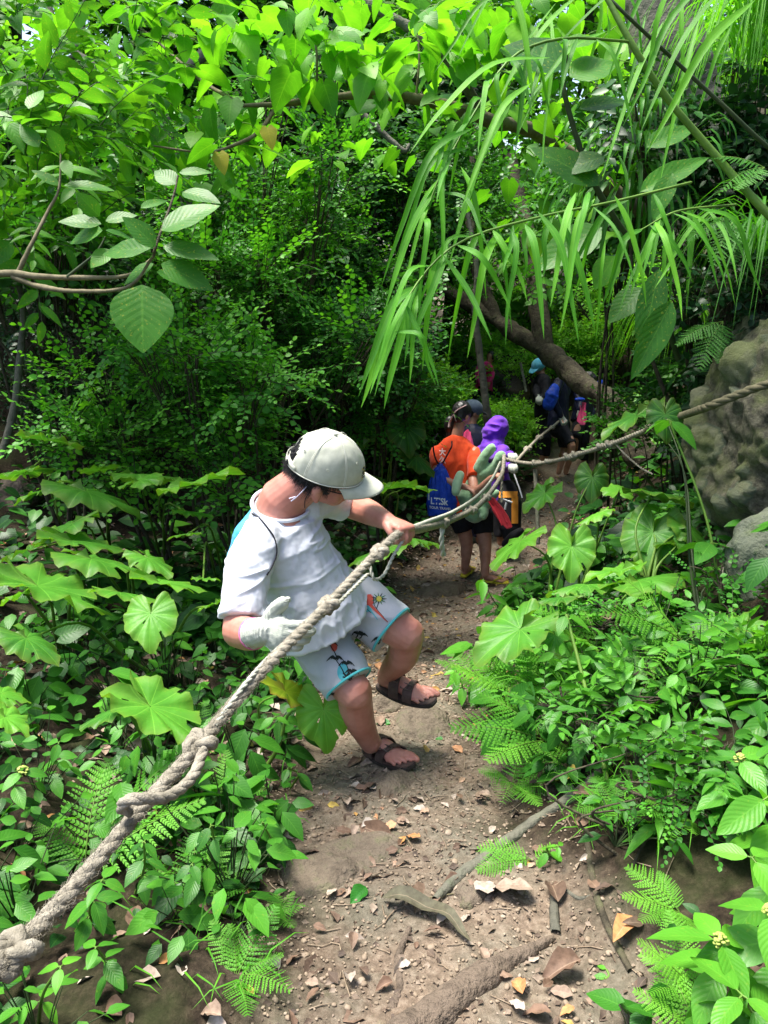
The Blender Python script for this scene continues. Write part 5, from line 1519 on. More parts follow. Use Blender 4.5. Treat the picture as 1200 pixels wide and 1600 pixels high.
# slack loop beside the big knot
S = Buf(); rope(S, resample([P(*q) - rb for q in [(318, 1172, 1.30), (300, 1215, 1.24), (262, 1245, 1.18), (225, 1248, 1.14), (200, 1250, 1.13), (190, 1262, 1.14), (205, 1268, 1.15)]], 40), .010); S.build('loose_end', M['rope'], rt)
r2, _, rp2 = rope_thing('pale knotted rope sagging from the boy\'s fist up to the green plush toy', [(640, 828, 2.36), (665, 824, 2.8), (700, 814, 3.5), (745, 792, 4.4), (772, 762, 5.2), (785, 738, 5.8), (788, 712, 6.2)], .017, M['rope'],
    [((692, 818, 3.3), .9), ((735, 799, 4.2), .95), ((760, 776, 4.8), .85)], 220)
r3, _, rp3 = rope_thing('pale rope with many small knots stretched from the purple sleeves to the boulder', [(786, 716, 6.2), (812, 722, 6.0), (838, 724, 5.7), (870, 719, 5.2), (910, 708, 4.8), (960, 692, 4.3), (1010, 672, 3.85), (1030, 662, 3.6)],   .0145, M['rope'],
    [((838, 724, 5.7), 1.3), ((862, 722, 5.4), .9), ((893, 712, 5.0), 1.5), ((905, 705, 4.9), 1.4), ((940, 700, 4.5), 1.0), ((955, 690, 4.35), 1.2), ((1018, 662, 3.75), 1.1)], 220)
r4, _, rp4 = rope_thing('old mossy brown rope lying across the face of the boulder', [(1010, 672, 3.85), (1050, 655, 3.3), (1085, 643, 2.85), (1110, 634, 2.68), (1150, 618, 2.62), (1200, 600, 2.55), (1290, 575, 2.5)], .016, M['rope_old'], [], 160)
r5, _, rp5 = rope_thing('thin pale rope climbing from the purple hood\'s gloves to the far hiker\'s glove', [(806, 722, 6.4), (822, 704, 7.2), (842, 684, 8.2), (862, 668, 9.2), (878, 654, 10.0)], .016, M['rope'], [((826, 702, 7.3), 1.2), ((843, 684, 8.2), 1.2), ((862, 669, 9.2), 1.1)], 90)
def cord(label, pts, r, mat, n=60, name='cord', cat='cord', root=None):
    B = Buf(); p = np.array([P(*q) if len(q) == 3 else q for q in pts])
    rope(B, resample(p, n), r, strands=2)
    return tag(B.build(name, mat), label, cat)
cord('thin grey cord looped from the bare fist round the knot below it', [(634, 838, 2.30), (615, 868, 2.22), (600, 898, 2.17), (585, 905, 2.12), (578, 885, 2.12)], .0055, M['cord'])
cord('thin grey cord running beside the thick rope under the gloved hand', [(575, 897, 2.12), (520, 950, 1.92), (470, 985, 1.76), (430, 1018, 1.62), (395, 1055, 1.5), (360, 1100, 1.42), (335, 1135, 1.36)], .0055, M['cord'])
cord('thin grey cord strung above the sagging rope from the fist to the plush toy', [(640, 827, 2.34), (670, 815, 2.9), (710, 799, 3.7), (745, 776, 4.6), (768, 750, 5.3), (782, 722, 6.0)], .0105, M['cord'])
cord('grey frayed cord end hanging from the knot beside the blue bag', [(692, 820, 3.3), (690, 845, 3.3), (693, 868, 3.35)], .012, M['cord'])
cord('pale cord hanging from the rope in front of the purple clad hiker', [(786, 728, 6.0), (784, 760, 6.0), (784, 785, 6.0)], .010, M['rope'])
cord('thin white cord dangling in a curve under the rope before the boulder', [(958, 688, 4.3), (975, 708, 4.2), (1000, 730, 4.1), (1020, 741, 4.0)], .006, M['rope'])
cord('white rope end hanging in the hollow left of the light blue hat', [(813, 566, 9.4), (817, 585, 9.4), (822, 612, 9.4)], .018, M['rope'])
S = Buf(); tube(S, resample([P(836, 734, 5.8), P(839, 790, 5.7), P(841, 850, 5.6)], 12), [.016, .014], 7, rough=.1)
tag(S.build('stake', M['bark_grey']), 'thin grey stake standing under the knotted rope right of the red fin', 'stake')

# ============================================================ FIGURES
def cv(r_, u_, b_):
    return nrm(r_ * RT + u_ * UP - b_ * FW)

class Solid:
    def __init__(s):
        s.V, s.F = [], []
    def loft(s, secs, side, n=20, caps=(1, 1)):
        """secs: (centre, a, b); a along side"""
        C = np.array([q[0] for q in secs], float)
        A = [q[1] for q in secs]; Bb_ = [q[2] if len(q) > 2 else q[1] for q in secs]
        T = nrm(np.gradient(C, axis=0))
        C = list(C); T = list(T)
        if caps[1]:
            rr = min(A[-1], Bb_[-1])
            for f, h in ((.85, .5), (.5, .85), (.12, 1.0)):
                C.append(np.array(secs[-1][0]) + T[len(secs) - 1] * rr * h * caps[1]); T.append(T[len(secs) - 1]); A.append(secs[-1][1] * f); Bb_.append((secs[-1][2] if len(secs[-1]) > 2 else secs[-1][1]) * f)
        if caps[0]:
            rr = min(A[0], Bb_[0]); a0, b0, t0, c0 = A[0], Bb_[0], T[0], np.array(secs[0][0])
            for f, h in ((.85, .5), (.5, .85), (.12, 1.0)):
                C.insert(0, c0 - t0 * rr * h * caps[0]); T.insert(0, t0); A.insert(0, a0 * f); Bb_.insert(0, b0 * f)
        st = len(s.V); th = np.linspace(0, 2 * np.pi, n, endpoint=False)
        for c, t, a, b in zip(C, T, A, Bb_):
            x = side - t * np.dot(side, t); x = nrm(x); y = np.cross(t, x)
            for q in th:
                s.V.append(c + x * a * math.cos(q) + y * b * math.sin(q))
        k = len(C)
        for i in range(k - 1):
            for j in range(n):
                s.F.append((st + i * n + j, st + i * n + (j + 1) % n, st + (i + 1) * n + (j + 1) % n, st + (i + 1) * n + j))
        s.F.append(tuple(st + j for j in range(n))[::-1])
        s.F.append(tuple(st + (k - 1) * n + j for j in range(n)))
    def ell(s, c, ax, rad, n=20, m=12):
        """ellipsoid with axes matrix columns ax and radii"""
        c = np.asarray(c, float); st = len(s.V)
        for i in range(m + 1):
            f = math.pi * (i * .98 / m + .01)
            for j in range(n):
                q = 2 * math.pi * j / n
                v = np.array([math.sin(f) * math.cos(q) * rad[0], math.sin(f) * math.sin(q) * rad[1], math.cos(f) * rad[2]])
                s.V.append(c + ax @ v)
        for i in range(m):
            for j in range(n):
                s.F.append((st + i * n + j, st + (i + 1) * n + j, st + (i + 1) * n + (j + 1) % n, st + i * n + (j + 1) % n))
        s.F.append(tuple(st + j for j in range(n)))
        s.F.append(tuple(st + m * n + j for j in range(n))[::-1])
    def limb(s, pts, rad, n=14, side=None, k=None):
        pts = [np.asarray(p, float) for p in pts]
        m = k or max(len(pts), 4 * (len(pts) - 1) + 1)
        path = resample(pts, m)
        rr = np.interp(np.linspace(0, len(pts) - 1, m), np.arange(len(pts)), rad)
        t0 = nrm(path[-1] - path[0])
        sd_ = side if side is not None else (np.array([0, 0, 1.0]) if abs(t0[2]) < .8 else np.array([1.0, 0, 0]))
        s.loft([(p, r_, r_) for p, r_ in zip(path, rr)], np.asarray(sd_, float), n)
    def mesh(s, name, mats, voxel=.004, smooth=3, disp=None):
        me = bpy.data.meshes.new('tmp')
        me.from_pydata([tuple(v) for v in s.V], [], s.F)
        bm = bmesh.new(); bm.from_mesh(me); bmesh.ops.recalc_face_normals(bm, faces=bm.faces[:]); bm.to_mesh(me); bm.free()
        o = bpy.data.objects.new('tmp', me); COL.objects.link(o)
        md = o.modifiers.new('r', 'REMESH'); md.mode = 'VOXEL'; md.voxel_size = voxel; md.use_smooth_shade = True
        if smooth:
            ms = o.modifiers.new('s', 'SMOOTH'); ms.factor = .5; ms.iterations = smooth
        dg = bpy.context.evaluated_depsgraph_get()
        out = bpy.data.meshes.new_from_object(o.evaluated_get(dg))
        out.name = name
        bpy.data.objects.remove(o); bpy.data.meshes.remove(me)
        if disp is not None:
            k = len(out.vertices)
            co = np.zeros(k * 3); out.vertices.foreach_get('co', co); co = co.reshape(-1, 3)
            no = np.zeros(k * 3); out.vertex_normals.foreach_get('vector', no); no = no.reshape(-1, 3)
            co = disp(co, no)
            out.vertices.foreach_set('co', co.astype(np.float32).ravel()); out.update()
        for m_ in mats: out.materials.append(m_)
        out.polygons.foreach_set('use_smooth', np.ones(len(out.polygons), bool))
        return out

def finger(s, base, d0, toward, curl, lens, r, side):
    """bent finger: rotates from d0 towards `toward` by the curl angles"""
    p = np.array(base, float); pts = [p.copy()]; a = 0
    for L, c in zip(lens, curl):
        a += R(c)
        p = p + (d0 * math.cos(a) + toward * math.sin(a)) * L
        pts.append(p.copy())
    s.limb(pts, [r * 1.1, r * 1.02, r * .95, r * .8], 10, side, 13)

def hand(s, w, pd, kd, pn, curls, thumb, sc_=1.0, fr=.0085, palm=1.0):
    pd, kd, pn = nrm(pd), nrm(kd), nrm(pn)
    kd = nrm(kd - pd * np.dot(kd, pd)); pn = nrm(pn - pd * np.dot(pn, pd) - kd * np.dot(pn, kd))
    w = np.asarray(w, float)
    s.loft([(w - pd * .01 * sc_, .025 * sc_, .020 * sc_), (w + pd * .02 * sc_, .030 * sc_, .019 * sc_), (w + pd * .05 * sc_ * palm, .038 * sc_, .017 * sc_), (w + pd * .078 * sc_ * palm, .038 * sc_, .013 * sc_)], kd, 16)
    for i, (L, rr) in enumerate(((.075, 1), (.083, 1.02), (.078, .97), (.062, .85))):
        b = w + pd * (.076 - .004 * abs(i - 1)) * sc_ * palm + kd * (.029 - i * .0195) * sc_
        c = curls if not isinstance(curls[0], (list, tuple)) else curls[i]
        finger(s, b, nrm(pd + kd * (.10 - .07 * i)), pn, c, [L * .45 * sc_, L * .31 * sc_, L * .27 * sc_], fr * rr * sc_, kd)
    t0 = w + pd * .018 * sc_ + kd * .026 * sc_ + pn * .004
    t = [t0, t0 + nrm(thumb[0]) * .036 * sc_, t0 + nrm(thumb[0]) * .036 * sc_ + nrm(thumb[1]) * .036 * sc_]
    s.limb(t, [.015 * sc_, .0115 * sc_, .009 * sc_], 10, kd, 9)

def skin_mat(name, a, b_):
    m, nt, b = new_mat(name)
    geo = N(nt, 'ShaderNodeNewGeometry')
    n1 = noise_tex(nt, geo.outputs['Position'], 14, 3); n2 = noise_tex(nt, geo.outputs['Position'], 500, 2)
    nt.links.new(ramp(nt, n1, [(.35, a), (.68, b_)]), b.inputs['Base Color'])
    b.inputs['Roughness'].default_value = .48
    b.inputs['Specular IOR Level'].default_value = .4
    b.inputs['Subsurface Weight'].default_value = .12
    b.inputs['Subsurface Radius'].default_value = (1, .35, .2)
    b.inputs['Subsurface Scale'].default_value = .012
    bump(nt, b, n2, .25, .0012)
    return m
def cloth_mat(name, a, b_, rough=.85, weave=700, bs=.25, sheen=.15, scale=18, trans=0):
    m, nt, b = new_mat(name)
    geo = N(nt, 'ShaderNodeNewGeometry')
    n1 = noise_tex(nt, geo.outputs['Position'], scale, 4); n2 = noise_tex(nt, geo.outputs['Position'], weave, 2)
    nt.links.new(ramp(nt, n1, [(.35, a), (.68, b_)]), b.inputs['Base Color'])
    b.inputs['Roughness'].default_value = rough
    b.inputs['Sheen Weight'].default_value = sheen
    b.inputs['Specular IOR Level'].default_value = .2
    bump(nt, b, n2, bs, .0015)
    return m
SK = skin_mat('skin', (.42, .165, .12), (.54, .25, .19))
SK2 = skin_mat('tanned_skin', (.36, .17, .10), (.46, .24, .155))
WH = cloth_mat('white_cotton', (.56, .59, .66), (.64, .67, .72))
SH = cloth_mat('printed_shorts_cloth', (.42, .44, .48), (.50, .51, .54))
TEAL = cloth_mat('teal_piping', (.07, .42, .45), (.10, .52, .53))
CAPM = cloth_mat('cap_cloth', (.44, .46, .37), (.53, .545, .45), scale=40)
HAIR = stuff_mat('black_hair', (.006, .006, .007), (.018, .016, .016), 80, .45, 300, .3, .002, spec=.5)
LEA = stuff_mat('brown_strap', (.055, .034, .028), (.10, .065, .055), 60, .6, 200, .3, .002)
SOLE = stuff_mat('dark_sole', (.02, .016, .014), (.05, .04, .034), 60, .8, 200, .3, .002)
GLOVE = cloth_mat('knit_glove', (.42, .45, .38), (.52, .54, .47), weave=350, bs=.8)
BLK = stuff_mat('black_cloth', (.006, .006, .009), (.016, .016, .022), 30, .8, 200, .3, .003)
PLA = stuff_mat('black_plastic', (.01, .01, .012), (.02, .02, .024), 30, .3, 100, 0)
MET = stuff_mat('dark_buckle', (.10, .075, .06), (.18, .14, .11), 50, .35, 100, 0)

def ring_frames(c, t, side, a, b, n=48):
    t = nrm(t); x = nrm(side - t * np.dot(side, t)); y = np.cross(t, x)
    th = np.linspace(0, 2 * np.pi, n + 1)
    return np.array([c + x * a * math.cos(q) + y * b * math.sin(q) for q in th])

def bvh_of(me):
    return BVHTree.FromPolygons([v.co[:] for v in me.vertices], [p.vertices[:] for p in me.polygons])

def onto(bv, px, py, off=.0015):
    dr = nrm(P(px, py, 1) - CAM)
    h, nn, i, d = bv.ray_cast(Vector(CAM), Vector(dr))
    if h is None: return None
    if nn.dot(Vector(dr)) > 0: nn = -nn
    return np.array(h + nn * off)

# ------------------------------------------------------------ the walking boy
boy = thing('person', 'boy in white T-shirt, cream cap and printed shorts stepping along the trail, gripping the rope', 'person', hit(600, 1190))
O = np.array(boy.location)
def L_(px, py, d): return P(px, py, d) - O
side = nrm(P(505, 775, 2.45) - P(405, 815, 2.2))
hf, hu = cv(.95, -.24, -.18), cv(.24, .80, .55)
hu = nrm(hu - hf * np.dot(hf, hu)); hs = np.cross(hf, hu)       # hs = his right
HA = np.stack([hf, hs, hu], -1)
Hc = L_(505, 733, 2.30)
s = Solid()
# torso, neck, head
s.loft([(L_(492, 960, 2.50), .13, .12), (L_(465, 900, 2.42), .13, .12), (L_(447, 850, 2.36), .12, .10), (L_(440, 812, 2.35), .095, .082), (L_(441, 792, 2.345), .086, .079), (L_(447, 778, 2.325), .080, .075), (L_(457, 768, 2.315), .068, .066), (L_(472, 757, 2.31), .064, .063), (L_(487, 747, 2.31), .058, .058)], side, 24)
s.ell(Hc + hu * .012, HA, (.092, .074, .098))
s.ell(Hc + hf * .028 - hu * .045, HA, (.062, .060, .062))
s.ell(Hc + hf * .052 - hu * .082, HA, (.036, .040, .028))
s.ell(Hc + hf * .094 - hu * .040, HA, (.018, .014, .024))       # nose
s.ell(Hc + hf * .045 - hu * .055 + hs * .032, HA, (.036, .030, .036))   # cheek
for q in (-1, 1):                                                # ears
    e = Hc - hf * .004 - hu * .040 + hs * .077 * q
    s.ell(e, HA, (.017, .008, .030)); s.ell(e + hu * .010 - hf * .004 + hs * .004 * q, HA, (.016, .010, .018)); s.ell(e - hu * .024 + hf * .004, HA, (.009, .008, .010))
s.ell(Hc + hf * .088 - hu * .072, HA, (.010, .022, .005)); s.ell(Hc + hf * .086 - hu * .080, HA, (.010, .020, .006))  # lips
# arms
s.limb([L_(405, 838, 2.25), L_(386, 900, 2.18), L_(374, 985, 2.12)], [.045, .054, .047], 16)
s.limb([L_(374, 985, 2.12), L_(392, 992, 2.03), L_(412, 986, 1.95)], [.049, .042, .029], 16)
s.limb([L_(498, 778, 2.42), L_(530, 783, 2.52), L_(556, 792, 2.56)], [.052, .048, .044], 16)
s.limb([L_(552, 790, 2.56), L_(578, 801, 2.46), L_(606, 815, 2.345)], [.046, .041, .027], 16)
# legs
s.limb([L_(475, 980, 2.56), L_(515, 1030, 2.48), L_(553, 1082, 2.42)], [.085, .074, .057], 18)
s.limb([L_(553, 1078, 2.42), L_(558, 1115, 2.50), L_(570, 1143, 2.57), L_(579, 1162, 2.61)], [.057, .055, .042, .034], 16)
s.limb([L_(525, 935, 2.60), L_(590, 960, 2.54), L_(635, 992, 2.52)], [.085, .076, .059], 18)
s.limb([L_(636, 990, 2.52), L_(629, 1025, 2.60), L_(613, 1044, 2.68), L_(604, 1058, 2.73)], [.058, .053, .041, .034], 16)
# left fist round the rope
rd_ = nrm(P(650, 826, 2.42) - P(600, 854, 2.18))
fa = nrm(P(632, 826, 2.30) - P(604, 813, 2.345))
w_ = L_(606, 814, 2.345)
pn_ = -np.cross(rd_, fa); 
if pn_[2] > 0: pn_ = -pn_
hand(s, w_, nrm(fa + .25 * (P(640, 800, 2.3) - P(640, 812, 2.3)) * 10), rd_ * -1, pn_, [70, 85, 60], [nrm(pn_ * .5 + fa * .8 - rd_ * .2), nrm(pn_ * .7 + fa * .2 + rd_ * .5)], 1.0, .0105)
# feet
def foot(s, heel, toe, upv, k=1.0, toes=True):
    f = nrm(toe - heel); u = nrm(upv - f * np.dot(upv, f)); sd_ = np.cross(f, u); L = np.linalg.norm(toe - heel)
    s.loft([(heel + f * .02 + u * .030, .026, .026), (heel + f * .25 * L + u * .036, .031, .034), (heel + f * .50 * L + u * .030, .035, .027), (heel + f * .70 * L + u * .019, .041, .018), (heel + f * .80 * L + u * .014, .040, .014)], sd_, 16)
    for i in range(5):
        b = heel + f * (.78 - .018 * i) * L + sd_ * (-.032 + .0172 * i) * k + u * .015
        l = (.058, .050, .045, .040, .034)[i]; r_ = (.0128, .0076, .0074, .0072, .0070)[i]
        s.limb([b, b + f * l * .55 + u * .003, b + f * l - u * .004], [r_, r_, r_ * .9], 10, u, 7)
    return f, u, sd_, L
g1 = hit(573, 1176); g2 = hit(630, 1202)
heelR = g1 - O + [0, 0, .022]; toeR = g2 - O + [0, 0, .024]
dR = nrm(toeR - heelR); toeR = heelR + dR * .205
heelL = L_(594, 1070, 2.76); toeL = L_(668, 1094, 2.66); toeL = heelL + nrm(toeL - heelL) * .205
fR = foot(s, heelR, toeR, np.array([0, 0, 1.0]), 1)
fL = foot(s, heelL, toeL, nrm(np.array([.15, -.25, 1.0])), 1)
s.limb([L_(579, 1158, 2.60), heelR + fR[1] * .035 + fR[0] * .03], [.036, .030], 14)
s.limb([L_(605, 1054, 2.72), heelL + fL[1] * .035 + fL[0] * .03], [.036, .030], 14)
body = link('body', s.mesh('body', [SK], .0036, 3), boy)

# sandals
def sandal(root, heel, fr, left):
    f, u, sd_, L = fr
    S = Solid(); pr = []
    n = 40
    out = []
    for i in range(n):
        q = 2 * math.pi * i / n
        t = .5 - .5 * math.cos(q)                      # 0 heel .. 1 toe
        wd = .034 + .012 * math.sin(math.pi * t * .9) + .006 * t
        w2 = wd * abs(math.sin(q)) ** .55 * (1 if math.sin(q) > 0 else -1)
        out.append(heel + f * (-.012 + t * (L + .032)) + sd_ * (w2 * 1.04))
    def slab(z0, z1, k, mat, name):
        bm = bmesh.new()
        c = sum(out) / n
        a = [bm.verts.new(c + (p - c) * k - u * z0) for p in out]; b_ = [bm.verts.new(c + (p - c) * k - u * z1) for p in out]
        bm.faces.new(a); bm.faces.new(b_[::-1])
        for i in range(n): bm.faces.new([a[i], b_[i], b_[(i + 1) % n], a[(i + 1) % n]])
        bmesh.ops.recalc_face_normals(bm, faces=bm.faces[:])
        bmesh.ops.bevel(bm, geom=[e for e in bm.edges if len(e.link_faces) == 2 and any(len(x.verts) > 4 for x in e.link_faces)], offset=.002, segments=2, affect='EDGES')
        me = bpy.data.meshes.new(name); bm.to_mesh(me); bm.free(); me.materials.append(mat)
        return me
    sn = link('sandal', slab(-.004, .010, 1.0, SOLE, 'sandal'), root)
    link('footbed', slab(-.008, -.0045, .965, LEA, 'footbed'), sn)
    for tt, wid, hh in ((.36, .038, .060), (.62, .036, .041)):
        B = Buf(); rows = []
        c = heel + f * tt * L
        for i in range(17):
            a = math.pi * i / 16
            p = c + sd_ * math.cos(a) * .0475 + u * (math.sin(a) ** .8 * hh + .004) 
            sk = f * (.012 * math.cos(a) * (1 if left else -1))
            for off, th in ((-wid / 2, 0), (wid / 2, 0), (wid / 2, .0035), (-wid / 2, .0035)):
                nn = nrm(sd_ * math.cos(a) + u * (math.sin(a) + .15))
                rows.append(p + sk + f * off + nn * th)
        V = np.array(rows); F = []
        for i in range(16):
            for j in range(4):
                F.append([i * 4 + j, i * 4 + (j + 1) % 4, (i + 1) * 4 + (j + 1) % 4, (i + 1) * 4 + j])
        B.raw(V, F); st = B.build('strap', LEA, sn, smooth=False)
        k = 6 if not left else 6
        a = math.pi * (k / 16)
        nn = nrm(sd_ * math.cos(a) + u * (math.sin(a) + .15)); pc = c + sd_ * math.cos(a) * .0475 + u * (math.sin(a) ** .8 * hh + .004) + nn * .006
        tx = nrm(np.cross(nn, f)); B = Buf()
        tube(B, [pc + tx * x * .011 + f * y * wid * .58 for x, y in ((-1, -1), (1, -1), (1, 1), (-1, 1), (-1, -1), (1, -1))], .0019, 6)
        tube(B, [pc - tx * .011, pc + tx * .011], .0014, 5)
        B.build('buckle', MET, sn)
sandal(boy, heelR, fR, False); sandal(boy, heelL, fL, True)

# T-shirt
s = Solid()
s.loft([(L_(494, 962, 2.475), .190, .175), (L_(478, 925, 2.43), .168, .152), (L_(462, 888, 2.40), .148, .135), (L_(449, 850, 2.36), .142, .120), (L_(441, 824, 2.36), .138, .112), (L_(438, 804, 2.355), .110, .094), (L_(440, 787, 2.332), .092, .084)], side, 32, (.05, .02))
s.loft([(L_(430, 838, 2.30), .058, .058), (L_(408, 836, 2.25), .066, .066), (L_(392, 872, 2.20), .069, .068), (L_(382, 925, 2.16), .067, .066), (L_(378, 966, 2.13), .064, .062)], cv(1, .1, 0), 24, (1, .05))
s.loft([(L_(475, 790, 2.38), .07, .07), (L_(498, 780, 2.43), .066, .066), (L_(520, 781, 2.49), .062, .060), (L_(536, 786, 2.535), .060, .058)], cv(.1, 1, 0), 24, (1, .05))
ta = nrm(L_(494, 962, 2.475) - L_(441, 790, 2.355))
def shirt_disp(co, no):
    p = co + O
    u_ = (co - L_(441, 790, 2.355)) @ ta
    rg = lambda a, sd: np.clip(1 - 2.6 * np.abs(fbm(a, 1.0, 3, sd)), 0, 1) ** 1.5
    ax = np.stack([(p @ side) * 3.0, (p @ ta) * 16, (p @ np.cross(side, ta)) * 3.0], -1)      # cross folds
    ax2 = np.stack([(p @ side) * 12, (p @ ta) * 4.0, (p @ np.cross(side, ta)) * 5], -1)
    w1 = rg(ax, 3)
    w2 = rg(ax2, 9)
    lo = sst(.10, .34, u_)
    wrist = sst(.02, .07, u_)
    return co + no * ((w1 * .0058 + w2 * (.003 + .006 * lo)) * wrist - .004 + .004 * fbm(p, .10, 3, 4) + .0012 * fbm(p, .02, 2, 6))[:, None]
shm = s.mesh('t_shirt', [WH], .004, 4, shirt_disp)
tsh = link('t_shirt', shm, boy)
B = Buf(); tube(B, ring_frames(L_(440, 787, 2.332), L_(438, 804, 2.355) - L_(440, 787, 2.332), side, .0935, .0855), .0060, 8)
B.build('collar', WH, tsh)
# shorts
s = Solid()
s.loft([(L_(484, 935, 2.50), .150, .135), (L_(496, 965, 2.53), .155, .135), (L_(505, 985, 2.55), .125, .11)], side, 28)
s.loft([(L_(478, 970, 2.53), .100, .098), (L_(508, 1015, 2.48), .094, .092), (L_(530, 1045, 2.45), .086, .085), (L_(545, 1068, 2.43), .080, .079)], side, 28, (1, .04))
s.loft([(L_(520, 930, 2.58), .100, .098), (L_(565, 948, 2.55), .098, .095), (L_(590, 966, 2.53), .093, .091), (L_(611, 984, 2.515), .088, .086)], cv(-.4, 1, .2), 28, (1, .04))
def shorts_disp(co, no):
    p = co + O
    d1 = nrm(P(611, 984, 2.51) - P(520, 930, 2.58))
    ax = np.stack([(p @ d1) * 4, (p @ cv(0, 1, .3)) * 13, (p @ cv(1, 0, 1)) * 8], -1)
    w1 = 1 - np.abs(fbm(ax, 1, 2, 13)) * 2
    return co + no * (w1 * .0062 + .004 * fbm(p, .1, 2, 5))[:, None]
som = s.mesh('shorts', [SH], .005, 3, shorts_disp)
sho = link('shorts', som, boy)
for c, t, a, b_, sdv in ((L_(545, 1068, 2.43), L_(545, 1068, 2.43) - L_(530, 1045, 2.45), .0805, .0795, side), (L_(611, 984, 2.515), L_(611, 984, 2.515) - L_(590, 966, 2.53), .0885, .0865, cv(-.4, 1, .2))):
    B = Buf(); tube(B, ring_frames(c, t, sdv, a, b_), .0045, 8); B.build('hem_piping', TEAL, sho)
# printed motifs lying on the cloth
bv = BVHTree.FromPolygons([Vector(v.co) + Vector(O) for v in som.vertices], [p.vertices[:] for p in som.polygons])
INK = {'k': stuff_mat('print_black', (.012, .016, .014), (.02, .03, .024), 50, .85, 50, 0), 'r': stuff_mat('print_red', (.55, .07, .05), (.62, .12, .08), 50, .85, 50, 0),
       't': stuff_mat('print_teal', (.07, .38, .45), (.12, .48, .52), 50, .85, 50, 0), 'y': stuff_mat('print_yellow', (.50, .42, .06), (.58, .5, .1), 50, .85, 50, 0), 'g': stuff_mat('print_green', (.03, .13, .05), (.05, .18, .07), 50, .85, 50, 0)}
PB = {k: Buf() for k in INK}
def strip(col, pts, w0, w1=None, off=.0016):
    w1 = w0 if w1 is None else w1
    pts = np.array(pts, float); k = max(2, int(np.linalg.norm(pts[-1] - pts[0]) / 2.0) + 2)
    q = resample(np.c_[pts, np.zeros(len(pts))], k)[:, :2] if len(pts) > 2 else np.array([pts[0] + (pts[1] - pts[0]) * t for t in np.linspace(0, 1, k)])
    t = nrm(np.gradient(q, axis=0)); nn = np.stack([-t[:, 1], t[:, 0]], -1)
    w = np.interp(np.linspace(0, 1, k), [0, 1], [w0, w1])
    rows = []
    for i in range(k):
        for sg in (-1, 1):
            h = onto(bv, *(q[i] + nn[i] * sg * w[i] * .5), off)
            if h is None: return
            rows.append(h - O)
    V = np.array(rows)
    if np.abs(np.diff(V[::2], axis=0)).max() > .03: return
    PB[col].raw(V, [[2 * i, 2 * i + 1, 2 * i + 3, 2 * i + 2] for i in range(k - 1)])
def disc(col, x, y, rx, ry, off=.0014):
    for j in range(int(ry) * 1 + 1):
        yy = -ry + (j + .5) * 2 * ry / (int(ry) + 1); xx = rx * math.sqrt(max(0, 1 - (yy / ry) ** 2))
        strip(col, [(x - xx, y + yy), (x + xx, y + yy)], 2 * ry / (int(ry) + 1) * 1.15, off=off)
rp_ = random.Random(4)
def palm(x, y, tx, ty, sz=9, n=9, col='k'):
    strip(col, [(tx, ty), ((x + tx) / 2 + 1.5, (y + ty) / 2), (x, y)], 2.0, 1.1, .0018)
    for i in range(n):
        a = math.pi * (1.12 + 1.0 * i / (n - 1) * .8) + rp_.uniform(-.1, .1) if n > 3 else 0
        dx, dy = math.cos(a) * sz, math.sin(a) * sz * .55
        strip(col, [(x, y), (x + dx * .7, y + dy * 1.0), (x + dx * 1.2, y + dy * .7 + sz * .4)], 2.7, .8, .0022)
palm(514, 1006, 528, 1032, 12, 11); disc('r', 522, 1011, 5, 7, .0012)
disc('t', 536, 1050, 9, 13, .0013)
palm(524, 1030, 540, 1058, 12, 11); palm(541, 1038, 546, 1062, 11, 10); palm(549, 1050, 546, 1070, 10, 10)
for i in range(9): strip('k', [(540 + rp_.uniform(-5, 6), 1055 + rp_.uniform(-6, 6)), (548 + rp_.uniform(-3, 6), 1060 + rp_.uniform(-4, 6))], 2.2, .6, .002)
palm(461, 1044, 463, 1058, 13, 11); disc('g', 462, 1052, 6, 7, .0013); disc('y', 462, 1053, 3.5, 5, .0016)
# parrot and flowers on the raised leg
disc('r', 577, 938, 7, 9, .0014); strip('r', [(574, 940), (588, 955), (606, 972)], 6, 1.5, .0016); disc('t', 575, 951, 6, 5, .0015); strip('k', [(570, 930), (568, 945), (580, 958)], 1.4, .8, .0022); strip('k', [(583, 932), (586, 948), (606, 972)], 1.2, .6, .0022)
strip('t', [(576, 950), (590, 968)], 3, 1, .0019); strip('k', [(566, 950), (558, 948)], 5, 1, .0019); strip('g', [(566, 950), (563, 960)], 5, 1, .0018)
disc('y', 592, 936, 4, 4, .0017)
for i in range(11):
    a = 2 * math.pi * i / 11; strip('g' if i % 3 else 'k', [(592, 936), (592 + math.cos(a) * 12, 936 + math.sin(a) * 10)], 3.2, .6, .0015)
strip('k', [(592, 940), (588, 952)], 1.4, 1, .002)
palm(593, 1000, 590, 1006, 11, 9); palm(527, 952, 523, 968, 10, 7); palm(552, 905, 546, 925, 11, 6); palm(560, 990, 556, 996, 10, 7); palm(522, 1086, 522, 1090, 9, 7); palm(566, 992, 562, 997, 8, 7)
for k in INK:
    if PB[k].n: PB[k].build('print', INK[k], sho)

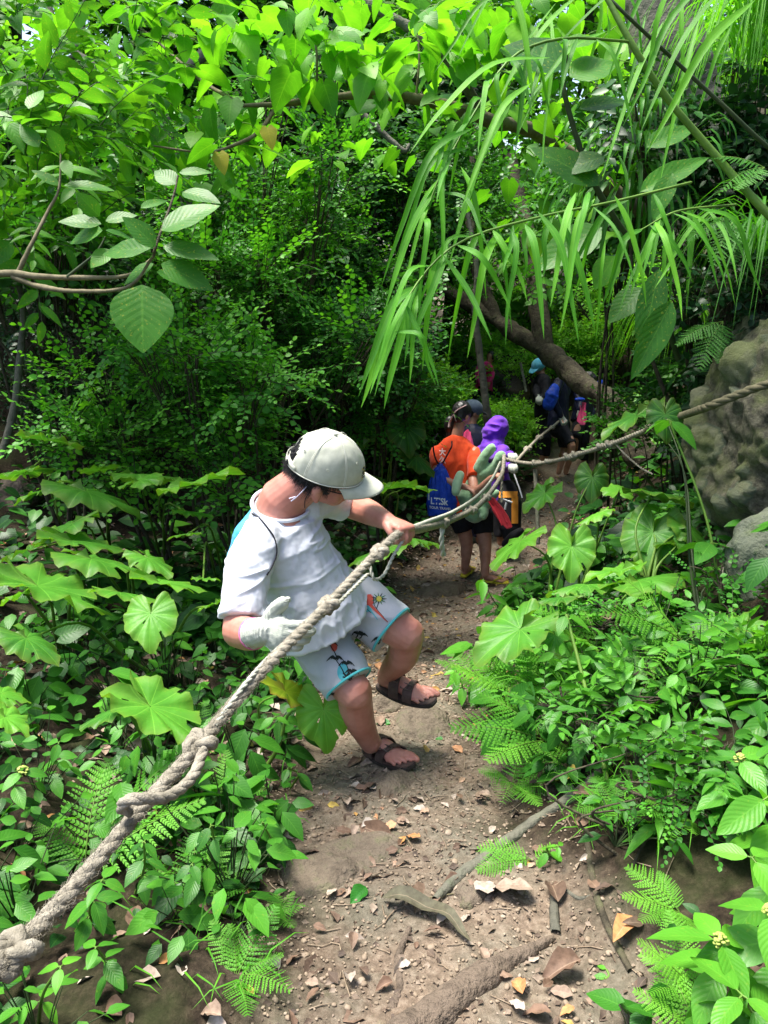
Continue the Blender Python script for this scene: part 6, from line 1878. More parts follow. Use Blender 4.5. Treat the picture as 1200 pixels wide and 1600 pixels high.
# cap
def dome(fr_, sr, ur, keep, n=96, m=26, thick=.0):
    V, F = [], []
    for i in range(m + 1):
        t = i / m * math.pi / 2
        for j in range(n):
            a = 2 * math.pi * j / n
            k = math.cos(t) ** .92; z = math.sin(t)
            seam = 1 + .012 * (1 - min(1, abs(((a / (math.pi / 3)) % 1) - .5) * 2 * 1)) * math.cos(t) - .016 * math.exp(-((((a / (math.pi / 3) + .5) % 1) - .5) / .045) ** 2)
            b_ = 1 + .010 * math.sin(a * 5 + t * 3) * math.cos(t)
            V.append(hf * fr_ * math.cos(a) * k * seam * b_ + hs * sr * math.sin(a) * k * seam * b_ + hu * ur * z * (1 + .0 * a))
    for i in range(m):
        for j in range(n):
            a = 2 * math.pi * (j + .5) / n; t = (i + .5) / m
            if keep(a, t): F.append([i * n + j, i * n + (j + 1) % n, (i + 1) * n + (j + 1) % n, (i + 1) * n + j])
    return np.array(V), F
cb = Hc + hu * .006 + hf * .004
def keep(a, t):
    da = abs(a - math.pi)
    return not (da < .55 and .13 < t < .13 + .30 * math.sqrt(max(0, 1 - (da / .55) ** 2)) + .02)
V, F = dome(.116, .096, .118, keep)
V = V + .0022 * fbm(V, .035, 3, 6)[:, None] * nrm(V)
B = Buf(); B.raw(V + cb, F); cap = B.build('cap', CAPM, boy)
md = cap.modifiers.new('t', 'SOLIDIFY'); md.thickness = .0025; md.offset = 1
B = Buf(); V, F = [], []
na, nr_ = 30, 9
for i in range(nr_):
    for j in range(na):
        a = (j / (na - 1) - .5) * 2 * 1.12; q = i / (nr_ - 1)
        base_ = hf * .114 * math.cos(a) + hs * .095 * math.sin(a)
        out_ = hf * (.075 * math.cos(a * 1.30) ** .55 if abs(a * 1.30) < math.pi / 2 else 0)
        V.append(cb + base_ + out_ * q * 1.0 - hu * (.020 * (math.sin(a) ** 2) * (.3 + q) + .012 * q * q + .002) + hs * math.sin(a) * .004 * q)
for i in range(nr_ - 1):
    for j in range(na - 1):
        F.append([i * na + j, i * na + j + 1, (i + 1) * na + j + 1, (i + 1) * na + j])
B.raw(V, F); br = B.build('brim', CAPM, cap); md = br.modifiers.new('t', 'SOLIDIFY'); md.thickness = .004
B = Buf(); tube(B, ring_frames(cb + hu * .002, hu, hf, .1195, .0995, 60), .0016, 5)
for a in range(6):      # stitched seams
    aa = math.pi / 3 * a
    if a == 3: continue
    for dd in (-.018, .018):
        tube(B, [cb + (hf * .1190 * math.cos(aa + dd) + hs * .0990 * math.sin(aa + dd)) * math.cos(t) ** .92 + hu * .1210 * math.sin(t) for t in np.linspace(.05, 1.5, 16)], .0007, 4)
B.build('stitching', cloth_mat('cap_stitch', (.60, .62, .54), (.68, .69, .6)), cap)
S = Solid(); S.ell(cb + hu * .121, HA, (.0075, .0075, .004), 12, 8); link('button', S.mesh('button', [CAPM], .0012, 1), cap)
B = Buf()
for aa, t in ((2.45, .62), (1.57, .42), (.62, .62), (-.62, .62), (-2.45, .62)):
    c = cb + (hf * .1195 * math.cos(aa) + hs * .0995 * math.sin(aa)) * math.cos(t) ** .92 + hu * .1210 * math.sin(t)
    nn = nrm(c - cb); tube(B, ring_frames(c, nn, hu, .0032, .0032, 12), .0009, 5)
B.build('eyelets', CAPM, cap)
B = Buf(); rq = random.Random(2)
for i in range(26):     # small embroidered emblem above the brim
    aa = .26 + rq.uniform(-.13, .13); t = .28 + rq.uniform(-.14, .16)
    pp = [cb + (hf * .1205 * math.cos(aa + e) + hs * .1005 * math.sin(aa + e)) * math.cos(t + e2) ** .92 + hu * .1215 * math.sin(t + e2) for e, e2 in ((0, 0), (rq.uniform(-.05, .05), rq.uniform(-.06, .06)))]
    tube(B, pp, .0011, 4, 0 if i % 3 else 1)
B.build('emblem', [BLK, INK['y']], cap)
# back strap with buckle and its loose end
B = Buf()
for z0 in (-.004,):
    p = [cb + hf * .119 * math.cos(a) + hs * .099 * math.sin(a) for a in np.linspace(math.pi - .75, math.pi + .75, 16)]
    V = []; 
    for q in p:
        o_ = nrm(q - cb) * .0018
        V += [q + hu * .000 + o_, q + hu * .017 + o_]
    B.raw(V, [[2 * i, 2 * i + 1, 2 * i + 3, 2 * i + 2] for i in range(15)])
st_ = B.build('strap', CAPM, cap); md = st_.modifiers.new('t', 'SOLIDIFY'); md.thickness = .002
B = Buf(); a = math.pi - .34; q = cb + hf * .122 * math.cos(a) + hs * .102 * math.sin(a); tt_ = nrm(np.cross(hu, nrm(q - cb)))
S = Solid(); S.ell(q + hu * .008, np.stack([tt_, nrm(q - cb), hu], -1), (.010, .003, .010), 8, 6); link('buckle', S.mesh('buckle', [PLA], .0012, 1), st_)
# hair under the cap
hc = Hc - hf * .006 + hu * .002
V, F = [], []
n, m_ = 60, 30
hv = []
for i in range(m_ + 1):
    f = math.pi * (i / m_)
    for j in range(n):
        a = 2 * math.pi * j / n
        V.append([math.sin(f) * math.cos(a), math.sin(f) * math.sin(a), math.cos(f)])
V = np.array(V)
def hairy(v):        # v unit in head axes
    x, y, z = v
    low = -.62 - .18 * (x < -.3) if x < .0 else -.12 - .9 * max(0, .12 - x)
    if .0 <= x < .34 and abs(y) > .6: low = -.42        # sideburn
    if -.12 < x < .18 and abs(y) > .7: low = max(low, -.22)
    return z > low
for i in range(m_):
    for j in range(n):
        c = V[[i * n + j, i * n + (j + 1) % n, (i + 1) * n + (j + 1) % n, (i + 1) * n + j]].mean(0)
        if hairy(c): F.append([i * n + j, i * n + (j + 1) % n, (i + 1) * n + (j + 1) % n, (i + 1) * n + j])
HR = np.array([.099, .081, .105])
W = (V * HR * (1 + .01 * fbm(V, .2, 2, 3)[:, None])) @ HA.T + hc
B = Buf(); B.raw(W, F)
rh = np.random.default_rng(9); k = 0
while k < 3800:
    v = nrm(rh.normal(0, 1, 3))
    if not hairy(v) or (v[2] > (.12 if v[0] > -.8 else .5)): continue
    k += 1
    p = HA @ (v * HR) + hc
    d_ = nrm(HA @ (v * [1, 1, .2]) * .55 - hu * .9 + rh.normal(0, .25, 3)); l = rh.uniform(.010, .024) * (1.2 if v[0] < -.2 else .8)
    tube(B, [p, p + d_ * l * .5, p + d_ * l - hu * .002], [.0007, .0003], 3)
B.build('hair', HAIR, boy)
# glasses
gl = Buf()
tube(gl, [Hc - hf * .005 - hu * .018 + hs * .082, Hc + hf * .06 - hu * .020 + hs * .078, Hc + hf * .098 - hu * .022 + hs * .060], .0018, 6)
for q in (1, -1): tube(gl, ring_frames(Hc + hf * .103 - hu * .026 + hs * .032 * q, nrm(hf + hs * .25 * q), hs, .026, .020, 24), .0018, 6)
tube(gl, [Hc + hf * .107 - hu * .022 + hs * .008, Hc + hf * .107 - hu * .022 - hs * .008], .0016, 6)
gl.build('glasses', PLA, boy)
B = Buf(); tube(B, resample([L_(481, 758, 2.24), L_(472, 768, 2.235), L_(463, 777, 2.24), L_(456, 781, 2.26)], 10), .0014, 5); tube(B, [L_(463, 777, 2.24), L_(455, 783, 2.25)], .0022, 5); tube(B, [L_(462, 776, 2.24), L_(452, 779, 2.25)], .0018, 5)
B.build('mask_string', cloth_mat('lilac_string', (.5, .48, .66), (.7, .68, .8)), boy)
B = Buf(); rope(B, resample([L_(484, 768, 2.225), L_(477, 780, 2.23), L_(476, 793, 2.25)], 10), .0014); B.build('ear_cord', BLK, boy)
# drawstring bag on his back and its cord over the shirt
bvs = BVHTree.FromPolygons([Vector(v.co) + Vector(O) for v in shm.vertices], [p.vertices[:] for p in shm.polygons])
S = Solid(); S.loft([(L_(402, 803, 2.50), .03, .02), (L_(394, 833, 2.48), .062, .04), (L_(392, 864, 2.50), .08, .05), (L_(398, 892, 2.52), .06, .05)], cv(1, 0, -.6), 20)
bg_ = link('drawstring_bag', S.mesh('drawstring_bag', [cloth_mat('sky_blue_nylon', (.05, .36, .62), (.09, .46, .72), .5)], .005, 2, lambda c, n_: c + n_ * (.004 * fbm(c, .04, 3, 3))[:, None]), boy)
B = Buf(); pts = [onto(bvs, *q, .003) for q in [(369, 795), (382, 797), (395, 803), (407, 812), (418, 826), (427, 840), (431, 856), (430, 870), (424, 885), (416, 898)]]
pts = [p - O for p in pts if p is not None]
if len(pts) > 3: tube(B, resample(pts, 40), .0024, 6)
B.build('shoulder_cord', BLK, bg_)
# knit glove on the right hand: grips the thick rope from behind
s = Solid()
gw = L_(418, 984, 1.955)
gpd = nrm(P(470, 1000, 1.86) - P(418, 984, 1.94)); gkd = cv(.2, 1, .2)
hand(s, gw, gpd, gkd, cv(.4, -.5, -.8), [(26, 45, 35), (30, 48, 36), (34, 50, 40), (38, 52, 42)], [cv(.3, .8, .2), cv(.75, .75, .1)], .96, .0118)
s.limb([gw + gkd * .02, gw + gkd * .05 + gpd * .012, gw + gkd * .066 + gpd * .024, gw + gkd * .080 + gpd * .038], [.021, .020, .0185, .017], 12)
s.loft([(gw + gpd * .02, .046, .024), (gw + gpd * .06, .046, .024)], gkd, 16)
s.limb([L_(396, 990, 2.01), L_(415, 985, 1.945)], [.040, .034], 16)
def knit(co, no):
    q = (co - gw) @ gpd
    return co + no * (.0011 * np.sin(q * 700) * (q < .03) + .0008 * np.sin(((co - gw) @ gkd) * 1400) * (q >= .03) + .0012 * fbm(co, .02, 2, 3))[:, None]
glv = link('glove', s.mesh('glove', [GLOVE], .0024, 2, knit), boy)
B = Buf(); tube(B, ring_frames(L_(396.5, 990, 2.008), L_(415, 985, 1.945) - L_(396, 990, 2.01), cv(0, 1, 0), .0405, .0405, 30), .0022, 6); B.build('glove_edge', cloth_mat('pink_edge', (.6, .12, .3), (.7, .2, .4)), glv)
# nails of the visible toes
NAIL = skin_mat('nail', (.52, .27, .23), (.58, .33, .28))
B = Buf()
for heel, fr in ((heelR, fR), (heelL, fL)):
    f, u, sd_, L = fr
    for i in range(5):
        l = (.058, .050, .045, .040, .034)[i]; r_ = (.0118, .0068, .0066, .0064, .0062)[i]
        c = heel + f * ((.78 - .018 * i) * L + l * .93) + sd_ * (-.032 + .0172 * i) + u * (.0118 + r_ * .80)
        B.add(PEB, np.stack([sd_ * r_ * 1.15, f * r_ * 1.2, u * r_ * .35], -1)[None], c[None], [.5])
B.build('toe_nails', NAIL, boy)
# ------------------------------------------------------------ other hikers
def figure(label, J, k=1.0, top=None, sleeve=1.0, bottom=None, leg=.5, skin=SK2, face=None, up=None, vox=.010, hair=True, gloves=None, socks=None, shoes=None, girth=1.0):
    base = np.array(J['base'])
    root = thing('person', label, 'person', base)
    q = {a: np.asarray(b, float) - base for a, b in J.items() if a != 'base'}
    sd_ = nrm(q['shR'] - q['shL'])
    f = nrm(face); u = nrm(up if up is not None else np.array([0, 0, 1.0])); u = nrm(u - f * np.dot(u, f)); rs = np.cross(f, u)
    A = np.stack([f, rs, u], -1)
    s = Solid()
    g = girth
    s.loft([(q['pel'], .15 * k * g, .10 * k * g), (q['pel'] * .5 + q['ch'] * .5, .13 * k * g, .09 * k * g), (q['ch'], .15 * k * g, .10 * k), (q['ch'] * .35 + q['nk'] * .65, .11 * k, .08 * k), (q['nk'], .055 * k, .055 * k), (q['hd'] - u * .03 * k, .05 * k, .05 * k)], sd_, 18)
    s.ell(q['hd'] + u * .01 * k, A, (.092 * k, .075 * k, .10 * k))
    s.ell(q['hd'] + f * .04 * k - u * .06 * k, A, (.055 * k, .05 * k, .055 * k))
    s.ell(q['hd'] + f * .095 * k - u * .03 * k, A, (.018 * k, .013 * k, .024 * k))
    for z in (-1, 1): s.ell(q['hd'] - u * .03 * k + rs * .077 * k * z, A, (.018 * k, .010 * k, .028 * k))
    for z in 'LR':
        if 'el' + z in q:
            s.limb([q['sh' + z], q['el' + z], q['wr' + z]], [.052 * k, .043 * k, .028 * k], 12)
            d = nrm(q['wr' + z] - q['el' + z])
            pn = np.array([0, 0, -1.0]) if abs(d[2]) < .8 else np.array([0, -1.0, 0])
            hand(s, q['wr' + z], d, np.cross(d, pn), pn, [35, 50, 40], [d + pn * .4, d + pn * .8], k * 1.0, .010)
        if 'hp' + z in q:
            s.limb([q['hp' + z], q['kn' + z], q['an' + z]], [.085 * k * g, .057 * k * g, .036 * k], 14, k=9)
            cal = q['kn' + z] * .65 + q['an' + z] * .35
            s.ell(cal, np.eye(3), (.052 * k, .054 * k, .09 * k))
            if 'to' + z in q:
                h = q['an' + z] - nrm(q['to' + z] - q['an' + z]) * .03 * k; h = np.array([h[0], h[1], q['to' + z][2]])
                foot(s, h, h + nrm(q['to' + z] - h) * .22 * k, np.array([0, 0, 1.0]), k)
    link('body', s.mesh('body', [skin], vox * .7, 2), root)
    def folds(a):
        return lambda co, no: co + no * (a * (1 - 2 * np.abs(fbm((co + base) * [10, 10, 5], 1, 2, 3))))[:, None]
    if top:
        s = Solid()
        s.loft([(q['pel'] - (q['ch'] - q['pel']) * .12, .18 * k * g, .135 * k * g), (q['pel'] * .5 + q['ch'] * .5, .165 * k * g, .12 * k * g), (q['ch'], .175 * k * g, .122 * k), (q['ch'] * .5 + q['nk'] * .5, .168 * k, .105 * k), (q['ch'] * .2 + q['nk'] * .8, .125 * k, .085 * k), (q['nk'] - u * .01, .07 * k, .065 * k)], sd_, 22, (.05, .3))
        for z in 'LR':
            if 'el' + z in q:
                p = [q['sh' + z], q['el' + z], q['wr' + z]]
                s.limb([q['sh' + z] - u * .02, q['sh' + z] * .5 + q['nk'] * .5 - u * .012 * k, q['nk'] - u * .02], [.055 * k, .052 * k, .05 * k], 12)
                if sleeve >= 1: s.limb(p, [.068 * k, .056 * k, .040 * k], 14)
                else:
                    e = p[0] + (p[1] - p[0]) * sleeve * 1.6
                    s.loft([(p[0] - u * .012, .062 * k, .060 * k), (e, .072 * k, .066 * k)], np.array([0, 0, 1.0]), 16, (1, .05))
        tp = link('shirt', s.mesh('shirt', [top], vox * .7, 3, folds(.007)), root)
    if bottom:
        s = Solid()
        s.loft([(q['pel'] + (q['ch'] - q['pel']) * .2, .165 * k * g, .125 * k * g), (q['pel'], .175 * k * g, .13 * k * g), (q['pel'] - (q['ch'] - q['pel']) * .2, .15 * k * g, .11 * k)], sd_, 20)
        for z in 'LR':
            if 'hp' + z in q:
                e = q['hp' + z] + (q['kn' + z] - q['hp' + z]) * min(1, leg * 2)
                pts = [(q['hp' + z], .105 * k * g, .10 * k * g), (e, .085 * k * g, .08 * k * g)]
                if leg > .5: pts.append((q['kn' + z] + (q['an' + z] - q['kn' + z]) * (leg * 2 - 1), .06 * k, .06 * k))
                s.loft(pts, sd_, 16, (1, .05))
        link('shorts', s.mesh('shorts', [bottom], vox * .7, 3, folds(.004)), root)
    if gloves:
        for z in 'LR':
            if 'wr' + z in q:
                s = Solid(); d = nrm(q['wr' + z] - q['el' + z]); pn = np.array([0, 0, -1.0]) if abs(d[2]) < .8 else np.array([0, -1.0, 0])
                s.limb([q['wr' + z] - d * .05 * k, q['wr' + z] + d * .01 * k], [.036 * k, .033 * k], 12)
                hand(s, q['wr' + z], d, np.cross(d, pn), pn, [35, 50, 40], [d + pn * .4, d + pn * .8], k * 1.1, .014)
                link('glove', s.mesh('glove', [gloves], .005, 1), root)
    if hair:
        s = Solid(); s.ell(q['hd'] + u * .018 * k - f * .012 * k, A, (.098 * k, .084 * k, .10 * k)); s.ell(q['hd'] - f * .04 * k - u * .03 * k, A, (.06 * k, .075 * k, .07 * k))
        link('hair', s.mesh('hair', [HAIR], .006, 2, lambda c, n_: c + n_ * (.004 * fbm(c * [1, 1, .3], .02, 2, 3))[:, None]), root)
    return root, base, q, A

# woman in orange
d0 = 7.0
gA, gB = hit(729, 906), hit(764, 914)
ORG = cloth_mat('orange_jersey', (.66, .055, .012), (.80, .085, .018), .8)
bl = cloth_mat('blue_nylon', (.012, .05, .42), (.02, .08, .58), .45, sheen=0)
SKL = skin_mat('light_skin', (.40, .18, .12), (.52, .26, .18))
J = dict(base=(gA + gB) / 2, hd=P(722, 646, 6.98), nk=P(714, 682, 7.0), ch=P(708, 722, 7.0), pel=P(728, 792, 7.0), shR=P(742, 706, 6.92), shL=P(681, 705, 7.05), elR=P(741, 766, 6.62), wrR=P(768, 747, 6.42),
         elL=P(688, 745, 6.75), wrL=P(730, 762, 6.6), hpR=P(752, 805, 6.98), hpL=P(716, 800, 7.0), knR=P(758, 852, 6.95), anR=P(757, 898, gB @ np.array([0, 0, 0]) + 7.0), knL=P(729, 848, 7.05), anL=P(730, 892, 7.1))
J['anR'] = gB + np.array([-.03, .06, .075]); J['anL'] = gA + np.array([-.01, .08, .075])
J['toR'] = gB + np.array([.13, .03, .015]); J['toL'] = gA + np.array([.06, .22, .015])
wo, wb, wq, WA = figure('woman in orange T-shirt and black shorts seen from behind, hugging a green plush toy', J, .98, ORG, .42, BLK, .30, SKL, cv(.75, -.1, -.65), None, .009, girth=1.05)
s = Solid(); s.ell(P(703, 664, 7.06) - wb, np.eye(3), (.055, .05, .085)); s.ell(P(702, 680, 7.08) - wb, np.eye(3), (.035, .03, .06))
link('ponytail', s.mesh('ponytail', [HAIR], .006, 2), wo)
RIB = cloth_mat('pale_ribbon', (.38, .24, .24), (.46, .33, .33))
hm_ = [c for c in wo.children if c.name.startswith('hair')][0].data
pm_ = [c for c in wo.children if c.name.startswith('ponytail')][0].data
vv_ = [Vector(v.co) + Vector(wb) for v in hm_.vertices]; n0_ = len(vv_)
bvh_ = BVHTree.FromPolygons(vv_ + [Vector(v.co) + Vector(wb) for v in pm_.vertices], [p.vertices[:] for p in hm_.polygons] + [[i + n0_ for i in p.vertices] for p in pm_.polygons])
B = Buf()
for pts_, rr_2 in (([(728, 634), (721, 637), (715, 641), (710, 646)], [.005, .006]), ([(710, 646), (711, 652), (713, 658), (715, 664)], [.005, .004]), ([(709, 648), (706, 654), (703, 660), (702, 667)], [.005, .013])):
    hh = [onto(bvh_, x, y, .006) for x, y in pts_]; hh = [h - wb for h in hh if h is not None]
    if len(hh) > 2: tube(B, resample(hh, 10), rr_2, 5)
B.n and B.build('hair_ribbon', RIB, wo)
YEL = stuff_mat('yellow_rubber', (.42, .36, .015), (.52, .44, .03), 40, .5, 100, .1)
for g, t in ((gA, J['toL']), (gB, J['toR'])):
    an = J['anL'] if g is gA else J['anR']
    f = nrm((t - an) * [1, 1, 0]); h = np.array([an[0], an[1], t[2]]) - f * .045 - wb
    S = Solid(); S.loft([(h + f * .01, .035, .016), (h + f * .08, .038, .016), (h + f * .18, .046, .014), (h + f * .25, .038, .012)], np.cross(f, [0, 0, 1.0]), 16)
    sd_ = np.cross(f, [0, 0, 1.0])
    o = link('flip_flop', S.mesh('flip_flop', [YEL], .005, 1), wo)
    B = Buf(); c = h + f * .19 + [0, 0, .045]
    for z in (-1, 1): tube(B, resample([h + f * .10 + sd_ * .045 * z, h + f * .15 + sd_ * .03 * z + [0, 0, .035], c - [0, 0, .01]], 8), .008, 5)
    B.build('toe_strap', YEL, o)
# small white printing between the bag cords
B = Buf(); rq = np.random.default_rng(4)
# blue drawstring bag
S = Solid(); zb = 6.72
def W(px, py, d): return P(px, py, d) - wb
S.loft([(W(688, 726, zb + .05), .02, .015), (W(688, 738, zb), .06, .04), (W(689, 758, zb - .02), .105, .07), (W(690, 785, zb - .03), .135, .085), (W(691, 804, zb - .02), .12, .07)], RT, 24, (1, .25))
def bagf(c, n_):
    a = np.arctan2((c - W(690, 770, zb)) @ RT, (c - W(690, 770, zb)) @ FW)
    z = np.clip((c[:, 2] - W(690, 790, zb)[2]) / .3, 0, 1)
    return c + n_ * (.010 * np.sin(a * 14 + 3 * fbm(c, .1, 2, 3)) * z + .005 * fbm(c, .05, 3, 2))[:, None]
bm_ = S.mesh('drawstring_bag', [bl], .007, 2, bagf)
dbag = link('drawstring_bag', bm_, None, wb)
tag(dbag, 'royal blue drawstring bag with white lettering on the back of the woman in orange', 'bag')
bvb = BVHTree.FromPolygons([Vector(v.co) + Vector(wb) for v in bm_.vertices], [p.vertices[:] for p in bm_.polygons])
B = Buf()
for pts in ([(686, 727), (680, 715), (677, 700), (679, 686), (684, 678)], [(690, 727), (696, 716), (702, 705), (706, 697), (706, 690)]):
    tube(B, resample([P(x, y, 6.78 + .10 * (i > 3)) - wb for i, (x, y) in enumerate(pts)], 16), .007, 5)
B.build('cord', BLK, dbag)
WHT = stuff_mat('white_print', (.78, .8, .84), (.85, .86, .9), 40, .7, 100, 0)
def wtext(txt, px, py, hpx, root, base, bv_, mat, dx=1.0, tilt=0):
    cu = bpy.data.curves.new('t', 'FONT'); cu.body = txt; cu.size = 1; cu.extrude = 0; cu.resolution_u = 3; cu.offset = .03
    o = bpy.data.objects.new('t', cu); COL.objects.link(o)
    me = bpy.data.meshes.new_from_object(o.evaluated_get(bpy.context.evaluated_depsgraph_get()))
    bpy.data.objects.remove(o)
    bm = bmesh.new(); bm.from_mesh(me); bmesh.ops.triangulate(bm, faces=bm.faces[:])
    ok = True
    for v in bm.verts:
        x, y = v.co.x * hpx * dx, v.co.y * hpx
        h = onto(bv_, px + x * math.cos(tilt) , py - y + x * math.sin(tilt), .004)
        if h is None: ok = False; v.co = Vector((0, 0, 0)); v.tag = True; continue
        v.co = Vector(h - base)
    bmesh.ops.delete(bm, geom=[v for v in bm.verts if v.tag and v.co.length < 1e-6], context='VERTS')
    bm.to_mesh(me); bm.free(); me.name = 'lettering'; me.materials.clear(); me.materials.append(mat)
    return link('lettering', me, root)
wtext('i', 669, 781, 16, dbag, wb, bvb, WHT, .8, .05)
wtext('LTISk', 673, 787, 14, dbag, wb, bvb, WHT, .82, .08)
wtext('TOUR TRAVEL', 671, 794, 5.5, dbag, wb, bvb, WHT, .95, .10)
# white print on the back of the orange T-shirt, between the cords
sh_o = [c for c in wo.children if c.name.startswith('shirt')][0]
bvo = BVHTree.FromPolygons([Vector(v.co) + Vector(wb) for v in sh_o.data.vertices], [p.vertices[:] for p in sh_o.data.polygons])
PKW = stuff_mat('pink_white_print', (.72, .50, .50), (.82, .66, .66), 40, .7, 100, 0)
wtext('\u5927', 686, 711, 12, sh_o, wb, bvo, PKW, .9, 0); wtext('\u4e45', 686, 723, 11, sh_o, wb, bvo, PKW, .9, 0)

# green plush toy
PLU = cloth_mat('green_plush', (.20, .37, .20), (.28, .47, .27), .95, weave=260, bs=.9, sheen=.6)
PLL = cloth_mat('pale_green_plush', (.34, .52, .32), (.42, .60, .40), .95, weave=260, bs=.9, sheen=.6)
pb = P(745, 765, 6.6)
tj = thing('plush_toy', 'green stuffed plush toy with stubby limbs hugged by the woman in orange', 'plush toy', pb)
def Q(px, py, d): return P(px, py, d) - pb
S = Solid(); S.loft([(Q(742, 803, 6.75), .10, .08), (Q(740, 780, 6.76), .15, .09), (Q(750, 755, 6.78), .11, .09), (Q(756, 738, 6.76), .07, .07)], RT, 20)
S.limb([Q(750, 732, 6.70), Q(757, 714, 6.64), Q(768, 700, 6.60)], [.065, .048, .042], 14)
S.limb([Q(756, 742, 6.70), Q(773, 729, 6.62), Q(783, 712, 6.56)], [.065, .050, .043], 14)
S.limb([Q(756, 790, 6.6), Q(768, 776, 6.56), Q(775, 770, 6.55)], [.055, .045, .035], 12)
S.limb([Q(752, 795, 6.58), Q(756, 800, 6.56), Q(755, 806, 6.56)], [.05, .045, .04], 12)
link('body', S.mesh('plush_body', [PLU], .008, 4, lambda c, n_: c + n_ * (.005 * fbm(c, .06, 3, 3))[:, None]), tj)
S = Solid(); S.limb([Q(719, 742, 6.55), Q(714, 756, 6.52), Q(712, 769, 6.50)], [.038, .042, .036], 12)
link('tail', S.mesh('plush_tail', [PLL], .007, 2), tj)
# swim fins
def fin(label, pts, d, mat, th=.035, name='swim_fin', w_=None):
    c = np.mean(np.array([P(x, y, d) for x, y in pts]), axis=0)
    root_c = c
    bm = bmesh.new()
    k = len(pts)
    a = [bm.verts.new(P(x, y, d + .03 * ((i / k) - .5)) - c) for i, (x, y) in enumerate(pts)]
    b_ = [bm.verts.new(Vector(v.co) + Vector(FW * th + RT * th * .3)) for v in a]
    bm.faces.new(a); bm.faces.new(b_[::-1])
    for i in range(k): bm.faces.new([a[i], b_[i], b_[(i + 1) % k], a[(i + 1) % k]])
    bmesh.ops.recalc_face_normals(bm, faces=bm.faces[:])
    bmesh.ops.bevel(bm, geom=bm.edges[:], offset=.006, segments=2, affect='EDGES')
    me = bpy.data.meshes.new(name); bm.to_mesh(me); bm.free(); me.materials.append(mat)
    o = link(name, me, None, c)
    B = Buf()
    p0 = P(*pts[0], d) - c; p1 = P(*pts[k // 2], d) - c
    for t in (-.2, .2):
        off = nrm(np.cross(p1 - p0, FW)) * t * .12 - FW * .006
        tube(B, [p0 * .7 + off, p0 * .1 + p1 * .1 + off, p1 * .7 + off], .006, 5)
    B.build('rib', mat, o)
    return tag(o, label, 'swim fin')
RED = stuff_mat('red_rubber', (.60, .035, .055), (.72, .06, .08), 20, .45, 80, .1)
PNK = stuff_mat('pink_rubber', (.75, .07, .20), (.85, .12, .28), 20, .45, 80, .1)
fin('red rubber swim fin held out at the hip of the woman in orange', [(763, 775), (772, 778), (779, 787), (783, 791), (794, 808), (800, 824), (792, 827), (783, 818), (774, 806), (768, 796), (770, 790), (762, 785)], 6.45, RED, .05)
fin('pink rubber swim fin upright between the orange shirt and the purple hood', [(731, 670), (736, 680), (742, 706), (733, 700), (722, 684), (720, 680)], 7.25, PNK, .03)
# purple hooded child
PUR = cloth_mat('purple_jersey', (.115, .022, .42), (.17, .04, .55), .7)
g = hit(792, 850)
pg = np.array([g[0], g[1], g[2]])
pd_ = 7.5
J = dict(base=pg, hd=P(776, 672, pd_), nk=P(772, 694, pd_), ch=P(770, 722, pd_), pel=P(782, 775, pd_), shR=P(786, 704, 7.35), shL=P(752, 705, 7.6), elR=P(782, 732, 7.1), wrR=P(798, 728, 6.65), elL=P(775, 715, 7.2), wrL=P(797, 711, 6.7),
         hpR=P(790, 780, pd_), hpL=P(776, 780, pd_), knR=P(794, 815, pd_ - .05), knL=P(780, 815, pd_), anR=P(796, 848, pd_), anL=P(782, 848, pd_))
pc, pcb, pq, PA = figure('child in purple hooded long sleeved top and white gloves pulling on the rope', J, .88, PUR, 1, BLK, .85, SK2, cv(.7, -.25, -.5), None, .010, hair=False, gloves=GLOVE)
S = Solid(); hq = pq['hd']; S.ell(hq + PA[:, 2] * .015 - PA[:, 0] * .008, PA, (.112, .102, .120)); S.ell(hq - PA[:, 2] * .05 - PA[:, 0] * .03, PA, (.10, .105, .09)); S.loft([(hq - PA[:, 2] * .06, .09, .09), (pq['nk'] - PA[:, 2] * .05, .14, .11)], PA[:, 1], 18)
link('hood', S.mesh('hood', [PUR], .007, 3, lambda c, n_: c + n_ * (.012 * (1 - 2 * np.abs(fbm((c) * [8, 8, 14], 1, 2, 5))))[:, None]), pc)
# black and orange pack in front of the purple child
ORB = cloth_mat('orange_panel', (.62, .22, .02), (.72, .30, .04), .7)
pk0 = P(796, 795, 6.9)
pk = thing('backpack', 'black backpack with an orange panel and pale straps hanging below the purple clad child', 'backpack', pk0)
S = Solid(); S.loft([(P(793, 758, 7.0) - pk0, .07, .05), (P(796, 785, 6.95) - pk0, .11, .07), (P(797, 825, 6.95) - pk0, .10, .07), (P(800, 845, 6.95) - pk0, .07, .05)], RT, 20)
S.limb([P(790, 850, 6.9) - pk0, P(803, 838, 6.8) - pk0, P(813, 830, 6.75) - pk0], [.04, .05, .035], 12)
bme = S.mesh('pack', [BLK], .008, 3); link('bag_body', bme, pk)
bvp = BVHTree.FromPolygons([Vector(v.co) + Vector(pk0) for v in bme.vertices], [p.vertices[:] for p in bme.polygons])
B = Buf()
pl = [(777, 768), (790, 765), (805, 770), (810, 785), (808, 805), (803, 822), (800, 818), (801, 800), (800, 782), (790, 776), (778, 778)]
cc = (798, 790)
gridp = []
for x0, x1, y0, y1 in ((780, 808, 768, 778), (799, 809, 776, 818)):
    for a in range(5):
        row = [onto(bvp, x0 + (x1 - x0) * b_ / 5, y0 + (y1 - y0) * a / 4, .006) for b_ in range(6)]
        gridp.append(row)
    rows = gridp[-5:]
    for a in range(4):
        for b_ in range(5):
            c4 = [rows[a][b_], rows[a][b_ + 1], rows[a + 1][b_ + 1], rows[a + 1][b_]]
            if all(x is not None for x in c4): B.raw(np.array(c4) - pk0, [[0, 1, 2, 3]])
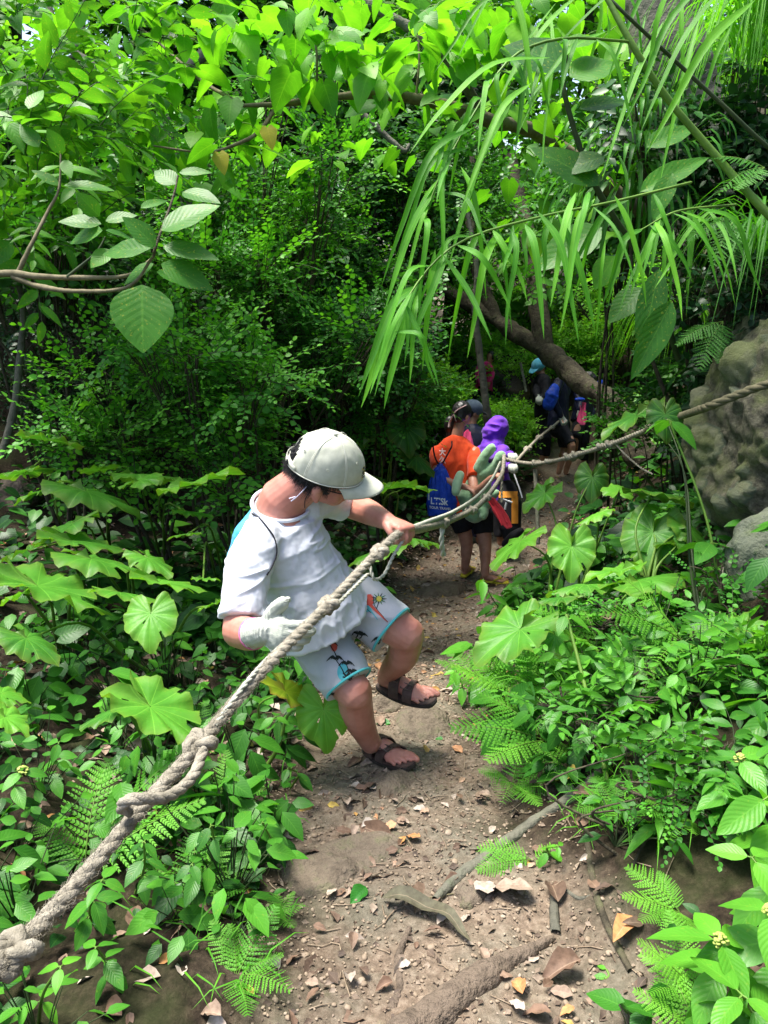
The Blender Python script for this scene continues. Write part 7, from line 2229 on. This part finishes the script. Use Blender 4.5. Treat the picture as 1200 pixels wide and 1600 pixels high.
if B.n: B.build('panel', ORB, pk)
B = Buf(); tube(B, [P(783, 779, 6.75) - pk0, P(800, 785, 6.76) - pk0], .009, 5); tube(B, [P(791, 785, 6.74) - pk0, P(789, 796, 6.74) - pk0], .010, 5); tube(B, [P(803, 740, 6.9) - pk0, P(812, 765, 6.8) - pk0, P(816, 778, 6.8) - pk0], .007, 5)
B.build('strap', WHT, pk)
# capped person behind the woman
g = hit(745, 800)
J = dict(base=np.array([*P(742, 700, 8.0)[:2], gz(*P(742, 700, 8.0)[:2])]), hd=P(738, 642, 8.0), nk=P(737, 664, 8.0), ch=P(737, 694, 8.0), pel=P(740, 755, 8.0), shR=P(754, 680, 7.95), shL=P(722, 680, 8.05), elR=P(757, 712, 7.9), wrR=P(768, 700, 7.7), elL=P(720, 715, 8), wrL=P(730, 735, 7.9),
         hpR=P(748, 765, 8), hpL=P(732, 765, 8), knR=P(748, 808, 7.95), knL=P(732, 808, 8.0), anR=P(749, 845, 8), anL=P(733, 845, 8))
NAVY = cloth_mat('navy_wetsuit', (.008, .010, .028), (.016, .02, .05), .5, sheen=0)
GRY = cloth_mat('grey_blue_cap', (.07, .10, .14), (.11, .15, .20), .8)
cp, cpb, cq, CA = figure('person in dark navy top and grey blue cap, mostly hidden behind the woman in orange', J, .95, NAVY, 1, NAVY, .9, SK2, cv(.75, -.2, -.4), None, .011, hair=True)
def simple_cap(root, q, A, mat, k=1.0, brim=True, name='cap'):
    S = Solid(); c = q['hd'] + A[:, 2] * .035 * k; S.ell(c, A, (.108 * k, .092 * k, .085 * k))
    o = link(name, S.mesh(name, [mat], .006, 1), root)
    S = Solid(); S.loft([(c + A[:, 0] * .06 * k, .075 * k, .006), (c + A[:, 0] * .13 * k - A[:, 2] * .012, .065 * k, .006), (c + A[:, 0] * .17 * k - A[:, 2] * .025, .04 * k, .006)], A[:, 1], 16)
    link('brim', S.mesh('brim', [mat], .004, 1), o)
simple_cap(cp, cq, CA, GRY)
# far hiker in wetsuit with blue bag
def foot_ground(px, py, d):
    q = P(px, py, d); return np.array([q[0], q[1], gz(q[0], q[1]) + .07])
J = dict(base=foot_ground(882, 740, 10.0), hd=P(893, 588, 10.15), nk=P(888, 600, 10.1), ch=P(874, 612, 10.0), pel=P(872, 662, 10.0), shR=P(873, 597, 9.85), shL=P(897, 606, 10.2), elR=P(866, 625, 9.75), wrR=P(877, 650, 9.75), elL=P(905, 625, 10.1), wrL=P(906, 640, 10.0),
         hpR=P(876, 668, 9.95), hpL=P(880, 665, 10.1), knR=P(893, 697, 9.8), knL=P(882, 700, 10.2), anR=P(884, 738, 9.95), anL=P(873, 738, 10.2))
fh, fhb, fq, FA = figure('hiker in navy wetsuit on the far trail, bare knees, white gloved hand on the rope', J, .95, NAVY, 1, BLK, .46, SK2, cv(.5, -.6, -.3), None, .012, gloves=GLOVE)
S = Solid(); fb0 = P(860, 620, 9.7); S.loft([(P(868, 603, 9.7) - fb0, .05, .03), (P(862, 618, 9.66) - fb0, .09, .06), (P(857, 634, 9.68) - fb0, .08, .06)], RT, 16)
o = link('drawstring_bag', S.mesh('bag', [bl], .01, 2, lambda c, n_: c + n_ * (.008 * fbm(c, .05, 3, 3))[:, None]), None, fb0); tag(o, 'blue bag slung on the bending hiker in navy wetsuit on the far trail', 'bag')
J = dict(base=foot_ground(846, 720, 10.8), hd=P(843, 573, 10.8), nk=P(846, 586, 10.8), ch=P(848, 604, 10.8), pel=P(850, 645, 10.8), shR=P(853, 594, 10.7), shL=P(841, 594, 10.9), elR=P(852, 615, 10.6), wrR=P(845, 622, 10.4), elL=P(838, 612, 10.7), wrL=P(841, 621, 10.4),
         hpR=P(853, 652, 10.8), hpL=P(847, 652, 10.8), knR=P(853, 685, 10.7), knL=P(846, 685, 10.8), anR=P(853, 718, 10.8), anL=P(846, 718, 10.8))
ah, ahb, aq, AA = figure('hiker in black with a light blue sun hat looking down, behind the bending wetsuit hiker', J, .92, BLK, 1, BLK, .9, SK2, cv(-.7, -.6, .3), None, .012, gloves=GLOVE)
simple_cap(ah, aq, AA, cloth_mat('light_blue_cloth', (.08, .42, .62), (.2, .6, .75), .7), 1.05, name='sun_hat')
J = dict(base=foot_ground(918, 730, 10.6), hd=P(921, 592, 10.6), nk=P(918, 604, 10.6), ch=P(914, 620, 10.6), pel=P(908, 655, 10.6), shR=P(908, 612, 10.5), shL=P(925, 612, 10.7), elR=P(903, 632, 10.4), wrR=P(906, 648, 10.3), elL=P(928, 635, 10.7), wrL=P(924, 652, 10.6),
         hpR=P(906, 660, 10.6), hpL=P(913, 660, 10.6), knR=P(899, 683, 10.3), knL=P(912, 690, 10.6), anR=P(900, 712, 10.5), anL=P(913, 725, 10.7))
figure('dark clad hiker stooping behind the mossy leaning trunk beside the pink fin', J, .92, NAVY, 1, BLK, .9, SK2, cv(-.4, -.6, -.3), None, .012)
fin('bright pink swim fin dangling under the leaning trunk on the far trail', [(909, 628), (916, 629), (915, 638), (917, 655), (914, 664), (907, 664), (901, 658), (904, 644), (909, 636)], 9.9, PNK, .03)
S = Solid(); c0 = P(906, 624, 9.9); S.ell(np.zeros(3), np.eye(3), (.07, .04, .025)); o = link('dry_bag', S.mesh('dry_bag', [bl], .008, 1), None, c0); tag(o, 'small blue pouch just above the bright pink fin under the leaning trunk', 'pouch')
c0 = P(938, 600, 10.2); S = Solid(); S.ell(np.zeros(3), np.eye(3), (.05, .04, .06)); S.ell(np.array([-.03, 0, -.05]), np.eye(3), (.04, .03, .03)); o = link('dry_bag', S.mesh('dry_bag2', [bl], .008, 1), None, c0); tag(o, 'small bright blue bag showing right of the leaning trunk among leaves', 'bag')
# pink clad hiker beyond the sapling
J = dict(base=foot_ground(757, 650, 13), hd=P(767, 558, 13), nk=P(762, 567, 13), ch=P(757, 580, 13), pel=P(756, 608, 13), shR=P(764, 572, 12.9), shL=P(750, 573, 13), elR=P(768, 586, 12.8), wrR=P(764, 596, 12.7), elL=P(747, 588, 12.9), wrL=P(752, 600, 12.8),
         hpR=P(759, 612, 13), hpL=P(753, 612, 13), knR=P(759, 632, 13), knL=P(753, 632, 13), anR=P(759, 652, 13), anL=P(753, 652, 13))
PKC = cloth_mat('hot_pink_cloth', (.75, .03, .18), (.85, .06, .25), .8)
figure('hiker in hot pink shirt beyond the thin straight sapling', J, .9, PKC, 1, BLK, .9, SK2, cv(-.5, -.3, .6), None, .014)
